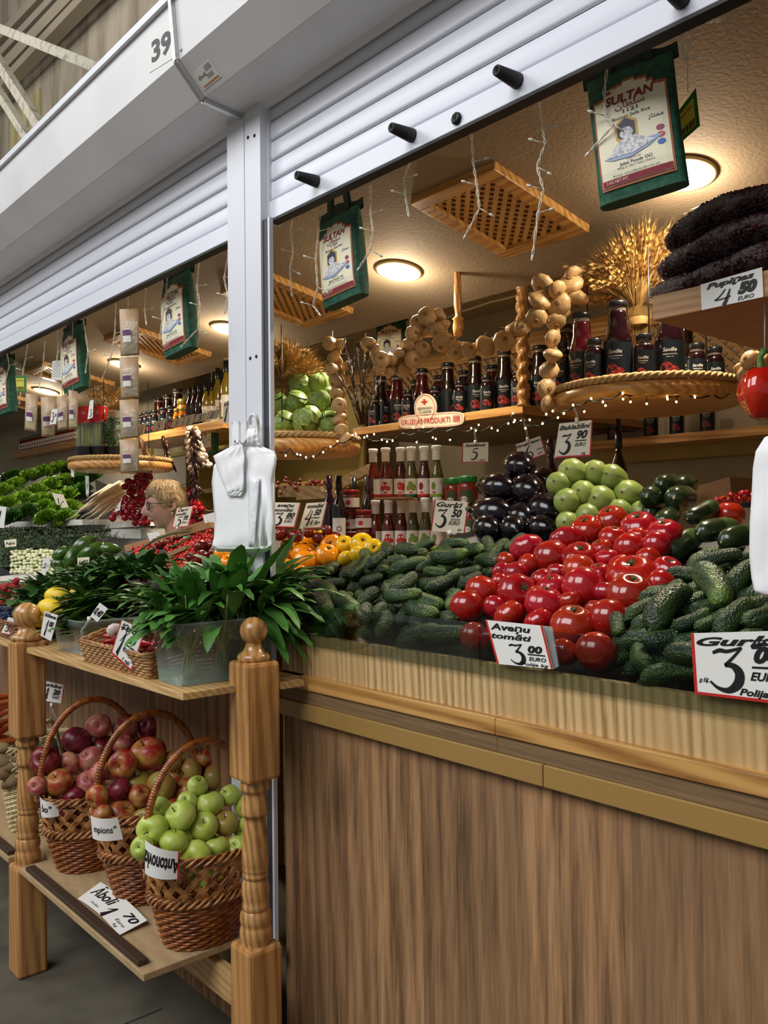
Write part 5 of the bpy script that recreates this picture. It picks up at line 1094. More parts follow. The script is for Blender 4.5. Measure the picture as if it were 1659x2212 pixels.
rs=random.Random(3)
for i in range(260):
    u=rs.random(); st=[hairf(u+rs.uniform(-.01,.01)*k,.15+.85*k/6) for k in range(7)]; off=(st[3]-HC).normalized()*.002; m.tube([q+off for q in st],[.0022]*6+[.0006],4)
m.build('hair',MT['hair_blond'],body)
m=MB()
for sg in (1,-1):
    c=Vector((.099,sg*.034,.006)); pts=[c+Vector((-.018*abs(x)**2*.0-.010*(sg*y_>.0)*0,y_*.026,z_*.019)) for x,y_,z_ in ((0,-1,.6),(0,-.7,1),(0,.7,1),(0,1,.6),(0,.9,-.5),(0,.5,-1),(0,-.5,-1),(0,-.9,-.5),(0,-1,.6))]
    m.tube([HM@q for q in pts],.0024,6); m.tube([HM@(c+Vector((0,sg*.026,.012))),HM@Vector((.06,sg*.077,.014)),HM@Vector((-.01,sg*.086,.012))],.0022,6)
m.tube([HM@Vector((.099,-.010,.008)),HM@Vector((.103,0,.012)),HM@Vector((.099,.010,.008))],.002,6); g_=m.build('glasses',MT['glasses_black'],body)
m=MB()
for sg in (1,-1): c=Vector((.099,sg*.034,.006)); m.add([HM@(c+Vector((0,y_*.024,z_*.017))) for y_,z_ in ((-1,-.8),(1,-.8),(1,1),(-1,1))],[(0,1,2,3)])
m.build('lenses',MT['lens_glass'],g_)
for sg in (1,-1):
    e_=MB(); e_.lathe([(.0105*math.sin(PI*k/8),-.0105*math.cos(PI*k/8)) for k in range(9)],12,HM@TM(head(sg*.36,1.50)-Vector((.004,0,0)))); eo=e_.build('eye',MT['eye_white'],body); e_=MB(); e_.lathe([(0,.0),(.005,-.001)],10,HM@TM(head(sg*.36,1.50)+Vector((.0068,0,-.001)),aimz((1,0,0)))); e_.build('iris',MT['glasses_black'],eo)
m=MB(); m.tube([HM@(head(a_,2.13)+Vector((.001,0,0))) for a_ in (-.30,-.15,0,.15,.30)],[.001,.0035,.004,.0035,.001],6); m.build('lips',MT['lip'],body)
m=MB(); m.lathe([(.004*math.sin(PI*k/6),-.004*math.cos(PI*k/6)) for k in range(7)],10,HM@TM((-.004,.086,-.042))); m.build('earring',MT['pearl'],body)
# ================================================================ bottles and jars
mat('juice_glass',(24,6,12),rough=.05,spec=.8,coat=.7); mat('juice_red',(70,6,20),rough=.05,spec=.8,coat=.7); mat('label_black',(20,28,34),rough=.3); mat('label_white',(232,228,220),rough=.4); mat('print_white',(240,238,232),rough=.4); mat('pome_red',(120,26,30),rough=.4,mottle=((176,74,66),90,.45,.7)); mat('cap_black',(24,24,26),rough=.3)
mat('neck_glass',(110,98,90),rough=.05,coat=.6); mat('leaf_print',(40,90,40),rough=.5); mat('print_grey',(150,150,150),rough=.5)
def cyl(R,off=.0006,z0=0): # unit card wrapped round a bottle: u is metres of arc/R, v metres up
    return lambda a,z:Vector(((R+off)*math.sin(a),-(R+off)*math.cos(a),z0+z))
def wrap(mb,R,a0,a1,z0,z1,n=12,off=.0006):
    f=cyl(R,off); vs=[]
    for i in range(n+1):
        a=a0+(a1-a0)*i/n; vs+=[f(a,z0),f(a,z1)]
    mb.add(vs,[(2*i,2*i+2,2*i+3,2*i+1) for i in range(n)],True)
def wtext(mb,R,s,a,z,h,off=.0012,bold=.02,shear=.2,w=None,center=False):
    vs,fs,tw=textmesh(s,bold,shear,1.0); k=(w/tw) if w else h; f=cyl(R,off); a=a-(tw*k/R/2 if center else 0)
    mb.add([f(a+p.x*k/R,z+p.y*h) for p in vs],fs,False)
def wdisc(mb,R,a,z,ra,rz,off=.001,n=14): 
    f=cyl(R,off); mb.add([f(a,z)]+[f(a+ra/R*math.cos(2*PI*i/n),z+rz*math.sin(2*PI*i/n)) for i in range(n)],[(0,i+1,(i+1)%n+1) for i in range(n)],False)
def juice(H,R,big,body='juice_glass'):
    r=empty('juice_bottle',(0,0,0),'x','bottle','b'); 
    if big: pr=[(R*.9,0),(R,.006),(R,H*.50),(R*.98,H*.54),(R*.80,H*.64),(R*.68,H*.72),(R*.66,H*.86),(R*.60,H*.885)]
    else: pr=[(R*.9,0),(R,.005),(R,H*.70),(R*.94,H*.76),(R*.7,H*.83)]
    MB().lathe(pr,26).build('juice',MT[body],r)
    z1=pr[-1][1]; nk=pr[-1][0]
    MB().lathe([(nk,z1),(nk*.97,z1+.006),(nk*1.02,z1+.012)],24,cap=False).build('glass_neck',MT['neck_glass'],r)
    MB().lathe([(nk*1.08,H-.018),(nk*1.14,H-.016),(nk*1.14,H-.003),(nk*1.05,H),(0,H)],24).build('cap',MT['cap_black'],r)
    lh=.46 if big else .62; z0=H*.04; m=MB(); wrap(m,R,-2.1,2.1,z0,z0+H*lh,24); lb=m.build('label',MT['label_black'],r)
    m=MB(); s=.011 if big else .0085; wtext(m,R,'Saville',0,z0+H*lh*.72,s*1.1,center=True,bold=.0)
    wtext(m,R,'POMEGRANATE JUICE',0,z0+H*lh*.64,.0028,center=True,shear=0,w=R*.95); wtext(m,R,'Гранат сок',0,z0+H*lh*.58,.0024,center=True,shear=0,w=R*.5)
    for k in range(9): wrap(m,R,1.25+k*.035,1.25+k*.035+(.02 if k%2 else .028),z0+.006,z0+H*lh*.26,1,off=.0014)
    m.build('lettering',MT['print_white'],lb)
    m=MB(); rr=R*.44; wdisc(m,R,-.22,z0+H*lh*.30,rr,rr); wdisc(m,R,.25,z0+H*lh*.24,rr*.85,rr*.75,off=.0012); m.build('pomegranate_print',MT['pome_red'],lb)
    return Proto(r)
JB=juice(.262,.044,True); JB2=juice(.262,.044,True,'juice_red'); JS=juice(.152,.030,False)
def stand(pr,x,y,Z,label,grp,H=None,px_h=None,yaw=None,sc=1):
    """bottle with its base seen at (x,y) at depth Z, label turned to the aisle"""
    p=P(x,y,Z); d=(CAM-p); a=math.atan2(d.x,-d.y)+(yaw or 0); pr.put(TM(p,Matrix.Rotation(a,3,'Z'),sc),label,grp); return p
# round hanging shelf with rope edge
def disc_shelf(c,R,label,th=.045,name='round_shelf'):
    r=empty(name,c,label,'shelf'); MB().lathe([(0,-th),(R*.93,-th),(R*.985,-th*.8),(R,-th*.45),(R*.985,-th*.12),(R*.95,0),(0,0)],64).build('board',MT['shelf_pine'],r)
    m=MB(); N=int(R*2*PI/.006)
    for ph in (0,2.09,4.18):
        m.tube([Vector(((R*.96+.006*math.cos(k*.55+ph))*math.cos(2*PI*k/N),(R*.96+.006*math.cos(k*.55+ph))*math.sin(2*PI*k/N),.012+.006*math.sin(k*.55+ph))) for k in range(N+1)],.0068,6,cap=False)
    m.build('rope_edge',MT['rope'],r)
    for k in range(4): MB().tube([(R*.6*math.cos(k*PI/2+.6),R*.6*math.sin(k*PI/2+.6),0),(R*.6*math.cos(k*PI/2+.6),R*.6*math.sin(k*PI/2+.6),.42)],.0022,6).build('hanging_wire',MT['dark_metal'],r)
    return r
RC=P(1397,851,2.76); disc_shelf(RC,.305,'round rope-edged wooden shelf of dark juice bottles hanging over the squashes')
zt=RC.z+.001
def on_disc(x,Z,pr,label,yaw=0,sc=1):
    p=P(x,900,Z); p.z=zt; d=(CAM-p); pr.put(TM(p,Matrix.Rotation(math.atan2(d.x,-d.y)+yaw,3,'Z'),sc),label,'pomegranate juice bottles on the round shelf')
on_disc(1218,2.80,JS,'small juice bottle at the left end of the round shelf',-.5)
on_disc(1222,2.92,JB,'tall juice bottle furthest back at the left end of the round shelf',-.3)
on_disc(1259,2.76,JB2,'tall juice bottle second from left on the round shelf, its juice redder',-.5)
on_disc(1285,2.64,JS,'small juice bottle in front, between two tall bottles at the left of the round shelf',-.4)
on_disc(1337,2.62,JB,'tallest-looking juice bottle at the front middle of the round shelf',-.2)
on_disc(1393,2.58,JS,'small juice bottle right of the tall one at the front of the round shelf',-.1)
on_disc(1449,2.60,JB,'tall juice bottle whose neck is hidden by the bean shelf',0)
on_disc(1507,2.72,JS,'small juice bottle second from the right end of the round shelf',.1)
on_disc(1546,2.78,JS,'small juice bottle at the right end of the round shelf',.1)
on_disc(1480,2.86,JB,'tall juice bottle standing behind, below the bean shelf',.3)
# main bottle shelf
SY=2.70; SL=PY(762,930,SY); SRr=PY(1129,880,SY); sz=PY(913,897,SY).z-.018
r=empty('bottle_shelf',((SL.x+SRr.x)/2,SY,sz),'long pine shelf of juice bottles behind the hanging garlic','shelf'); c=r.location
sz=PY(762,926,SY).z
MB().box(Vector((SL.x,SY,sz-.035))-c,Vector((SRr.x,3.59,sz))-c).build('board',MT['shelf_pine'],r,bev=.002)
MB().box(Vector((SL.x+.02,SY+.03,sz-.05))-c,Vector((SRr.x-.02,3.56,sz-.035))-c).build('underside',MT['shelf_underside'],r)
def on_shelf(x,dy,pr,label,grp,yaw=0,y=SY,z=None,sc=1):
    p=PY(x,900,y+dy); p.z=(z if z is not None else sz)+.001; d=(CAM-p); pr.put(TM(p,Matrix.Rotation(math.atan2(d.x,-d.y)+yaw,3,'Z'),sc),label,grp)
G='pomegranate juice bottles on the long pine shelf'
for x,dy,pr,yaw,lb in ((822,.12,JB,.9,'tall juice bottle at the far left of the long pine shelf'),(858,.14,JB2,.1,'second tall juice bottle from the left, under the garlic swag'),(881,.06,JS,-.2,'small juice bottle left of the oval-topped cream sign'),(912,.14,JB2,-.3,'tall juice bottle directly behind the oval-topped cream sign'),(940,.08,JS,-.3,'small juice bottle peeping out right of the oval sign'),(968,.13,JB,.9,'tall juice bottle right of the sign, barcode showing'),(994,.06,JS,-.1,'small juice bottle under the middle of the garlic swag'),(1027,.12,JB,.2,'tall juice bottle fourth from the twisted wooden column'),(1053,.05,JS,.0,'small juice bottle between two tall ones, left of the twisted column'),(1091,.12,JB,-.1,'tall juice bottle just left of the twisted wooden column'),(1120,.07,JS,-.3,'small juice bottle touching the twisted wooden column'),(1168,.16,JB,-.2,'tall juice bottle just right of the twisted wooden column'),(808,.06,JS,-.4,'small juice bottle behind the pussy willow stems')):
    on_shelf(x,dy,pr,lb,G,yaw)
for i,x in enumerate((838,900,950,1005,1065,1140)): on_shelf(x,.34,JB if i%2 else JB2,pile_names([(k,0) for k in range(6)],1,'tall juice bottle','in the back rank of the long shelf')[i],'back rank of tall juice bottles',.6)
# lower shelves glimpsed under the round shelf
a=PY(1265,965,3.5); z_=a.z
r=empty('back_shelf',(-1.6,3.5,z_),'long pine shelf on the rear wall seen below the round shelf','shelf'); c=r.location
xa=PY(1270,965,3.42).x; MB().box(Vector((xa,3.30,z_-.035))-c,Vector((1.9,3.6,z_))-c).build('board',MT['shelf_pine'],r); MB().box(Vector((xa,3.50,z_-.09))-c,Vector((1.9,3.6,z_-.035))-c).build('batten',MT['wall_olive'],r)
for x,lb in ((1326,'small juice bottle below the round shelf, leftmost of four on the rear wall'),(1406,'small juice bottle below the round shelf, second from left on the rear wall'),(1462,'small juice bottle below the round shelf, beside a white box'),(1528,'small juice bottle on the rear wall shelf, nearest the red pepper')):
    on_shelf(x,.0,JS,lb,'small juice bottles on the rear wall shelf',-.1,y=3.38,z=z_)
o=MB().box((0,0,0),(.045,.05,.075)).build('white_box',MT['label_white']); p=PY(1436,950,3.4); o.location=(p.x,3.4,z_); tag(o,'small white box between the juice bottles on the rear wall shelf','box')
p=PY(1325,950,3.2)
# sill shelf right of the main one (pale, deep edge)
q=[PX(1127,874,SRr.x),PX(1357,925,SRr.x)]
# twisted column and hanging spindle
cp=PY(1131,876,SY-.02); h=cz(2.6)-cp.z
r=empty('twisted_column',cp,'twisted pale wooden column between ceiling and bottle shelf','column'); m=MB()
def fn(u,v):
    a=2*PI*u; z=v*h; tw=8*v*PI*1.1; core=.12<v<.86; R=.024*(1+(.20*math.cos(2*(a-tw)) if core else .12*math.cos(v*70)))
    return Vector((R*math.cos(a),R*math.sin(a),z))
m.grid(fn,20,90,closeu=True); m.build('shaft',MT['pine_turned'],r)
p=P(990,730,3.35); m=MB(); m.lathe([(.0,0),(.018,.01),(.022,.04),(.018,.07),(.024,.075),(.012,.085),(.012,.10),(.017,.13),(.015,.2),(.012,.3)],18); o=m.build('turned_spindle',MT['lemon_yellow'] if False else MT['pine_turned']); o.location=p; tag(o,'short turned yellowish wooden spindle hanging beside the garlic swag','spindle')
# cabbages on a round shelf by the post
cc=P(640,958,3.25); disc_shelf(cc,.245,'round rope-edged shelf of cabbages beside the white post')
def cabbage_mesh(seed):
    rs=random.Random(seed); mb=MB(); mb.grid(lambda u,v:Vector((math.sin(PI*v)*math.cos(2*PI*u),math.sin(PI*v)*math.sin(2*PI*u),-math.cos(PI*v)*.9))*.93*(1+.02*math.sin(9*u*PI+5*v)),24,16,closeu=True)
    for i in range(9):
        a=rs.uniform(0,6.28); t0=rs.uniform(.2,1.1); w=rs.uniform(.5,.8); R=1+.012*i
        def fn(u,v,a=a,t0=t0,w=w,R=R): 
            th=t0+(v)*(1.7); ww=w*math.sin(PI*(.12+.76*v)); ph=a+(u-.5)*2*ww; rip=.025*math.sin(v*16+u*9)*v+.06*(abs(u-.5)*2)**3; rr=R+rip+.03*math.exp(-((u-.5)/.04)**2)
            return Vector((math.sin(PI-th)*math.cos(ph),math.sin(PI-th)*math.sin(ph),-math.cos(PI-th)*.92))*rr
        mb.grid(lambda u,v:fn(u,v),12,12)
    return mb.mesh('cabbage',MT['cabbage_green'])
CM=[cabbage_mesh(s) for s in (1,2,3)]
CB=[(663,910,34,'large cabbage at the front middle of the round shelf'),(638,873,27,'cabbage above the large one, left of centre'),(650,840,30,'cabbage at the top left of the stack beside the wheat'),(686,828,25,'topmost cabbage at the back of the stack'),(692,868,27,'cabbage in the middle of the stack, left of the garlic braid'),(612,916,28,'cabbage at the front left beside the white post'),(711,918,29,'cabbage at the front right under the garlic braid'),(705,850,20,'small cabbage at the right of the stack'),(608,870,20,'cabbage half hidden by the white post'),(722,890,20,'small cabbage behind the garlic braid')]
for i,(x,y,rr,lb) in enumerate(CB): Z=3.2+(.12 if y<860 else -.05 if y>900 else .03); o=bulb_obj('cabbage',CM[i%3],TM(P(x,y,Z),aimz((jit(1),jit(1)-.5,.5),rnd(0,6)),rr*Z/F_PX)); tag(o,lb,'cabbage','cabbages on the round shelf')
# sauce bottles
def sauce(body,fruit,bandc,kind):
    r=empty('sauce_bottle',(0,0,0),'x','bottle','s'); H=.205; R=.0262
    MB().lathe([(R*.9,0),(R,.004),(R,.086),(R*.97,.096),(R*.72,.118),(R*.58,.138),(R*.54,.155)],22,mod=lambda q,a:Vector((q.x*(1+(.025*math.cos(9*a) if .098<q.z<.15 else 0)),q.y*(1+(.025*math.cos(9*a) if .098<q.z<.15 else 0)),q.z))).build('sauce',MT[body],r)
    MB().lathe([(R*.60,.150),(R*.62,.152),(R*.60,.190)],20,cap=False).build('neck_sleeve',MT['white_plastic'],r); MB().lathe([(R*.66,.188),(R*.72,.190),(R*.72,.202),(R*.66,.205),(0,.205)],20).build('cap',MT['white_plastic'],r)
    m=MB(); wrap(m,R,-1.9,1.9,.022,.082,20); lb=m.build('label',MT['label_white'],r); m=MB(); wrap(m,R,-1.9,1.9,.012,.022,20,off=.0007); m.build('label_band',MT[bandc],lb)
    m=MB()
    if kind=='tomato': wdisc(m,R,-.15,.058,.0125,.0125); wdisc(m,R,-.5,.044,.010,.010,off=.0012); wdisc(m,R,.3,.044,.011,.009,off=.0014)
    elif kind=='pear': wdisc(m,R,-.15,.054,.011,.016); wdisc(m,R,.3,.050,.012,.015,off=.0012)
    elif kind=='plum': wdisc(m,R,-.2,.052,.009,.015)
    else: wdisc(m,R,-.15,.060,.010,.011); wdisc(m,R,-.45,.045,.009,.011,off=.0012); wdisc(m,R,.25,.048,.013,.013,off=.0014)
    m.build('fruit_print',MT[fruit],lb); m=MB()
    for k in range(7): wrap(m,R,1.15+k*.05,1.17+k*.05+.01*(k%2),.026,.045,1,off=.0012)
    for k in range(3): wrap(m,R,.7,1.5,.072-k*.006,.0735-k*.006,3,off=.0012)
    m.build('small_print',MT['print_grey'],lb); m=MB(); wdisc(m,R,-.1,.028,.007,.0035,off=.0014); m.build('red_emblem',MT['sign_red'],lb)
    return Proto(r)
mat('sauce_red',(92,28,14),rough=.06,coat=.7); mat('sauce_brown',(72,24,14),rough=.06,coat=.7); mat('sauce_green',(88,84,40),rough=.06,coat=.7); mat('sauce_plum',(70,20,26),rough=.06,coat=.7)
mat('print_tomato',(200,52,36),rough=.5); mat('print_green',(120,150,60),rough=.5); mat('print_plum',(130,30,60),rough=.5); mat('band_red',(190,36,40),rough=.5); mat('band_dgreen',(30,90,60),rough=.5); mat('band_lime',(130,180,50),rough=.5); mat('band_maroon',(140,36,40),rough=.5)
SP={'t':sauce('sauce_red','print_tomato','band_red','tomato'),'p':sauce('sauce_brown','print_tomato','band_maroon','pear'),'f':sauce('sauce_green','print_green','band_dgreen','feijoa'),'l':sauce('sauce_plum','print_plum','band_red','plum'),'g':sauce('sauce_green','print_green','band_lime','plum')}
p=P(870,1078,3.35); zu=p.z
for x,k,Z,yaw,lb in ((807,'t',3.43,1.9,'upper row sauce bottle at the left end, its fine print turned forward'),(834,'t',3.36,0,'upper row tomato sauce bottle, second from left'),(866,'p',3.34,0,'upper row sauce bottle with two orange-red fruits on the label, third from left'),(889,'f',3.30,0,'upper row olive sauce bottle with green fruits and a dark green band'),(917,'l',3.27,-.3,'upper row dark sauce bottle with a purple plum on the label'),(944,'g',3.22,-.3,'upper row green sauce bottle with a lime band, at the right end')):
    pp=P(x,1078,Z); pp.z=P(x,1080,Z).z; d=CAM-pp; SP[k].put(TM(P(x,1080,Z),Matrix.Rotation(math.atan2(d.x,-d.y)+yaw,3,'Z')),lb,'sauce bottles stacked on the bench')
for x,k,Z,yaw,lb in ((812,'t',3.40,1.9,'lower row sauce bottle at the left end above the yellow tomatoes'),(840,'t',3.34,0,'lower row tomato sauce bottle, second from left'),(868,'t',3.31,0,'lower row tomato sauce bottle, third from left'),(893,'f',3.27,0,'lower row olive sauce bottle, fourth from left'),(920,'f',3.24,-.1,'lower row olive sauce bottle beside the Gurķi 3 50 card'),(946,'g',3.2,-.3,'lower row green sauce bottle behind the Gurķi 3 50 card')):
    d=CAM-P(x,1190,Z); SP[k].put(TM(P(x,1192,Z),Matrix.Rotation(math.atan2(d.x,-d.y)+yaw,3,'Z')),lb,'sauce bottles stacked on the bench')
o=MB().box((-.30,-.05,-.004),(.30,.06,0)).build('cardboard_divider',MT['cardboard']); o.matrix_world=TM(P(876,1079,3.33),Matrix.Rotation(-.95+PI/2*0,3,'Z')); tag(o,'thin board between the two rows of sauce bottles','board')
# jars
def jar(R,H,body,lid,lab,two=False,name='sauce_jar'):
    r=empty(name,(0,0,0),'x','jar','j'); MB().lathe([(R*.92,0),(R,.005),(R,H*.68),(R*.9,H*.78),(R*.82,H*.84)],22).build('contents',MT[body],r); MB().lathe([(R*.88,H*.82),(R*.93,H*.83),(R*.93,H*.98),(R*.86,H),(0,H)],22).build('lid',MT[lid],r)
    m=MB(); wrap(m,R,-1.3 if lab=='label_white' else -.75,1.3 if lab=='label_white' else .55,H*.14,H*.6,14); lb=m.build('label',MT[lab],r); m=MB(); wdisc(m,R,-.4,H*.36,R*.35,R*.28); m.build('picture',MT['print_tomato'] if lab=='label_white' else MT['label_white'],lb); return Proto(r)
mat('lid_red',(150,36,30),rough=.3); mat('lid_green',(30,130,60),rough=.3); mat('jar_brown',(96,40,22),rough=.08,coat=.6); mat('jar_red',(140,36,20),rough=.08,coat=.6); mat('label_green',(66,84,44),rough=.4)
JR=jar(.034,.082,'jar_brown','lid_red','label_white'); JA=jar(.036,.125,'jar_red','lid_green','label_green')
for x,y,Z,pr,lb in ((759,1102,3.45,JR,'red-lidded jar on top of the jar stack, left of the sauces'),(757,1148,3.46,JR,'red-lidded jar, left one of the middle pair'),(786,1146,3.4,JR,'red-lidded jar, right one of the middle pair beside the sauce bottles'),(757,1194,3.46,JR,'bottom left red-lidded jar behind the yellow tomatoes'),(786,1192,3.4,JR,'bottom right red-lidded jar behind the yellow tomatoes'),(981,1108,3.2,JA,'green-lidded jar directly above the Gurķi 3 50 card'),(1011,1106,3.1,JA,'green-lidded jar with a white sticker, right of the Gurķi 3 50 card'),(1018,1172,3.0,JA,'lower green-lidded jar behind the cucumbers'),(990,1176,3.1,JA,'lower green-lidded jar half hidden by the Gurķi 3 50 card')):
    d=CAM-P(x,y,Z); pr.put(TM(P(x,y,Z),Matrix.Rotation(math.atan2(d.x,-d.y),3,'Z'),1.04 if pr is JA else 1),lb,'red-lidded jars' if pr is JR else 'green-lidded jars')
def wine(body,cap,label,R=.028,H=.29,lab=None):
    r=empty('oil_bottle',(0,0,0),'x','bottle','w'); MB().lathe([(R*.9,0),(R,.005),(R,H*.52),(R*.85,H*.62),(R*.45,H*.72),(R*.4,H*.84)],20).build('body',MT[body],r); MB().lathe([(R*.43,H*.80),(R*.47,H*.81),(R*.47,H),(0,H)],18).build('cap',MT[cap],r)
    if lab: m=MB(); wrap(m,R,-1.1,1.1,H*.06,H*.42,12); l=m.build('label',MT[lab],r); m=MB(); f=cyl(R,.0011); N=16; m.add([f(.0+(.012 if k%2 else .010)/R*math.cos(2*PI*k/N),H*.27+(.012 if k%2 else .010)*math.sin(2*PI*k/N)) for k in range(N)],[tuple(range(N))]); m.build('sunflower_print',MT['print_brown'],l)
    return Proto(r)
mat('print_brown',(120,84,40),rough=.5); mat('oil_dark',(26,22,16),rough=.06,coat=.6); mat('oil_gold',(128,108,24),rough=.05,coat=.8); mat('wine_purple',(34,14,28),rough=.08,coat=.6)
WB=wine('oil_dark','cap_black','x',lab='label_white'); WP=wine('wine_purple','wine_purple','x')
for x,y,Z,pr,lb in ((733,1185,3.4,WB,'dark oil bottle with a sunflower label between the cards and the jars'),(712,1180,3.5,WP,'purple-capped bottle right behind the tomāti 4 50 card'),(766,1180,3.6,WB,'dark oil bottle behind the jar stack, only its cap showing'),(796,1180,3.58,WB,'dark slim bottle between the jars and the sauce bottles'),(1338,1110,3.0,WB,'dark bottle standing behind the pale squashes'),(1190,1120,3.1,WP,'dark bottle behind the Baklažāni card')):
    d=CAM-P(x,y,Z); pr.put(TM(P(x,y,Z),Matrix.Rotation(math.atan2(d.x,-d.y),3,'Z')),lb,'dark oil bottles on the bench')
# ---------------------------------------------------------------- left bay bottle shelf
LY2=2.5; zL=PY(310,938,LY2).z
xa,xb=PY(296,940,LY2).x,PY(482,900,LY2).x
r=empty('bottle_shelf',((xa+xb)/2,LY2,zL),'pine shelf of juice and oil bottles with price cards, left of the white post','shelf'); c=r.location
MB().box(Vector((xa-.3,LY2,zL-.05))-c,Vector((xb,LY2+.35,zL))-c).build('board',MT['shelf_pine'],r,bev=.002)
G='bottles on the left bay shelf'; WO=wine('oil_gold','cap_black','x',R=.030,H=.33,lab='label_white'); WO2=wine('oil_gold','cap_black','x',R=.024,H=.24,lab='label_white'); WK=wine('wine_purple','cap_black','x',R=.024,H=.24)
mat('juice_orange',(216,130,24),rough=.1,coat=.5); mat('gold_cloth',(150,140,60),rough=.4,metal=.4); JO=jar(.032,.12,'juice_orange','gold_cloth','label_green')
it=[(343,.16,JB2,1.0,'tall red juice bottle at the left of the left bay shelf'),(362,.14,JB,1.0,'second tall juice bottle on the left bay shelf'),(384,.12,JB,1.05,'widest tall juice bottle in the middle of the left bay shelf'),(353,.04,JS,1,'small juice bottle in front of the tall red one, left bay'),(370,.04,JS,1,'small juice bottle in front, left of the orange jars'),(303,.05,JS,1,'small juice bottle at the left end beside the hanging packets'),(312,.05,JS,1,'small juice bottle second from the left end'),(322,.05,JS,1,'small juice bottle third from the left end'),(333,.05,JS,1,'small juice bottle fourth from the left end'),(386,.03,JO,1,'small orange jar with a gold cloth top'),(398,.03,JO,1,'second small orange jar with a gold cloth top'),(400,.14,JO,1.7,'large orange jar standing behind the small ones'),(410,.04,WK,1,'first dark slim bottle from the left'),(420,.04,WK,1,'second dark slim bottle from the left'),(431,.04,WK,1,'third dark slim bottle, next to the oils'),(445,.04,WO2,1,'short golden oil bottle next to the dark ones'),(457,.06,WO2,1,'second short golden oil bottle'),(471,.10,WO,1,'tall golden oil bottle left of the tallest'),(489,.06,WO,1.05,'tallest golden oil bottle behind the Kāposti card'),(320,.16,JO,1.5,'orange jar behind the small juice bottles')]
for x,dy,pr,sc,lb in it: on_shelf(x,dy,pr,lb,G,0,y=LY2,z=zL,sc=sc)
# far left shelf of little jars
yF=2.86; zF=PY(100,962,yF).z; xa2,xb2=PY(35,970,yF).x,PY(165,955,yF).x
r=empty('wall_shelf',((xa2+xb2)/2,yF,zF),'thin wooden wall shelf lined with little jars above the lettuces','shelf'); c=r.location; MB().box(Vector((xa2-.2,yF,zF-.06))-c,Vector((xb2+.3,2.99,zF))-c).build('board',MT['shelf_pine'],r)
JM=jar(.030,.125,'jar_red','neck_glass','label_white',name='little_jar'); xs=[48+5.8*i for i in range(21)]; labs=pile_names([(x,0) for x in xs],1,'little jar','on the wall shelf above the lettuces')
for x,lb in zip(xs,labs): on_shelf(x,.05,JM,lb.replace('top row, ',''),'little jars on the wall shelf',0,y=yF,z=zF)
# yellowish cupboards behind the left bay shelf
r=empty('wall_cupboard',(-5,2.95,0),'open yellowish wooden shelving behind the garlic braid in the left bay','cupboard'); c=r.location
x0,x1=-6.1,-3.9; YC=2.98
MB().box(Vector((x0,YC+.3,0))-c,Vector((x1,YC+.32,2.25))-c).build('back_panel',MT['wall_olive'],r)
for px_,py_ in ((460,965),(460,1055)): z=PY(px_,py_,YC).z; MB().box(Vector((x0,YC,z-.03))-c,Vector((x1,YC+.3,z))-c).build('shelf_board',MT['wall_olive'],r,bev=.002)
for xx in (PY(425,1000,YC).x,PY(512,1000,YC).x,x0): MB().box(Vector((xx,YC,0))-c,Vector((xx+.03,YC+.3,2.25))-c).build('upright',MT['wall_olive'],r)
# round shelf of bagged leeks
cl=P(262,1000,4.55); disc_shelf(cl,.27,'round rope-edged shelf of bagged celery hanging over the lettuces')
mat('celery',(150,168,82),rough=.4,mottle=((112,140,54),20,.4,.65,(1,1,.1))); mat('bag_clear',(230,232,226),rough=.12,alpha=.14,bump=(30,.7,.01)); mat('bag_red',(178,30,26),rough=.3); mat('bag_black',(22,24,24),rough=.3); mat('parsley',(60,96,36),rough=.6,mottle=((90,126,50),40,.4,.6))
def bagveg(px,py,top,h0,inner,label,red,Z=4.45,w=.075):
    p=P(px,py,Z); H=(py-top)*Z/F_PX; r=empty('vegetable_bag',p,label,'bagged vegetables','bagged greens on the round shelf')
    m=MB()
    if inner=='celery':
        for k in range(16): a=rnd(0,6.28); q=rnd(0,.6)*w; m.tube([(q*math.cos(a)*.7,q*math.sin(a)*.5,.03),(q*math.cos(a),q*math.sin(a)*.7,H*.72)],.008,6)
        m.build('stalks',MT['celery'],r)
    else:
        for k in range(420): leaf(m,(rnd(-w,w)*.8,rnd(-w,w)*.5,rnd(.05,H*.82)),(jit(1),jit(1)-.3,jit(.8)),.028,.022,n=3)
        m.build('leaves',MT['parsley'],r)
    m=MB(); m.lathe([(w*.7,0),(w*.78,.02),(w*.88,H*.5),(w*1.0,H*.95)],20,cap=False,mod=lambda q,a:Vector((q.x,q.y*.6,q.z))); m.build('clear_bag',MT['bag_clear'],r)
    m=MB(); m.lathe([(w*.72,.0),(w*.80,.02),(w*.80,H*.20)],20,cap=False,mod=lambda q,a:Vector((q.x*1.01,q.y*.62,q.z))); m.build('black_band',MT['bag_black'],r)
    if red: m=MB(); m.lathe([(w*.90,H*.66),(w*.98,H*.78),(w*1.05,H*.97),(w*.7,H*1.0)],20,cap=False,mod=lambda q,a:Vector((q.x,q.y*.63,q.z))); m.build('red_print',MT['bag_red'],r)
bagveg(181,987,880,0,'celery','bagged celery with a red top, leftmost on the round shelf',True); bagveg(211,987,878,0,'celery','second bag of celery with a red top on the round shelf',True); bagveg(243,985,885,0,'herb','clear bag of parsley right of the celery on the round shelf',False)
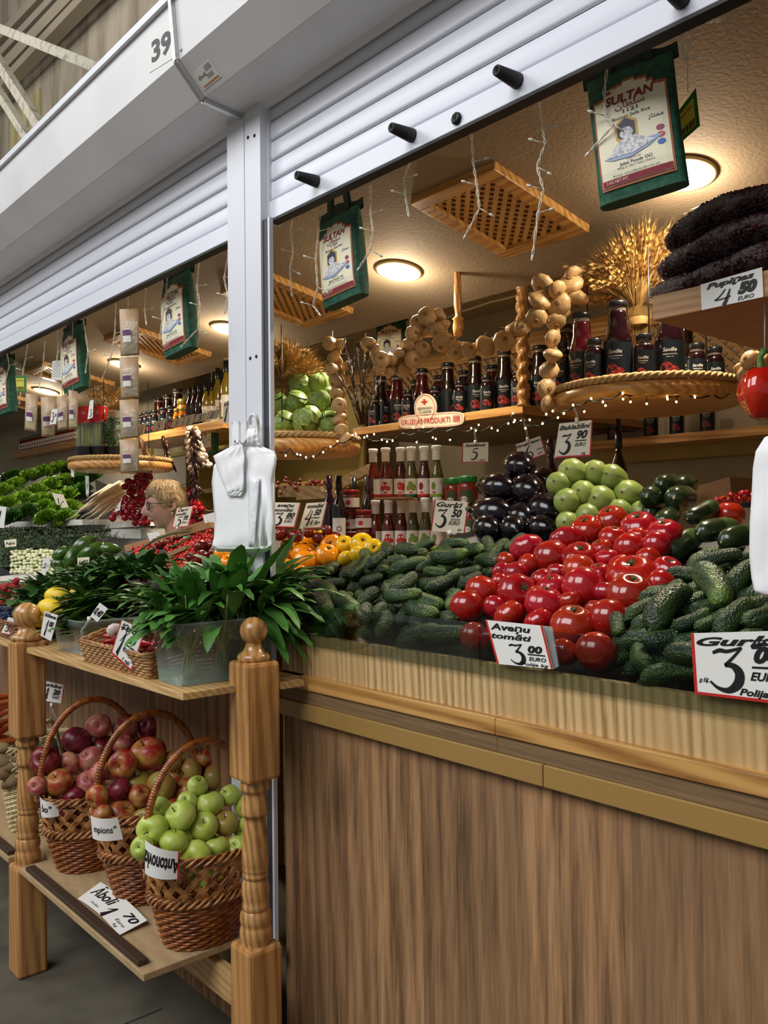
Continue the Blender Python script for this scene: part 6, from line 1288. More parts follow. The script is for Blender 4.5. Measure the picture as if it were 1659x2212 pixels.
# ================================================================ garlic, wheat, signs, lights
def garlic_string(name,pts,label,Z,me,stalkpts=None):
    c=P(pts[0][0],pts[0][1],Z); r=empty(name,c,label,'garlic string')
    for x,y,rr in pts:
        zz=Z+rnd(-.03,.03); p=P(x,y,zz)-c; R=rr*Z/F_PX; d=((CAM-P(x,y,zz)).normalized()*rnd(.2,1)+Vector((jit(.8),jit(.5),jit(.9)))); bulb_obj('bulb',me,TM(p,aimz(-d,rnd(0,6)),(R*1.28,R*1.28,R*1.05)),r)
    m=MB(); sp=stalkpts or [(x,y) for x,y,_ in pts]
    base=[P(x,y,Z+.035)-c for x,y in sp]; 
    fine=[]
    for a,b in zip(base[:-1],base[1:]):
        for k in range(8): fine.append(a.lerp(b,k/8))
    fine.append(base[-1])
    for o in range(3): m.tube([q+Vector((.010*math.cos(i*.8+o*2.1),.006*math.sin(i*.8+o*2.1),.008*math.sin(i*.8+o*2.1))) for i,q in enumerate(fine)],.008,6)
    for i in range(0,len(fine),2):
        q=fine[i]; leaf(m,q,(jit(1),jit(1),jit(1)),.05,.012,n=4)
    m.build('braided_stalks',MT['garlic_stalk'],r); return r
garlic_string('garlic_string',[(923,683,17),(946,681,14),(903,696,14),(894,723,16),(925,715,13),(945,715,14),(958,701,12),(955,742,17),(884,749,15),(913,754,15),(984,760,15),(1012,757,15),(1049,748,19),(1088,737,18),(1114,714,18),(796,743,14),(810,759,13),(823,777,15),(842,779,15),(864,770,15),(892,777,15),(843,799,13),(872,797,15),(820,792,12),(972,738,12)],'long swag of tan garlic bulbs looping in front of the bottle shelf',3.05,GM,[(796,735),(812,765),(835,785),(872,782),(892,745),(905,700),(930,690),(958,720),(985,745),(1020,750),(1060,738),(1100,722),(1125,700)])
garlic_string('garlic_string',[(1172,614,20),(1203,625,16),(1233,614,21),(1237,592,15),(1166,650,20),(1208,656,20),(1246,647,19),(1159,686,18),(1219,672,15),(1201,694,17),(1194,731,15),(1194,766,16),(1186,800,17),(1181,840,17),(1181,872,15),(1130,705,14)],'thick garlic string hanging between the twisted column and the round shelf',2.75,GM,[(1235,585),(1200,630),(1185,670),(1198,710),(1195,760),(1185,810),(1182,870)])
garlic_string('garlic_string',[(712,742,12),(733,742,12),(720,769,13),(715,796,12),(725,824,14),(727,851,13),(732,875,13),(732,905,14),(737,929,12),(742,949,14),(748,790,9)],'vertical garlic string hanging between the cabbages and the pussy willow',3.1,GM,[(722,735),(735,800),(740,870),(745,945)])
garlic_string('garlic_string',[(1618,777,16),(1645,780,14),(1616,811,18),(1600,798,12)],'short cluster of garlic bulbs hanging beside the red bell pepper',2.3,GM,[(1640,765),(1625,790),(1612,815)])
garlic_string('garlic_string',[(407,938,6),(406,953,6),(408,968,6),(410,983,6),(410,997,6),(412,1011,6),(408,925,5)],'thin white garlic braid left of the dark chilli string in the left bay',4.5,GW,[(412,922),(412,960),(414,1012)])
garlic_string('garlic_string',[(426,935,6),(428,944,5),(429,957,6),(434,964,5),(437,974,6),(430,980,6),(443,985,6),(437,991,5),(446,999,6),(452,1004,6),(438,1004,5)],'white garlic braid right of the dark chilli string in the left bay',4.45,GW,[(422,925),(432,965),(446,1003)])
mat('chilli_dry',(62,30,20),rough=.4,coat=.2); mat('mushroom',(132,104,72),rough=.8)
def dry_string(pts,label,Z,m_,w=.05,n=40,L=.07):
    c=P(*pts[0],Z); r=empty('dried_string',c,label,'dried string'); m=MB()
    for i in range(n):
        t=i/n*(len(pts)-1); k=int(t); a=P(*pts[k],Z)-c; b=P(*pts[k+1],Z)-c; q=a.lerp(b,t-k); d=Vector((jit(1),jit(.6),-.9)).normalized(); m.tube([q,q+d*L*.5,q+d*L+Vector((jit(.01),0,0))],[.009,.011,.002],6)
    m.build('pods',MT[m_],r); MB().tube([P(*p,Z)-c for p in pts],.003,5).build('cord',MT['rope'],r)
dry_string([(418,925),(420,980),(422,1040),(421,1062)],'dark string of dried chillies between the two white garlic braids',4.42,'chilli_dry')
dry_string([(352,942),(358,975),(368,1000)],'short string of dark dried pods under the left bay shelf',4.6,'chilli_dry',n=16)
dry_string([(302,945),(316,975),(332,1003)],'string of brown dried roots beside the hanging packets',4.5,'mushroom',n=26,L=.06)
# wheat
mat('wheat',(188,152,88),rough=.65,vary=.0,mottle=((150,112,56),40,.4,.65))
def sheaf(x,y0,y1,wpx,Z,n,label,seed,stem=True):
    rs=random.Random(seed); base=P(x,y1,Z); r=empty('wheat_sheaf',base,label,'wheat sheaf'); H=(y1-y0)*Z/F_PX; W=wpx/2*Z/F_PX; m=MB(); s=MB()
    for i in range(n):
        u=rs.gauss(0,.45); v=rs.gauss(0,.45); t=rs.uniform(.55,1.0)*(1-.25*min(1,abs(u))); top=Vector((0,0,H*t*.86))+RT*(u*W)+FW*(v*W*.8); mid=Vector((0,0,H*.35))+RT*(u*W*.25)
        s.tube([Vector((u*.02,v*.02,0)),mid,top],.0010,4)
        d=(top-mid).normalized(); d=(d+Vector((0,0,-rs.uniform(0,.7)))+RT*u*.5).normalized(); L=rs.uniform(.045,.07)
        e=d.orthogonal().normalized(); 
        for k in range(7):
            q=top+d*(L*k/7); a=k*2.2; o=(Matrix.Rotation(a,3,d)@e)
            m.add([q,q+o*.0075+d*.006,q+d*.019+o*.005,q-o*.003+d*.008],[(0,1,2,3)],False)
            m.add([q+d*.01-o.cross(d)*.0004,q+d*.01+o.cross(d)*.0004,q+d*.06+o*.018],[(0,1,2)],False)
    m.build('ears',MT['wheat'],r); s.build('stalks',MT['wheat'],r)
    MB().lathe([(.030,-.01+H*.2),(.034,H*.22),(.030,H*.24)],14,cap=False).build('tie',MT['wheat'],r)
sheaf(1382,500,745,190,2.78,700,'big golden wheat sheaf standing behind the juice bottles on the round shelf',1); sheaf(610,748,870,120,3.35,420,'golden wheat sheaf above the cabbages beside the white post',2); sheaf(240,842,900,85,4.9,90,'wheat sheaf behind the hanging packets in the left bay',3)
# pussy willow
CKs=[]; c=P(782,918,3.1); r=empty('pussy_willow',c,'bunch of pussy willow twigs leaning on the left end of the bottle shelf','branches'); m=MB(); b=MB(); mat('twig',(64,44,34),rough=.6); mat('catkin',(150,144,132),rough=.9)
for x,y in ((742,730),(765,715),(752,760),(800,735),(815,770),(828,800),(700,768),(770,750),(822,735),(790,720),(812,820),(760,790),(735,800)):
    t=P(x,y,3.1+jit(.08))-c; a=Vector((jit(.01),jit(.01),0)); mid=(a+t)/2+Vector((jit(.02),jit(.02),0)); m.tube([a,mid,t],[.003,.0022,.0012],5)
    for k in range(6): q=mid.lerp(t,rnd(-.6,1)); CKs.append(q+Vector((.004,0,0)))
m.build('twigs',MT['twig'],r); ck=b.lathe([(0,-.008),(.004,-.003),(.0035,.004),(0,.009)],7).mesh('catkin',MT['catkin'])
for q in CKs: bulb_obj('catkin',ck,TM(q,aimz((jit(.5),jit(.5),1))),r)
# bean bags on the top right shelf
yS=PN(1408,665,P(1408,665,1.85),Vector((0,1,0))).y; A=PY(1408,640,yS); B_=PY(1408,693,yS)
r=empty('bean_shelf',(A.x,yS,A.z),'thick laminated wooden shelf of bean bags at the upper right','shelf'); c=r.location; wood('bean_pine',(150,104,66),(196,152,106),(176,130,84),sc=(.05,1,1),freq=34,rough=.5,dist=4)
MB().box(Vector((A.x,yS,B_.z))-c,Vector((.9,yS+.58,A.z))-c).build('board',MT['bean_pine'],r,bev=.003)
for x in (.1,.5): MB().box(Vector((x,yS+.5,A.z))-c,Vector((x+.03,yS+.56,2.55))-c).build('hanger',MT['bean_pine'],r)
mat('beans',(74,32,42),rough=.35,mottle=((48,20,30),60,.4,.6)); mat('bag_film',(236,232,226),rough=.06,spec=1,alpha=.12,bump=(30,1.0,.03))
for i,(x0,y0,lb,xl) in enumerate(((1424,622,'bottom bag of dark red beans in clear plastic on the upper right shelf',1440),(1440,583,'middle bag of dark red beans in clear plastic',1458),(1456,540,'top bag of dark red beans in clear plastic, its empty corner folded',1470))):
    ys=yS+.14; p=PY(x0,y0,ys); W=.46; r=empty('bean_bag',(p.x+W/2,ys,A.z+.034+i*.058),lb,'bag of beans','bags of dark beans')
    def fn(u,v,k=1.0,i=i):
        a=2*PI*u; s=2*v-1; e=(1-abs(s)**2.6)**.5 if abs(s)<1 else 0
        return Vector((s*W/2*k,.13*k*e*math.cos(a),.032*k*e*math.sin(a)*(1+.10*math.sin(s*7+i*2))+.012*math.sin(s*3+i)))
    m=MB(); m.grid(lambda u,v:fn(u,v,.97),28,26,closeu=True); rs=random.Random(i)
    for k in range(2400):
        u,v=rs.random(),rs.uniform(.0,.95); q=fn(u,v); d=Vector((rs.uniform(-1,1),rs.uniform(-1,1),rs.uniform(-.6,.6))).normalized()
        m.lathe([(0,-1),(.5,-.8),(.62,0),(.5,.8),(0,1)],6,TM(q,aimz(d),.0085))
    m.build('beans',MT['beans'],r)['kind']='stuff'; m=MB(); m.grid(lambda u,v:fn(u,v,1.05)+Vector((-.01,0,.003*math.sin(31*v+17*u))),40,40,closeu=True); m.build('plastic_film',MT['bag_film'],r)
p=PY(1612,440,yS+.2); o=MB().lathe([(.0,-.14),(.045,-.14),(.05,-.13),(.05,-.02),(.042,-.012),(.047,-.01),(.047,.012),(.042,.016),(0,.016)],24).build('black_lidded_jar',MT['cap_black']); o.location=p; tag(o,'black round lid of a jar behind the top bean bag','jar')
# red bell pepper
mat('pepper_red',(190,24,12),rough=.08,coat=.8,mottle=((206,48,14),2,.5,.75)); c=P(1647,850,1.72); r=empty('bell_pepper',c,'large glossy red bell pepper hanging by its green stem at the upper right','bell pepper'); m=MB()
def fn(u,v):
    a=2*PI*u; th=PI*v; s=math.sin(th)**.62 if 0<v<1 else 0; lob=1+.10*math.cos(4*a)*s; z=-math.cos(th); tp=1-.34*max(0,-z)**1.2; zz=z*1.15-(.22*math.exp(-(s/.35)**2) if z>0 else -.12*math.exp(-(s/.3)**2)); return Vector((s*lob*tp*math.cos(a),s*lob*tp*math.sin(a),zz))*.047
m.grid(fn,40,26,closeu=True); m.build('flesh',MT['pepper_red'],r); MB().tube([(0,0,.044),(-.004,0,.058),(-.003,0,.075),(.006,0,.088)],[.009,.0065,.006,.008],10).build('stem',MT['leaf_sorrel'],r)
MB().tube([(.006,0,.088),(.008,0,.2),(.0,0,A.z-c.z-.052)],.0012,5).build('cord',MT['white_plastic'],r)
# Georgian sign
q=quad_on([(859,896),(1002,884),(1002,920),(862,928)],None,(0,-1,0),p0=PY(930,905,SY-.012)); c=sum(q,Vector())/4; r=empty('shop_sign',c,'cream sign with an oval crest and red lettering fixed to the bottle shelf','sign'); f=lambda o=0:(lambda u,v:bil(q,o)(u,v)-c)
def poly2(n,fx): return [fx(i/n) for i in range(n)]
def plate(pts,o0,o1,name,m_,par):
    k=len(pts); mb=MB(); mb.add([f(o1)(*p) for p in pts]+[f(o0)(*p) for p in pts],[tuple(range(k)),tuple(range(k,2*k))[::-1]]+[(i,(i+1)%k,k+(i+1)%k,k+i) for i in range(k)],False); return mb.build(name,MT[m_],par)
rr=[(.5+.5*(abs(math.cos(t))**.35)*(1 if math.cos(t)>0 else -1),.46+.46*(abs(math.sin(t))**.6)*(1 if math.sin(t)>0 else -1)) for t in [2*PI*k/48 for k in range(48)]]
plate(rr,-.004,0,'plaque','paper_warm',r)
ov=[(.44+.165*math.cos(t),1.28+.92*math.sin(t)) for t in [2*PI*k/36 for k in range(36)]]; plate(ov,-.006,.002,'oval_plate','paper_warm',r)
def ring(cx,cy,rx,ry,w,n=40,sup=None):
    mb=MB(); vs=[]; 
    for k in range(n+1):
        t=2*PI*k/n; ct,st=math.cos(t),math.sin(t)
        if sup: ct=abs(ct)**sup[0]*(1 if ct>0 else -1); st=abs(st)**sup[1]*(1 if st>0 else -1)
        vs+=[f(.003)(cx+rx*ct,cy+ry*st),f(.003)(cx+(rx-w)*ct,cy+(ry-w*4)*st)]
    mb.add(vs,[(2*i,2*i+1,2*i+3,2*i+2) for i in range(n)]); return mb
ring(.44,1.28,.150,.84,.008).build('oval_line',MT['sign_red'],r); ring(.5,.46,.485,.40,.006,60,(.35,.6)).build('plaque_line',MT['sign_red'],r)
m=MB(); F3=f(.0035); put_text(m,F3,'GRUZIJAS PRODUKTI',.05,.30,.34,.76,bold=.008); 
for k in range(4): band(m,F3,.85,.30+.1*k,.95,.35+.1*k,3)
band(m,F3,.425,1.50,.455,1.85); band(m,F3,.395,1.62,.485,1.73); m.build('red_lettering',MT['sign_red'],r)
m=MB(); put_text(m,F3,'GEORGIAN',.325,1.18,.17,.23,bold=.01); put_text(m,F3,'CUISINE',.345,.95,.17,.19,bold=.01); put_text(m,F3,'BY REVAZ',.39,.80,.08,.1,bold=0); m.build('dark_lettering',MT['ink'],r)
# ---------------------------------------------------------------- price cards
NB=(.0,-1,0)
price_card([(1492,1368),(1702,1362),(1704,1524),(1501,1499)],[('Gurķi',.06,.80,.13,.9,.03),('#','3',.18,.10,.42,.68),('00',.66,.56,.22,.3,.06),('_',.64,.47,.94,.50),('EURO',.62,.30,.12,.34,.02),('Polija kg',.50,.07,.1,.48,.02),('g.šķ.',.06,.22,.07,.12,.0)],'largest price card, Gurķi 3 00, red-edged on the glass at the lower right',n=NB,p0=(0,1.292,0),border='lbr')
price_card([(1048,1339),(1172,1352),(1195,1446),(1074,1434)],[('Aveņu',.06,.80,.15,.72,.02),('tomāti',.04,.60,.13,.72,.02),('#','3',.28,.04,.32,.48),('00',.64,.34,.16,.26,.05),('_',.62,.28,.92,.31),('EURO',.62,.15,.09,.3,.01),('Polija kg',.46,.03,.07,.48,.0)],'price card reading Aveņu tomāti 3 00 on the glass below the red tomatoes',n=NB,p0=(0,1.292,0),border='lr')
MB().prism([PN(x,y,(0,1.298,0),Vector((0,1,0))) for x,y in ((1172,1352),(1192,1354),(1206,1440),(1195,1446))],(0,.003,0)).build('card_sleeve',MT['clear_plastic']); tag(bpy.data.objects['card_sleeve'],'bent clear plastic sleeve edge behind the Aveņu tomāti 3 00 card','card sleeve')
price_card([(939,1080),(1013,1084),(1004,1152),(930,1147)],[('Gurķi',.08,.80,.15,.76,.02),('#','3',.10,.14,.36,.60),('50',.54,.50,.24,.3,.04),('_',.54,.42,.82,.44),('_',.54,.38,.82,.395),('EURO',.50,.24,.12,.32,.01),('kg',.78,.06,.08,.12,.01)],'price card reading Gurķi 3 50 standing over the cucumbers',Z=2.75,border='lr',clip=[(970,1152),(968,1172),(972,1195)],paper='paper_warm')
price_card([(662,1087),(707,1084),(694,1141),(645,1144)],[('tomāti',.1,.80,.15,.78,.02),('#','4',.12,.12,.36,.62),('50',.5,.52,.22,.32,.04),('~',.46,.36,.16,.36,.03),('€ /kg',.42,.16,.15,.46,.01)],'price card reading tomāti 4 50 above the orange tomatoes',Z=2.75,border='rb',clip=[(655,1144),(653,1165)],paper='paper_warm')
price_card([(590,1085),(650,1086),(636,1140),(578,1138)],[('aveņu',.18,.82,.14,.62,.02),('tomāti',.14,.64,.12,.66,.02),('#','3',.16,.08,.36,.52),('80',.60,.40,.2,.3,.03),('_',.58,.34,.88,.37),('EURO',.56,.2,.1,.3,.0)],'price card reading aveņu tomāti 3 80 touching the white post',Z=2.72,border='rb',paper='paper_warm')
price_card([(1208,915),(1280,907),(1276,985),(1197,990)],[('Baklažāni',.03,.80,.13,.92,.02),('#','3',.10,.10,.36,.58),('90',.56,.52,.22,.32,.04),('_',.54,.44,.86,.47),('EURO',.54,.30,.1,.3,.01),('kg',.74,.06,.08,.12,.0)],'price card reading Baklažāni 3 90 hanging above the squashes',Z=2.62,border='rb',clip=[(1246,908),(1246,895),(1240,880)])
price_card([(1112,961),(1168,941),(1180,981),(1122,1001)],[('Vinogu lapas',.04,.78,.13,.9,.02),('#','6',.26,.06,.36,.66),('EURO',.72,.34,.09,.24,.0),('kāpā',.70,.14,.08,.2,.0)],'tilted price card showing 6 above the black eggplants',Z=2.95,border='lbr',clip=[(1140,950),(1136,925),(1132,905)])
price_card([(999,957),(1055,955),(1054,998),(998,1000)],[('Satsebeli',.10,.80,.14,.8,.02),('#','5',.30,.14,.34,.58),('1 gab.',.6,.10,.07,.3,.0)],'price card reading Satsebeli 5 above the green-lidded jars',Z=3.15,border='lb',clip=[(1027,956),(1026,940),(1026,925)])
price_card([(1513,615),(1646,577),(1649,641),(1516,670)],[('Pupiņas',.10,.74,.2,.78,.04),('#','4',.20,.0,.34,.58),('50',.60,.30,.36,.32,.09),('EURO',.6,.06,.14,.26,.0)],'price card reading Pupiņas 4 50 on the edge of the bean shelf',n=NB,p0=(0,yS-.004,0),border=False)
price_card([(381,1098),(418,1093),(406,1138),(371,1141)],[('Čerri',.14,.80,.14,.6,.02),('tomāti',.08,.62,.12,.62,.02),('#','5',.14,.06,.4,.5),('00',.6,.42,.16,.26,.04),('_',.58,.36,.88,.39),('Euro',.56,.2,.1,.3,.0)],'price card reading Čerri tomāti 5 00 beside the woman\'s neck',Z=3.6,border='lbr',clip=[(383,1141),(383,1150)],paper='paper_warm')
price_card([(262,1339),(314,1363),(283,1450),(240,1410)],[('Ķiploki',.08,.80,.15,.84,.03),('#','1',.12,.08,.36,.66),('00',.52,.54,.2,.3,.05),('_',.5,.44,.84,.48),('EURO',.42,.28,.11,.4,.02),('1 gab',.5,.06,.1,.34,.01)],'slanted price card reading Ķiploki 1 00 on the chilli tray',Z=2.22,n=(.55,-.84,.1),border='lbr')
price_card([(215,1302),(233,1315),(210,1344),(195,1331)],[('0,40',.06,.3,.42,.86,.03)],'small clipped price card reading 0,40 above the chilli tray',Z=2.42,border=False,clip=[(193,1338),(184,1352),(176,1362),(178,1378)])
price_card([(96,1320),(125,1329),(110,1385),(87,1373)],[('Skābenes',.06,.82,.14,.9,.02),('#','1',.2,.08,.4,.64),('00',.54,.5,.2,.34,.04),('EURO',.56,.3,.08,.28,.0)],'price card reading Skābenes 1 00 right of the left post ball',Z=2.62,border=False)
price_card([(18,1333),(38,1337),(28,1373),(2,1368)],[('#','3',.16,.16,.42,.6),('50',.56,.48,.26,.36,.03)],'small price card showing 3 50 left of the left post ball',Z=2.95,border='b')
price_card([(86,1468),(139,1480),(134,1520),(86,1512)],[('Burkāni',.08,.76,.18,.84,.03),('#','1',.18,.14,.32,.56),('20',.56,.42,.26,.32,.05),('_',.54,.34,.88,.37),('EURO',.54,.2,.11,.3,.01)],'price card reading Burkāni 1 20 right of the left post',Z=3.02,border='r',clip=[(112,1524),(115,1540),(122,1552)])
price_card([(483,870),(515,856),(511,909),(480,917)],[('Kāposti',.04,.80,.15,.86,.01),('#','1',.04,.1,.4,.62),('90',.5,.48,.22,.36,.03),('_',.5,.40,.86,.43),('EURO',.46,.24,.1,.4,.0)],'price card reading Kāposti 1 90 left of the white post above the plastic bags',Z=3.3,border=False,paper='paper_warm')
for x,y,w,h,t,lb in ((306,929,13,24,'5','leftmost narrow price card on the left bay shelf edge'),(343,921,24,22,'5','price card showing 5 at the left of the left bay shelf edge'),(382,914,24,18,'5','second price card showing 5 on the left bay shelf edge'),(407,909,22,22,'5','third price card showing 5, in the middle of the shelf edge'),(433,903,26,17,'5','fourth price card showing 5 on the shelf edge'),(460,897,26,18,'1','price card at the right end of the left bay shelf edge')):
    price_card([(x-w/2+3,y-h/2+1),(x+w/2+3,y-h/2-4),(x+w/2-3,y+h/2-3),(x-w/2-3,y+h/2+2)],[('#',t,.3,.14,.34,.66)],lb,n=(.1,-.99,0),p0=(0,LY2-.012,0),border='lb',paper='paper_warm')
price_card([(112,884),(124,883),(121,917),(107,919)],[('#','3',.1,.2,.5,.6),('50',.6,.5,.2,.34,0)],'little price card showing 3 50 on the hanging packets',Z=3.5,border='b')
price_card([(194,866),(202,863),(200,902),(189,906)],[('#','3',.3,.1,.5,.4)],'narrow price card hanging below the middle rice bag',Z=3.55,border=False)
price_card([(-12,1092),(14,1095),(8,1141),(-14,1138)],[('#','1',.2,.1,.6,.7)],'price card cut by the left edge above the spring onions',Z=3.5,border=False)
price_card([(9,1167),(35,1164),(35,1180),(11,1182)],[('Puķes',.1,.3,.4,.8,.0)],'tiny price card above the spring onion tray',Z=4.0,border=False,paper='paper_warm')
price_card([(96,1205),(112,1203),(102,1237),(87,1240)],[('#','2',.2,.2,.6,.6)] if False else [('2,-',.1,.35,.3,.8,.0)],'narrow price card leaning on the spring onions',Z=3.5,border=False)
price_card([(167,1205),(193,1203),(192,1222),(168,1224)],[('1,90',.1,.3,.4,.8,.0)],'price card tucked between the avocados and the mint',Z=3.35,border=False,paper='paper_warm')
price_card([(112,1065),(136,1068),(148,1096),(126,1098)],[('1,-',.2,.3,.4,.6,.0)],'greyish price card stuck in the curly lettuces',Z=5.0,border=False,paper='paper_warm')
price_card([(152,998),(158,998),(160,1032),(154,1030)],[('1',.3,.3,.3,.4,.0)],'narrow price card hanging from the celery shelf',Z=4.4,border='b')
price_card([(184,1028),(192,1028),(192,1068),(186,1068)],[('1',.3,.3,.3,.4,.0)],'narrow price card standing above the lettuces and daikon',Z=4.7,border=False,clip=[(189,1068),(191,1078)])
price_card([(262,1078),(259,1102),(247,1106),(250,1098)],[('1',.3,.3,.3,.4,.0)],'small tilted price card in front of the radishes',Z=4.5,border=False)
price_card([(317,1152),(342,1148),(348,1164),(324,1169)],[('_',.2,.15,.6,.2)],'blank white card lying on the tray beside the woman\'s shoulder',Z=3.75,border=False)
price_card([(437,1113),(465,1106),(463,1130),(444,1134)],[('_',.3,.3,.4,.35)],'blank white card left of the plastic bags behind the cherry tomatoes',Z=3.9,border=False)
# ---------------------------------------------------------------- plastic carrier bags on the post
mat('bag_white',(250,250,252),rough=.45,bump=(14,.25,.01),sss=.0); mat('bag_sheen',(244,246,250),rough=.2,bump=(40,.5,.006))
yB=1.235
c=PY(548,905,yB); r=empty('carrier_bags',c,'thick bundle of white plastic carrier bags hanging from a hook on the white post','carrier bags')
pt=lambda x,y,dy=0: PY(x,y,yB+dy)-c
def sheet(rows,dy,bulge,name,m_='bag_white',nu=14,fl=0,ph=0):
    """rows of (y, left x, right x) from top to bottom, a billowing sheet of plastic"""
    mb=MB(); R_=[]
    for (y0,a0,b0),(y1,a1,b1) in zip(rows[:-1],rows[1:]):
        for k in range(5): t=k/5; R_.append((y0+(y1-y0)*t,a0+(a1-a0)*t,b0+(b1-b0)*t))
    R_.append(rows[-1]); n=len(R_)-1
    def fn(u,v):
        y,a_,b_=R_[round(v*n)]; return pt(a_+(b_-a_)*u,y,dy-bulge*math.sin(PI*u)**.6*math.sin(PI*min(1,.12+v*.9))+.0008*math.sin(u*23+ph+v*3)+.0010*math.sin(v*19+u*5+ph))
    mb.grid(fn,nu*2,n); return mb.build(name,MT[m_],r,solid=.0012)
BR=[(962,520,562),(975,495,592),(985,480,597),(1005,463,594),(1040,459,588),(1080,462,588),(1130,465,590),(1160,463,589),(1178,458,586),(1186,470,575)]
for k in range(8): sheet([(y+k*.9,a_+jit(1.5),b_+jit(1.5)) for y,a_,b_ in BR],-.004+k*.0035,.012,'bag_layer',ph=k)
sheet([(960,508,523),(985,461,528),(1010,469,527),(1040,480,527),(1058,488,526),(1066,492,512)],-.026,.006,'folded_handle')
sheet([(1060,488,526),(1072,492,520)],-.022,.004,'folded_handle')
m=MB()
for k in range(16):
    x=566+k*1.6; m.tube([pt(x,1030+k,-.014+k*.001),pt(x+1,1100,-.016+k*.001),pt(x-2+jit(2),1180-k*.3,-.014+k*.001)],.0016,5)
m.build('gathered_edge',MT['bag_white'],r)
sheet([(1030,538,560),(1100,537,556),(1182,538,549)],-.020,.004,'shiny_strip','bag_sheen',nu=4)
m=MB(); m.grid(lambda u,v:pt(512+42*v+0,922+0,0)*(0)+Vector((pt(533,935).x+.030*math.cos(2*PI*u)*(1+.25*math.sin(13*u*PI)),-.02+.016*math.sin(2*PI*u),pt(533,935).z+(.5-v)*.05+.006*math.sin(17*u*PI))),40,5,closeu=True); m.build('gathered_handles',MT['bag_white'],r)
sheet([(925,530,556),(945,522,558),(962,520,562)],-.014,.012,'gathered_neck')
m=MB(); m.tube([pt(541,915,.02),pt(540,905,.0),pt(542,898,-.012),pt(548,895,-.018),pt(554,899,-.018),pt(557,912,-.008),pt(557,930,.0),pt(553,940,-.01),pt(546,938,-.02)],.0045,10); m.build('hook',MT['white_plastic'],r)
yB2=1.15
c2=PY(1640,1100,yB2); r=empty('carrier_bags',c2,'bundle of white plastic carrier bags cut off by the right edge of view','carrier bags'); o2=[(1760,930),(1680,925),(1645,950),(1632,975),(1627,1010),(1624,1070),(1620,1130),(1619,1200),(1624,1250),(1628,1274),(1660,1280),(1760,1290)]
BR2=[(930,1690,1740),(945,1652,1790),(975,1633,1800),(1010,1627,1800),(1070,1624,1800),(1130,1620,1800),(1200,1619,1800),(1250,1624,1800),(1276,1630,1800),(1284,1650,1800)]
pt=lambda x,y,dy=0: PY(x,y,yB2+dy)-c2
for k in range(5): sheet([(y+k*1.2,a_+k*.8,b_) for y,a_,b_ in BR2],k*.004,.006,'bag_layer',ph=k*2)
MB().tube([PY(1710,930,yB2)-c2,PY(1712,900,yB2)-c2,PY(1712,860,yB2+.04)-c2],.004,8).build('hook',MT['white_plastic'],r)
# ================================================================ ceiling fittings
LAMPS=[-1.267,-2.49,-3.774,-5.006,-6.342]
nz=Vector((0,.18,1)).normalized()
def cpt(x,y): return Vector((x,y,cz(y)))
lam=['recessed downlight behind the biggest rice bag at the upper right','recessed downlight left of the wooden ceiling vent','recessed downlight just left of the white post','recessed downlight behind the strip of hanging packets','recessed downlight nearest the left edge']
for x,lb in zip(LAMPS,lam):
    r=empty('ceiling_downlight',cpt(x,2.285),lb,'downlight',rot=(-.18,0,0)); MB().lathe([(.075,0),(.092,-.001),(.094,-.008),(.082,-.012),(.074,-.004)],36,cap=False).build('trim_ring',MT['lamp_ring'],r); MB().lathe([(0,-.010),(.05,-.0095),(.075,-.004)],30,cap=False).build('lamp_glass',MT['lamp_glow'],r)
V0=[(-2.03,1.92,'wooden lattice ceiling vent between the two rice bags of the right bay'),(-3.34,1.98,'wooden lattice ceiling vent partly hidden by the white post'),(-4.60,1.98,'wooden lattice ceiling vent behind the rice bag left of the post'),(-5.88,1.98,'wooden lattice ceiling vent behind the middle rice bag of the left bay'),(-7.15,1.98,'wooden lattice ceiling vent nearest the left edge')]
for x,y,lb in V0:
    r=empty('ceiling_vent',cpt(x,y),lb,'ceiling vent',rot=(-.1781,0,0)); w,l,f_,h=.365,.48,.048,.028
    for a,b in (((0,0,-h),(w,f_,0)),((0,l-f_,-h),(w,l,0)),((0,f_,-h),(f_,l-f_,0)),((w-f_,f_,-h),(w,l-f_,0))): MB().box(a,b).build('frame',MT['pine_x'],r,bev=.002)
    m=MB()
    for lay,sg in ((-.008,1),(-.014,-1)):
        for k in range(-9,18):
            # diagonal slats clipped to the opening
            x0_=f_;x1_=w-f_;y0_=f_;y1_=l-f_; cc_=k*.042
            pts=[]
            for xx in (x0_,x1_):
                yy=(xx-x0_)*sg*1.0+cc_+y0_ if sg>0 else -(xx-x0_)+cc_+y0_
                pts.append((xx,yy))
            (xa_,ya_),(xb_,yb_)=pts
            def clip(xa_,ya_,xb_,yb_):
                t0,t1=0,1; dy=yb_-ya_
                for lim,s in ((y0_,1),(y1_,-1)):
                    fa=(ya_-lim)*s; fb=(yb_-lim)*s
                    if fa<0 and fb<0: return None
                    if fa<0: t0=max(t0,fa/(fa-fb))
                    if fb<0: t1=min(t1,fa/(fa-fb))
                if t0>=t1: return None
                return (xa_+(xb_-xa_)*t0,ya_+dy*t0,xa_+(xb_-xa_)*t1,ya_+dy*t1)
            q=clip(xa_,ya_,xb_,yb_)
            if not q: continue
            A_=Vector((q[0],q[1],lay)); B2=Vector((q[2],q[3],lay)); d=(B2-A_)
            if d.length<.01: continue
            n=Vector((-d.y,d.x,0)).normalized()*.0080; m.prism([A_-n,B2-n,B2+n,A_+n],(0,0,.005))
    m.build('lattice',MT['lattice'],r); MB().box((f_,f_,-.001),(w-f_,l-f_,0)).build('opening',MT['slot_dark'],r)
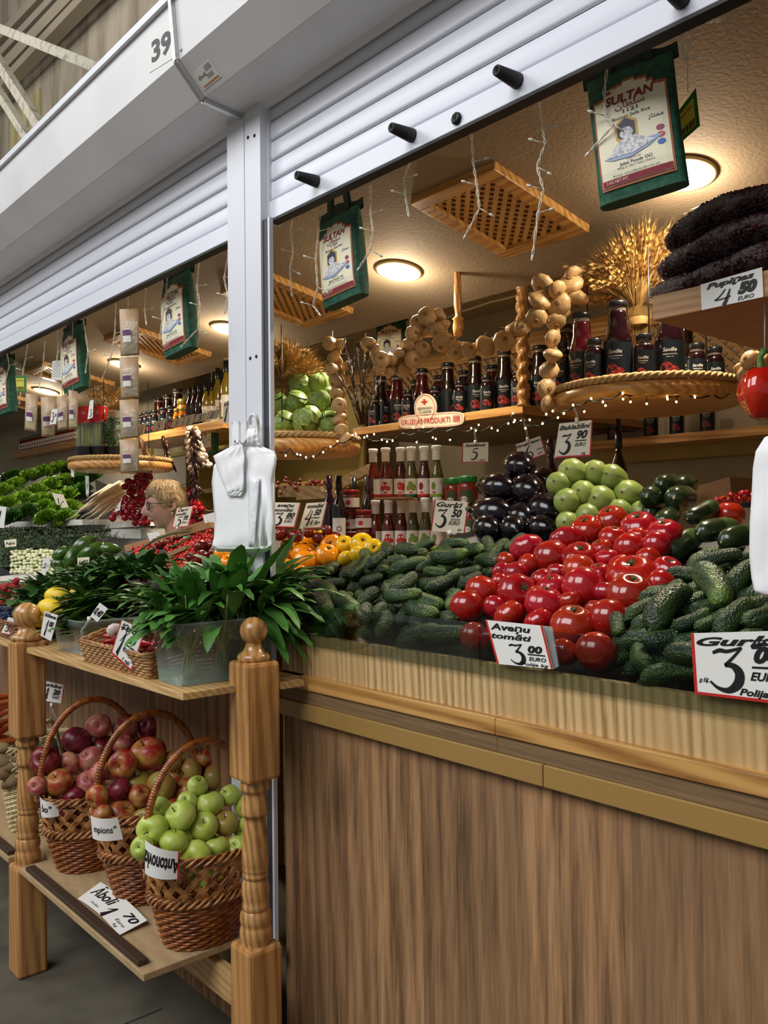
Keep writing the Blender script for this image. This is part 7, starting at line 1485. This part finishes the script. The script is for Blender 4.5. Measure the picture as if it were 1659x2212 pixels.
# ---------------------------------------------------------------- rice bags
mat('bag_green',(22,74,54),rough=.7,bump=(120,.5,.003),mottle=((34,96,72),60,.45,.65)); mat('bag_dkgreen',(16,46,34),rough=.7); mat('cream',(238,231,200),rough=.55); mat('cream_white',(232,230,224),rough=.5); mat('band_crimson',(140,26,44),rough=.5); mat('rust',(176,96,60),rough=.6); mat('navy',(40,36,66),rough=.5); mat('gold_line',(206,160,60),rough=.5); mat('rice_print',(170,170,174),rough=.6,mottle=((226,226,226),160,.4,.6)); mat('dish_blue',(150,170,206),rough=.5); mat('badge_plum',(150,40,90),rough=.5); mat('badge_blue',(40,100,180),rough=.5); mat('badge_red',(200,60,60),rough=.5); mat('tag_green',(40,120,36),rough=.5); mat('tag_yellow',(214,200,70),rough=.5); mat('bag_teal',(30,120,110),rough=.6)
def rice_bag():
    r=empty('rice_bag',(0,0,0),'x','rice bag','r'); W,D,H=.178,.062,.275
    def hw(z): return W/2*(1-.03*math.sin(PI*z/H))
    def dp(z): t=z/H; return D/2*(max(0.0,1-t**5)**.8*.9+.08)*(1-.25*math.exp(-(t/.10)**2))
    def fr(x,z,o=0): q=min(1,abs(x)/hw(z)); cc=q**(1/.32); s=math.sqrt(max(0,1-cc*cc)); return Vector((x,-dp(z)*s**.6-o,z))
    m=MB(); n=40
    def fn(u,v):
        z=v*H; a=2*PI*u; c_,s_=math.cos(a),math.sin(a); e=.32; x=hw(z)*(abs(c_)**e)*(1 if c_>0 else -1); y=dp(z)*(abs(s_)**.6)*(1 if s_>0 else -1); return Vector((x,y,z))
    m.grid(fn,n,60,closeu=True); m.add([fn(k/n,0) for k in range(n)],[tuple(range(n))[::-1]]); m.build('woven_body',MT['bag_green'],r)
    m=MB(); m.grid(lambda u,v:Vector(((u-.5)*W*1.10,.004+.008*math.sin(u*9),H-.012+v*.040+.008*math.sin(u*5)*v)),14,3); m.grid(lambda u,v:Vector(((.5-u)*W*1.10,.007+.008*math.sin((1-u)*9),H-.012+v*.040+.008*math.sin((1-u)*5)*v)),14,3); m.build('top_hem',MT['bag_dkgreen'],r)
    for x0,dy in ((-.028,-.006),(.028,.008)):
        pts=[(-.042,dy,H+.0),(-.034,dy,H+.07),(-.012,dy,H+.105),(.012,dy,H+.105),(.034,dy,H+.07),(.042,dy,H)]; m=MB()
        for (a,b,c_),(d,e,f_) in zip(pts[:-1],pts[1:]): m.prism([(a-.008,b,c_),(a+.008,b,c_),(d+.008,e,f_),(d-.008,e,f_)],(0,.002,0))
        m.build('strap_handle',MT['bag_dkgreen'],r)
    MB().tube([(0,0,H+.10),(0,.01,H+.30)],.0012,5).build('cord',MT['white_plastic'],r)
    G=lambda o:(lambda u,v:fr((u-.5)*W*.84,.022+v*.222,.0022+o*1.2))
    # cream face with the stepped dome top
    sil=[(0,0),(1,0),(1,.84),(.94,.87),(.86,.87),(.86,.91),(.74,.92),(.74,.96),(.62,.97),(.56,1.0),(.44,1.0),(.38,.97),(.26,.96),(.26,.92),(.14,.91),(.14,.87),(.06,.87),(0,.84)]
    def face(name,mt,o,ins,sil_=sil,x0=0,x1=1,y0=0,y1=1):
        mb=MB(); N=12
        for k in range(N):
            u0,u1=k/N,(k+1)/N
            def top(u): 
                ys=[]
                for (a,b),(c_,d) in zip(sil_[2:-1],sil_[3:]):
                    lo,hi=min(a,c_),max(a,c_)
                    if lo<=u<=hi and hi>lo: ys.append(b+(d-b)*(u-a)/(c_-a))
                return max(ys) if ys else .84
            t=min(top((u0+u1)/2),1)
            A0=ins+(1-2*ins)*u0; A1=ins+(1-2*ins)*u1; T=t-ins*1.2
            for j in range(6): v0=ins+(T-ins)*j/6; v1=ins+(T-ins)*(j+1)/6; mb.add([G(o)(A0,v0),G(o)(A1,v0),G(o)(A1,v1),G(o)(A0,v1)],[(0,1,2,3)],True)
        return mb.build(name,MT[mt],r)
    face('label_edge',"rust",0,0); lb=face('cream_label','cream',.0008,.025)
    g=G(.0016); g2=G(.0022)
    m=MB(); band(m,g,.03,.03,.97,.085,6); m.build('crimson_band',MT['band_crimson'],lb)
    m=MB(); put_text(m,g,'SULTAN',.17,.775,.085,.66,bold=.04,shear=.15); put_text(m,g,'\uFEE5\uFE8E\uFEC4\uFEE0\uFEB3',.3,.715,.055,.4,bold=.01)
    m.build('red_title',MT['band_crimson'],lb)
    m=MB(); put_text(m,g,'1121',.40,.665,.035,.2,bold=.03); put_text(m,g,'Basmati Sella Rice',.24,.615,.03,.52,bold=.01,shear=.15); put_text(m,g,'Imported By:',.38,.225,.016,.2,bold=0); put_text(m,g,'Jabal Foods OÜ',.28,.185,.028,.44,bold=.02); put_text(m,g,'Madja 9, 19617 Tallinn, Estonia',.25,.155,.018,.5,bold=0); put_text(m,g,'Email: sales@jabelfoods.ee',.18,.10,.018,.62,bold=0); put_text(m,g,'\uFEAF\uFE8E\uFE98\uFEE4\uFEE3',.72,.53,.04,.2,bold=.01); m.build('dark_lettering',MT['navy'],lb)
    m=MB(); put_text(m,g2,'2 KG NET WT.',.08,.045,.028,.3,bold=.0); m.build('band_lettering',MT['cream'],lb)
    hx=lambda R,o:[G(o)(.42+R*math.cos(PI/6+k*PI/3)*1.12,.50+R*math.sin(PI/6+k*PI/3)*.9) for k in range(6)]
    m=MB(); m.add(hx(.155,.0016),[tuple(range(6))]); m.build('gold_hexagon',MT['gold_line'],lb); m=MB(); m.add(hx(.125,.002),[tuple(range(6))]); m.build('navy_hexagon',MT['navy'],lb); m=MB(); blob(m,G(.0024),.42,.47,.09,.055,12); m.build('rice_picture',MT['rice_print'],lb)
    m=MB(); vs=[(.08,.28),(.2,.25),(.45,.24),(.7,.29),(.9,.36),(.7,.37)]; m.add([G(.002)(*p) for p in vs],[tuple(range(6))]); m.build('dish_print',MT['dish_blue'],lb); m=MB(); m.add([G(.0026)(*p) for p in ((.14,.28),(.3,.40),(.42,.44),(.55,.42),(.78,.33),(.5,.27))],[tuple(range(6))]); m.build('rice_heap_print',MT['rice_print'],lb)
    for k,(mt_) in enumerate(('badge_plum','badge_red','badge_blue')): m=MB(); blob(m,g,.86,.42-.065*k,.055,.026,10); m.build('badge',MT[mt_],lb)
    return Proto(r)
RB=rice_bag()
def hang(x,y,Y,yaw,lean,label,sc=1.0):
    p=PY(x,y,Y); R=Matrix.Rotation(yaw,3,'Z')@Matrix.Rotation(lean,3,'Y'); off=R@Vector((0,0,-.14*sc)); RB.put(TM(p+off,R,sc),label,'green rice bags hanging along the front of the ceiling')
hang(1374,282,1.42,.30,-.10,'biggest green rice bag, hanging in front of the lamp at the upper right',.92)
hang(740,556,1.42,.05,-.10,'green rice bag hanging just right of the white post',.88)
hang(387,678,1.42,.04,-.10,'green rice bag hanging just left of the white post',1.0)
hang(162,776,1.42,.08,-.12,'green rice bag left of the strip of packets, a white leaflet behind it',1.0)
hang(12,836,1.42,.10,-.08,'green rice bag cut by the left edge')
hang(845,742,2.9,.45,0,'teal green rice bag far behind the garlic swag',.9)
p=PY(455,930,2.6); RB.put(TM(p-Vector((0,0,.14)),Matrix.Rotation(-.1,3,'Z'),.85),'green rice bag under the left bay shelf beside the garlic braid','green rice bags hanging along the front of the ceiling')
for px_,Z,mt_,lb,nn in (([(1465,240),(1503,190),(1512,272),(1466,312)],1.72,'tag_green','green product tag sticking out behind the biggest rice bag',(.9,-.4,0)),([(33,812),(57,811),(57,848),(36,847)],3.9,'tag_green','green product tag behind the leftmost rice bag',(.5,-.8,0))):
    q=quad_on(px_,Z,nn); c=sum(q,Vector())/4; r=empty('product_tag',c,lb,'tag'); f=lambda o:(lambda u,v:bil(q,o)(u,v)-c); m=MB(); m.add([f(0)(0,0),f(0)(1,0),f(0)(1,1),f(0)(0,1)],[(0,1,2,3)]); m.build('sheet',MT[mt_],r,solid=.001); m=MB(); band(m,f(.0015),.05,.12,.8,.85); m.build('yellow_field',MT['tag_yellow'],r)
    m=MB(); put_text(m,f(.002),'SULTAN',.1,.66,.1,.6,bold=.02); m.build('title',MT['band_crimson'],r); m=MB(); 
    for k in range(12): band(m,f(.002),.08+k*.057,.14,.10+k*.057+.015*(k%3),.34)
    m.build('barcode',MT['ink'],r)
q=quad_on([(113,780),(135,778),(137,822),(111,820)],3.75,(.5,-.8,0)); c=sum(q,Vector())/4; r=empty('leaflet',c,'pale leaflet hanging behind the rice bag of the left bay','leaflet'); m=MB(); f=lambda u,v:bil(q,0)(u,v)-c; m.add([f(0,0),f(1,0),f(1,1),f(0,1)],[(0,1,2,3)]); m.build('sheet',MT['label_white'],r,solid=.001); m=MB(); f2=lambda u,v:bil(q,.001)(u,v)-c
for k in range(9): band(m,f2,.1,.85-.085*k,.9-.1*(k%2),.87-.085*k)
m.build('print',MT['print_grey'],r)
# ---------------------------------------------------------------- hanging packets
mat('packet_kraft',(176,144,106),rough=.4); mat('packet_film',(232,222,200),rough=.08,spec=.9,alpha=.3,bump=(26,1.0,.015)); mat('spice',(176,150,90),rough=.7); mat('label_violet',(96,50,96),rough=.5)
def packet(px,Z,label,par=None,violet=True):
    q=quad_on(px,Z,(.5,-.86,0)); c=sum(q,Vector())/4; r=par or empty('spice_packet',c,label,'packet','clear spice packets hanging at the left'); c=r.location if par else c
    def f(o): return lambda u,v:bil(q,0)(u,v)+Vector((.5,-.86,0))*(o*math.sin(PI*max(0,min(1,u)))*math.sin(PI*max(0,min(1,v)))**.5)-c
    m=MB(); m.grid(lambda u,v:f(0)(u,v),2,2); b=m.build('backing',MT['packet_kraft'],r,solid=.001)
    m=MB(); m.grid(lambda u,v:f(.012)(.06+.88*u,.05+.62*v),12,12); m.build('clear_front',MT['packet_film'],r); m=MB(); m.grid(lambda u,v:f(.007)(.15+.7*u,.06+.22*v),8,6); m.build('contents',MT['spice'],r)
    m=MB(); m.grid(lambda u,v:f(.0135)(.22+.5*u,.26+.26*v),6,3); l=m.build('label',MT['label_white'],r)
    m=MB(); m.grid(lambda u,v:f(.0145)(.22+.5*u,.38+.12*v),6,2); m.build('violet_band',MT['label_violet'],l); return r
c=P(281,800,3.05); r=empty('packet_strip',c,'long vertical strip of clear spice packets hanging left of the middle of the left bay','packet strip')
for y0,y1 in ((668,770),(772,862),(864,948),(950,1022)): 
    q=quad_on([(258,y0),(299,y0-2),(301,y1-3),(261,y1)],3.05,(.5,-.86,0))
    g=empty('packet',(0,0,0)); g.parent=r
    def F(o): return lambda u,v,q=q:bil(q,0)(u,v)+Vector((.5,-.86,0))*(o*math.sin(PI*u)*math.sin(PI*v)**.5)-c
    m=MB(); m.grid(F(0),2,2); bk=m.build('packet_backing',MT['packet_kraft'],r,solid=.001); bpy.data.objects.remove(g)
    m=MB(); m.grid(lambda u,v:F(.012)(.04+.9*u,.04+.68*v),12,12); m.build('clear_front',MT['packet_film'],bk); m=MB(); m.grid(lambda u,v:F(.014)(.22+.45*u,.28+.28*v),5,3); l=m.build('label',MT['label_white'],bk); m=MB(); m.grid(lambda u,v:F(.015)(.22+.45*u,.42+.12*v),5,2); m.build('violet_band',MT['label_violet'],bk)
MB().tube([P(279,668,3.05)-c,P(280,640,3.05)-c,P(281,618,3.03)-c],.002,6).build('cord',MT['rope'],r)
packet([(56,850),(82,852),(79,934),(53,928)],3.6,'brown-backed spice packet left of the price card 3 50'); packet([(88,858),(122,856),(118,944),(90,943)],3.7,'wide kraft-backed packet behind the price card 3 50'); packet([(122,862),(146,848),(146,926),(124,930)],3.65,'crumpled clear packet right of the price card 3 50'); packet([(148,842),(168,846),(168,926),(148,928)],3.6,'tall narrow clear packet below the middle rice bag')
for o in [o for o in bpy.data.objects if o.name.startswith(('spice_packet','leaflet','product_tag')) and not o.parent]:
    l=o.location
    if l.y>1.38: MB().tube([(0,0,.05),(0,0,cz(max(1.4,min(2.6,l.y)))-l.z)],.0012,5).build('cord',MT['white_plastic'],o)
# ---------------------------------------------------------------- icicle lights along the front
mat('wire_white',(226,218,200),rough=.4); mat('bulb_dim',(244,240,224),rough=.2)
def icicles(name,strands,label):
    c=PY(strands[0][0][0],strands[0][0][1],1.37); r=empty(name,c,label,'string lights')
    for st in strands:
        pts=[PY(x,y,1.37)-c for x,y in st]; fine=[]
        for a,b in zip(pts[:-1],pts[1:]):
            for k in range(7): fine.append(a.lerp(b,k/7))
        fine.append(pts[-1]); m=MB()
        for o in (0,PI): m.tube([q+Vector((.0022*math.cos(i*1.0+o),.0022*math.sin(i*1.0+o),0)) for i,q in enumerate(fine)],.0012,5)
        tips=[(pts[-1],(pts[-1]-pts[-2]).normalized())]
        for i in range(1,len(pts)-1):
            sd=1 if i%2 else -1; d=(RT*sd*.9+UP*(.25 if i%3 else -.5)).normalized(); m.tube([pts[i],pts[i]+d*.028],.0013,5); tips.append((pts[i]+d*.028,d))
        s=m.build('strand',MT['wire_white'],r)
        m=MB()
        for p,d in tips: m.lathe([(.0022,-.004),(.003,0),(.0024,.006),(0,.008)],7,TM(p,aimz(d)))
        m.build('bulbs',MT['bulb_dim'],s)
    return r
icicles('icicle_lights',[[(632,470),(627,500),(633,545),(626,580),(630,635)],[(694,430),(688,500),(682,560),(686,620),(676,660),(690,678)],[(800,400),(800,460),(806,500),(800,540),(775,580)],[(890,340),(872,385),(875,420),(882,462)],[(1018,285),(1022,350),(1030,400),(1036,450),(1005,510)],[(1165,220),(1172,280),(1178,310),(1160,360),(1174,410),(1162,460),(1150,555)],[(1315,120),(1305,200),(1308,250),(1325,270),(1270,332)],[(1500,60),(1480,130),(1470,100)],[(1530,48),(1550,44)]],'white icicle string lights hanging inside the right bay opening')
icicles('icicle_lights',[[(12,745),(20,790),(10,830)],[(60,740),(55,775),(50,800),(42,870)],[(97,735),(93,790),(85,830),(88,850)],[(130,720),(125,760),(122,780)],[(180,690),(190,760),(185,803)],[(250,655),(248,720),(240,770),(222,815)],[(277,640),(275,700),(277,775)],[(315,620),(312,670),(316,698)],[(362,590),(358,640),(350,690),(345,730)],[(430,560),(425,620),(432,660),(428,710),(392,748)],[(495,530),(484,600),(492,640),(486,672)]],'white icicle string lights hanging inside the left bay opening')
# warm fairy lights under the shelves
mat('wire_black',(18,22,18),rough=.5); mat('fairy_glow',(255,220,150),emit=16,ecol=(255,200,120))
def fairy(path,Z,bulbs,label,names='fairy_lights'):
    c=P(*path[0],Z); r=empty(names,c,label,'string lights'); zf=(lambda i:Z[i]) if isinstance(Z,list) else (lambda i:Z)
    m=MB(); pts=[P(x,y,Z)-c for x,y in path]; fine=[]
    for i,(a,b) in enumerate(zip(pts[:-1],pts[1:])):
        for k in range(6): t=k/6; fine.append(a.lerp(b,t)+Vector((0,0,-.012*math.sin(PI*t))))
    fine.append(pts[-1]); m.tube(fine,.0016,5); m.tube([q+Vector((0,.004,.003*math.sin(i))) for i,q in enumerate(fine)],.0014,5)
    for x,y in bulbs:
        p=P(x,y,Z)-c; q=min(fine,key=lambda t_:(t_-p).length); m.tube([q,(p+q)/2+Vector((0,0,-.002)),p],[.0014,.0014,.0026],5)
    m.build('wire',MT['wire_black'],r)
    for x,y in bulbs: o=MB().lathe([(0,-.004),(.0028,-.002),(.0028,.002),(0,.004)],8).build('bulb',MT['fairy_glow'],r); o.location=P(x,y,Z)-c
fairy([(600,975),(625,968),(650,985),(670,990),(700,965),(730,955),(762,942),(790,945),(830,948),(870,935),(905,930),(940,925),(980,925),(1020,928),(1060,920),(1100,910),(1130,905)],3.0,[(617,984),(642,981),(649,983),(661,988),(677,986),(698,977),(714,965),(729,953),(762,940),(768,937),(787,945),(793,942),(808,938),(825,950),(836,954),(848,952),(893,924),(914,923),(900,955),(935,945),(941,948),(972,950),(1018,925),(1028,930),(1034,918),(1062,925),(1075,930),(1098,915),(1110,912),(1125,908),(1108,893)],'warm fairy lights strung under the long bottle shelf')
fairy([(1130,905),(1150,918),(1185,905),(1215,885),(1240,872),(1270,862),(1300,858),(1340,848),(1380,846),(1430,848),(1480,850),(1540,852),(1575,850)],2.5,[(1112,908),(1135,925),(1144,907),(1172,915),(1180,895),(1194,888),(1205,902),(1218,893),(1238,875),(1262,889),(1277,861),(1302,868),(1308,876),(1345,850),(1346,862),(1362,868),(1381,846),(1397,872),(1441,858),(1442,862),(1461,868),(1501,858)],'warm fairy lights strung under the round shelf of juice bottles')
# white cable along the ceiling step, lattice frieze behind
o=MB().tube([PY(x,y,2.95) for x,y in ((955,690),(1000,672),(1060,652),(1110,640),(1160,630))],.006,7).build('cable',MT['wire_white']); tag(o,'white cable sagging along the wall above the garlic swag','cable')
r=empty('lattice_frieze',(-2,3.55,2.2),'pale wooden lattice frieze on the rear wall behind the juice bottles','lattice'); c=r.location; m=MB(); x0,x1,z0,z1=-5.4,1.9,1.98,2.36
for sg in (1,-1):
    k=x0-.5
    while k<x1:
        a=(k,z0) if sg>0 else (k+(z1-z0),z0); b=(k+(z1-z0),z1) if sg>0 else (k,z1)
        if min(a[0],b[0])>=x0 and max(a[0],b[0])<=x1:
            A_=Vector((a[0],3.57 if sg>0 else 3.56,a[1]))-c; B2=Vector((b[0],3.57 if sg>0 else 3.56,b[1]))-c; n=Vector((-(B2-A_).z,0,(B2-A_).x)).normalized()*.009; m.prism([A_-n,B2-n,B2+n,A_+n],(0,.008,0))
        k+=.05
m.build('slats',MT['lattice'],r); MB().box(Vector((x0,3.54,z1))-c,Vector((x1,3.59,z1+.09))-c).build('top_rail',MT['shelf_pine'],r); MB().box(Vector((x0,3.58,z0))-c,Vector((x1,3.592,z1))-c).build('backing',MT['cream'],r)
# boxes and trays behind the zucchinis
for px_,Z,th,m_,lb,nm_,ct in (([(1498,1052),(1576,1030),(1582,1090),(1500,1090)],2.55,.2,'cardboard','brown cardboard box behind the zucchinis','cardboard_box','box'),([(1536,1078),(1650,1074),(1650,1094),(1536,1096)],2.35,.25,'crate_black','flat black tray of red peppers behind the single tomato','black_tray','tray'),([(1580,1045),(1650,1040),(1650,1078),(1582,1078)],2.8,.1,'cardboard','cardboard box behind the tray of red peppers','cardboard_box','box'),([(1262,1060),(1500,1050),(1500,1110),(1262,1110)],3.0,.2,'cardboard','low cardboard box row behind the squashes','cardboard_box','box')):
    q=quad_on(px_,Z,(.2,-.98,0)); o=MB().prism([q[3],q[2],q[1],q[0]],(0,th,0)).build(nm_,MT[m_]); tag(o,lb,ct)
PLs=[(x,y) for x,y in ((1548,1082),(1560,1078),(1574,1080),(1586,1074),(1598,1079),(1608,1072),(1618,1078),(1603,1066),(1612,1066),(1565,1084),(1590,1084),(1580,1070),(1625,1070))]; labs=pile_names(PLs,2,'small red pepper','on the black tray')
for (x,y),lb in zip(PLs,labs): TP[0].put(TM(P(x,y,2.3),aimz((jit(1),jit(1),1)),9*2.3/F_PX),lb,'red peppers on the black tray')
# crates of produce seen under the cabbage shelf
wood('crate_pine',(120,96,62),(160,134,92),sc=(.1,1,1),freq=20,rough=.7)
for i,(px_,Z,lb) in enumerate((([(600,1048),(690,1050),(700,1072),(600,1074)],3.9,'left wooden crate of small tomatoes under the cabbage shelf'),([(640,1064),(720,1060),(730,1075),(640,1080)],3.8,'front wooden crate of small tomatoes under the cabbage shelf'),([(700,1050),(800,1000),(802,1018),(704,1074)],3.85,'slanted wooden crate of green fruit behind the sauce bottles'))):
    q=quad_on(px_,Z,(.3,-.95,0)); o=MB().prism([q[3],q[2],q[1],q[0]],(0,.02,0)).build('wooden_crate',MT['crate_pine']); tag(o,lb,'crate')
me_st=MB().lathe([(math.sin(PI*k/8),-math.cos(PI*k/8)) for k in range(9)],10).mesh('small_tomato',MT['tomato_dark']); DKL=[(603+i*9+(j%2)*4,1042+j*6+rnd(-1,1)) for j in range(4) for i in range(12)]; labs=pile_names(DKL,4,'small shade-darkened tomato','in the rear crates')  # dark tomato colour stands in for the shade in the rear crates
for (x,y),lb in zip(DKL,labs): Z_=3.95+jit(.05); o=bulb_obj('small_tomato',me_st,TM(P(x+jit(6),y+jit(9),Z_),None,4.5*3.95/F_PX)); tag(o,lb,'tomato','small tomatoes in the rear crates')
GR=[(740,1040,9),(752,1035,9),(765,1042,9),(748,1048,8),(775,1030,9),(760,1028,8)]; labs=pile_names([(a,b) for a,b,_ in GR],2,'green fruit','in the slanted crate')
for (x,y,rr),lb in zip(GR,labs): AP['apple_green'].put(TM(P(x,y,3.9),aimz((jit(1),jit(1),1)),rr*3.9/F_PX),lb,'green fruit in the slanted crate')
# ---------------------------------------------------------------- light
W=bpy.data.worlds.new('hall'); SC.world=W; W.use_nodes=True; W.node_tree.nodes['Background'].inputs[0].default_value=S((214,214,214)); W.node_tree.nodes['Background'].inputs[1].default_value=.26
def area(name,loc,tgt,size,pw,col,sy=None):
    l=bpy.data.lights.new(name,'AREA'); l.size=size; l.energy=pw; l.color=col
    if sy: l.shape='RECTANGLE'; l.size_y=sy
    o=bpy.data.objects.new(name,l); COL.objects.link(o); o.location=loc; o.rotation_euler=(Vector(tgt)-Vector(loc)).to_track_quat('-Z','Y').to_euler(); return o
area('hall_skylight',(-1,-4.5,6.5),(-2,1,1.2),5,420,(.98,.99,1),4)
area('hall_skylight',(-8,-4,6.5),(-5,1,1.5),5,300,(.98,.99,1),4)
area('hall_wall_fill',(-12,.5,8.5),(-13.5,5,8),4,130,(1,.98,.94),3)  # added fill light aimed at the upper hall wall, not a real skylight
for x in LAMPS:
    l=bpy.data.lights.new('downlight_bulb','POINT'); l.energy=6.5; l.color=(1,.84,.62); l.shadow_soft_size=.03; o=bpy.data.objects.new('downlight_bulb',l); COL.objects.link(o); o.location=(x,2.28,cz(2.28)-.085)
    l=bpy.data.lights.new('downlight','SPOT'); l.energy=40; l.spot_size=2.7; l.spot_blend=.9; l.color=(1,.88,.70); l.shadow_soft_size=.05
    o=bpy.data.objects.new('downlight',l); COL.objects.link(o); o.location=(x,2.285,cz(2.285)-.035); o.rotation_euler=(-.18,0,0)
SC.view_settings.view_transform='Standard'; SC.view_settings.look='None'; SC.view_settings.exposure=0; SC.view_settings.gamma=1
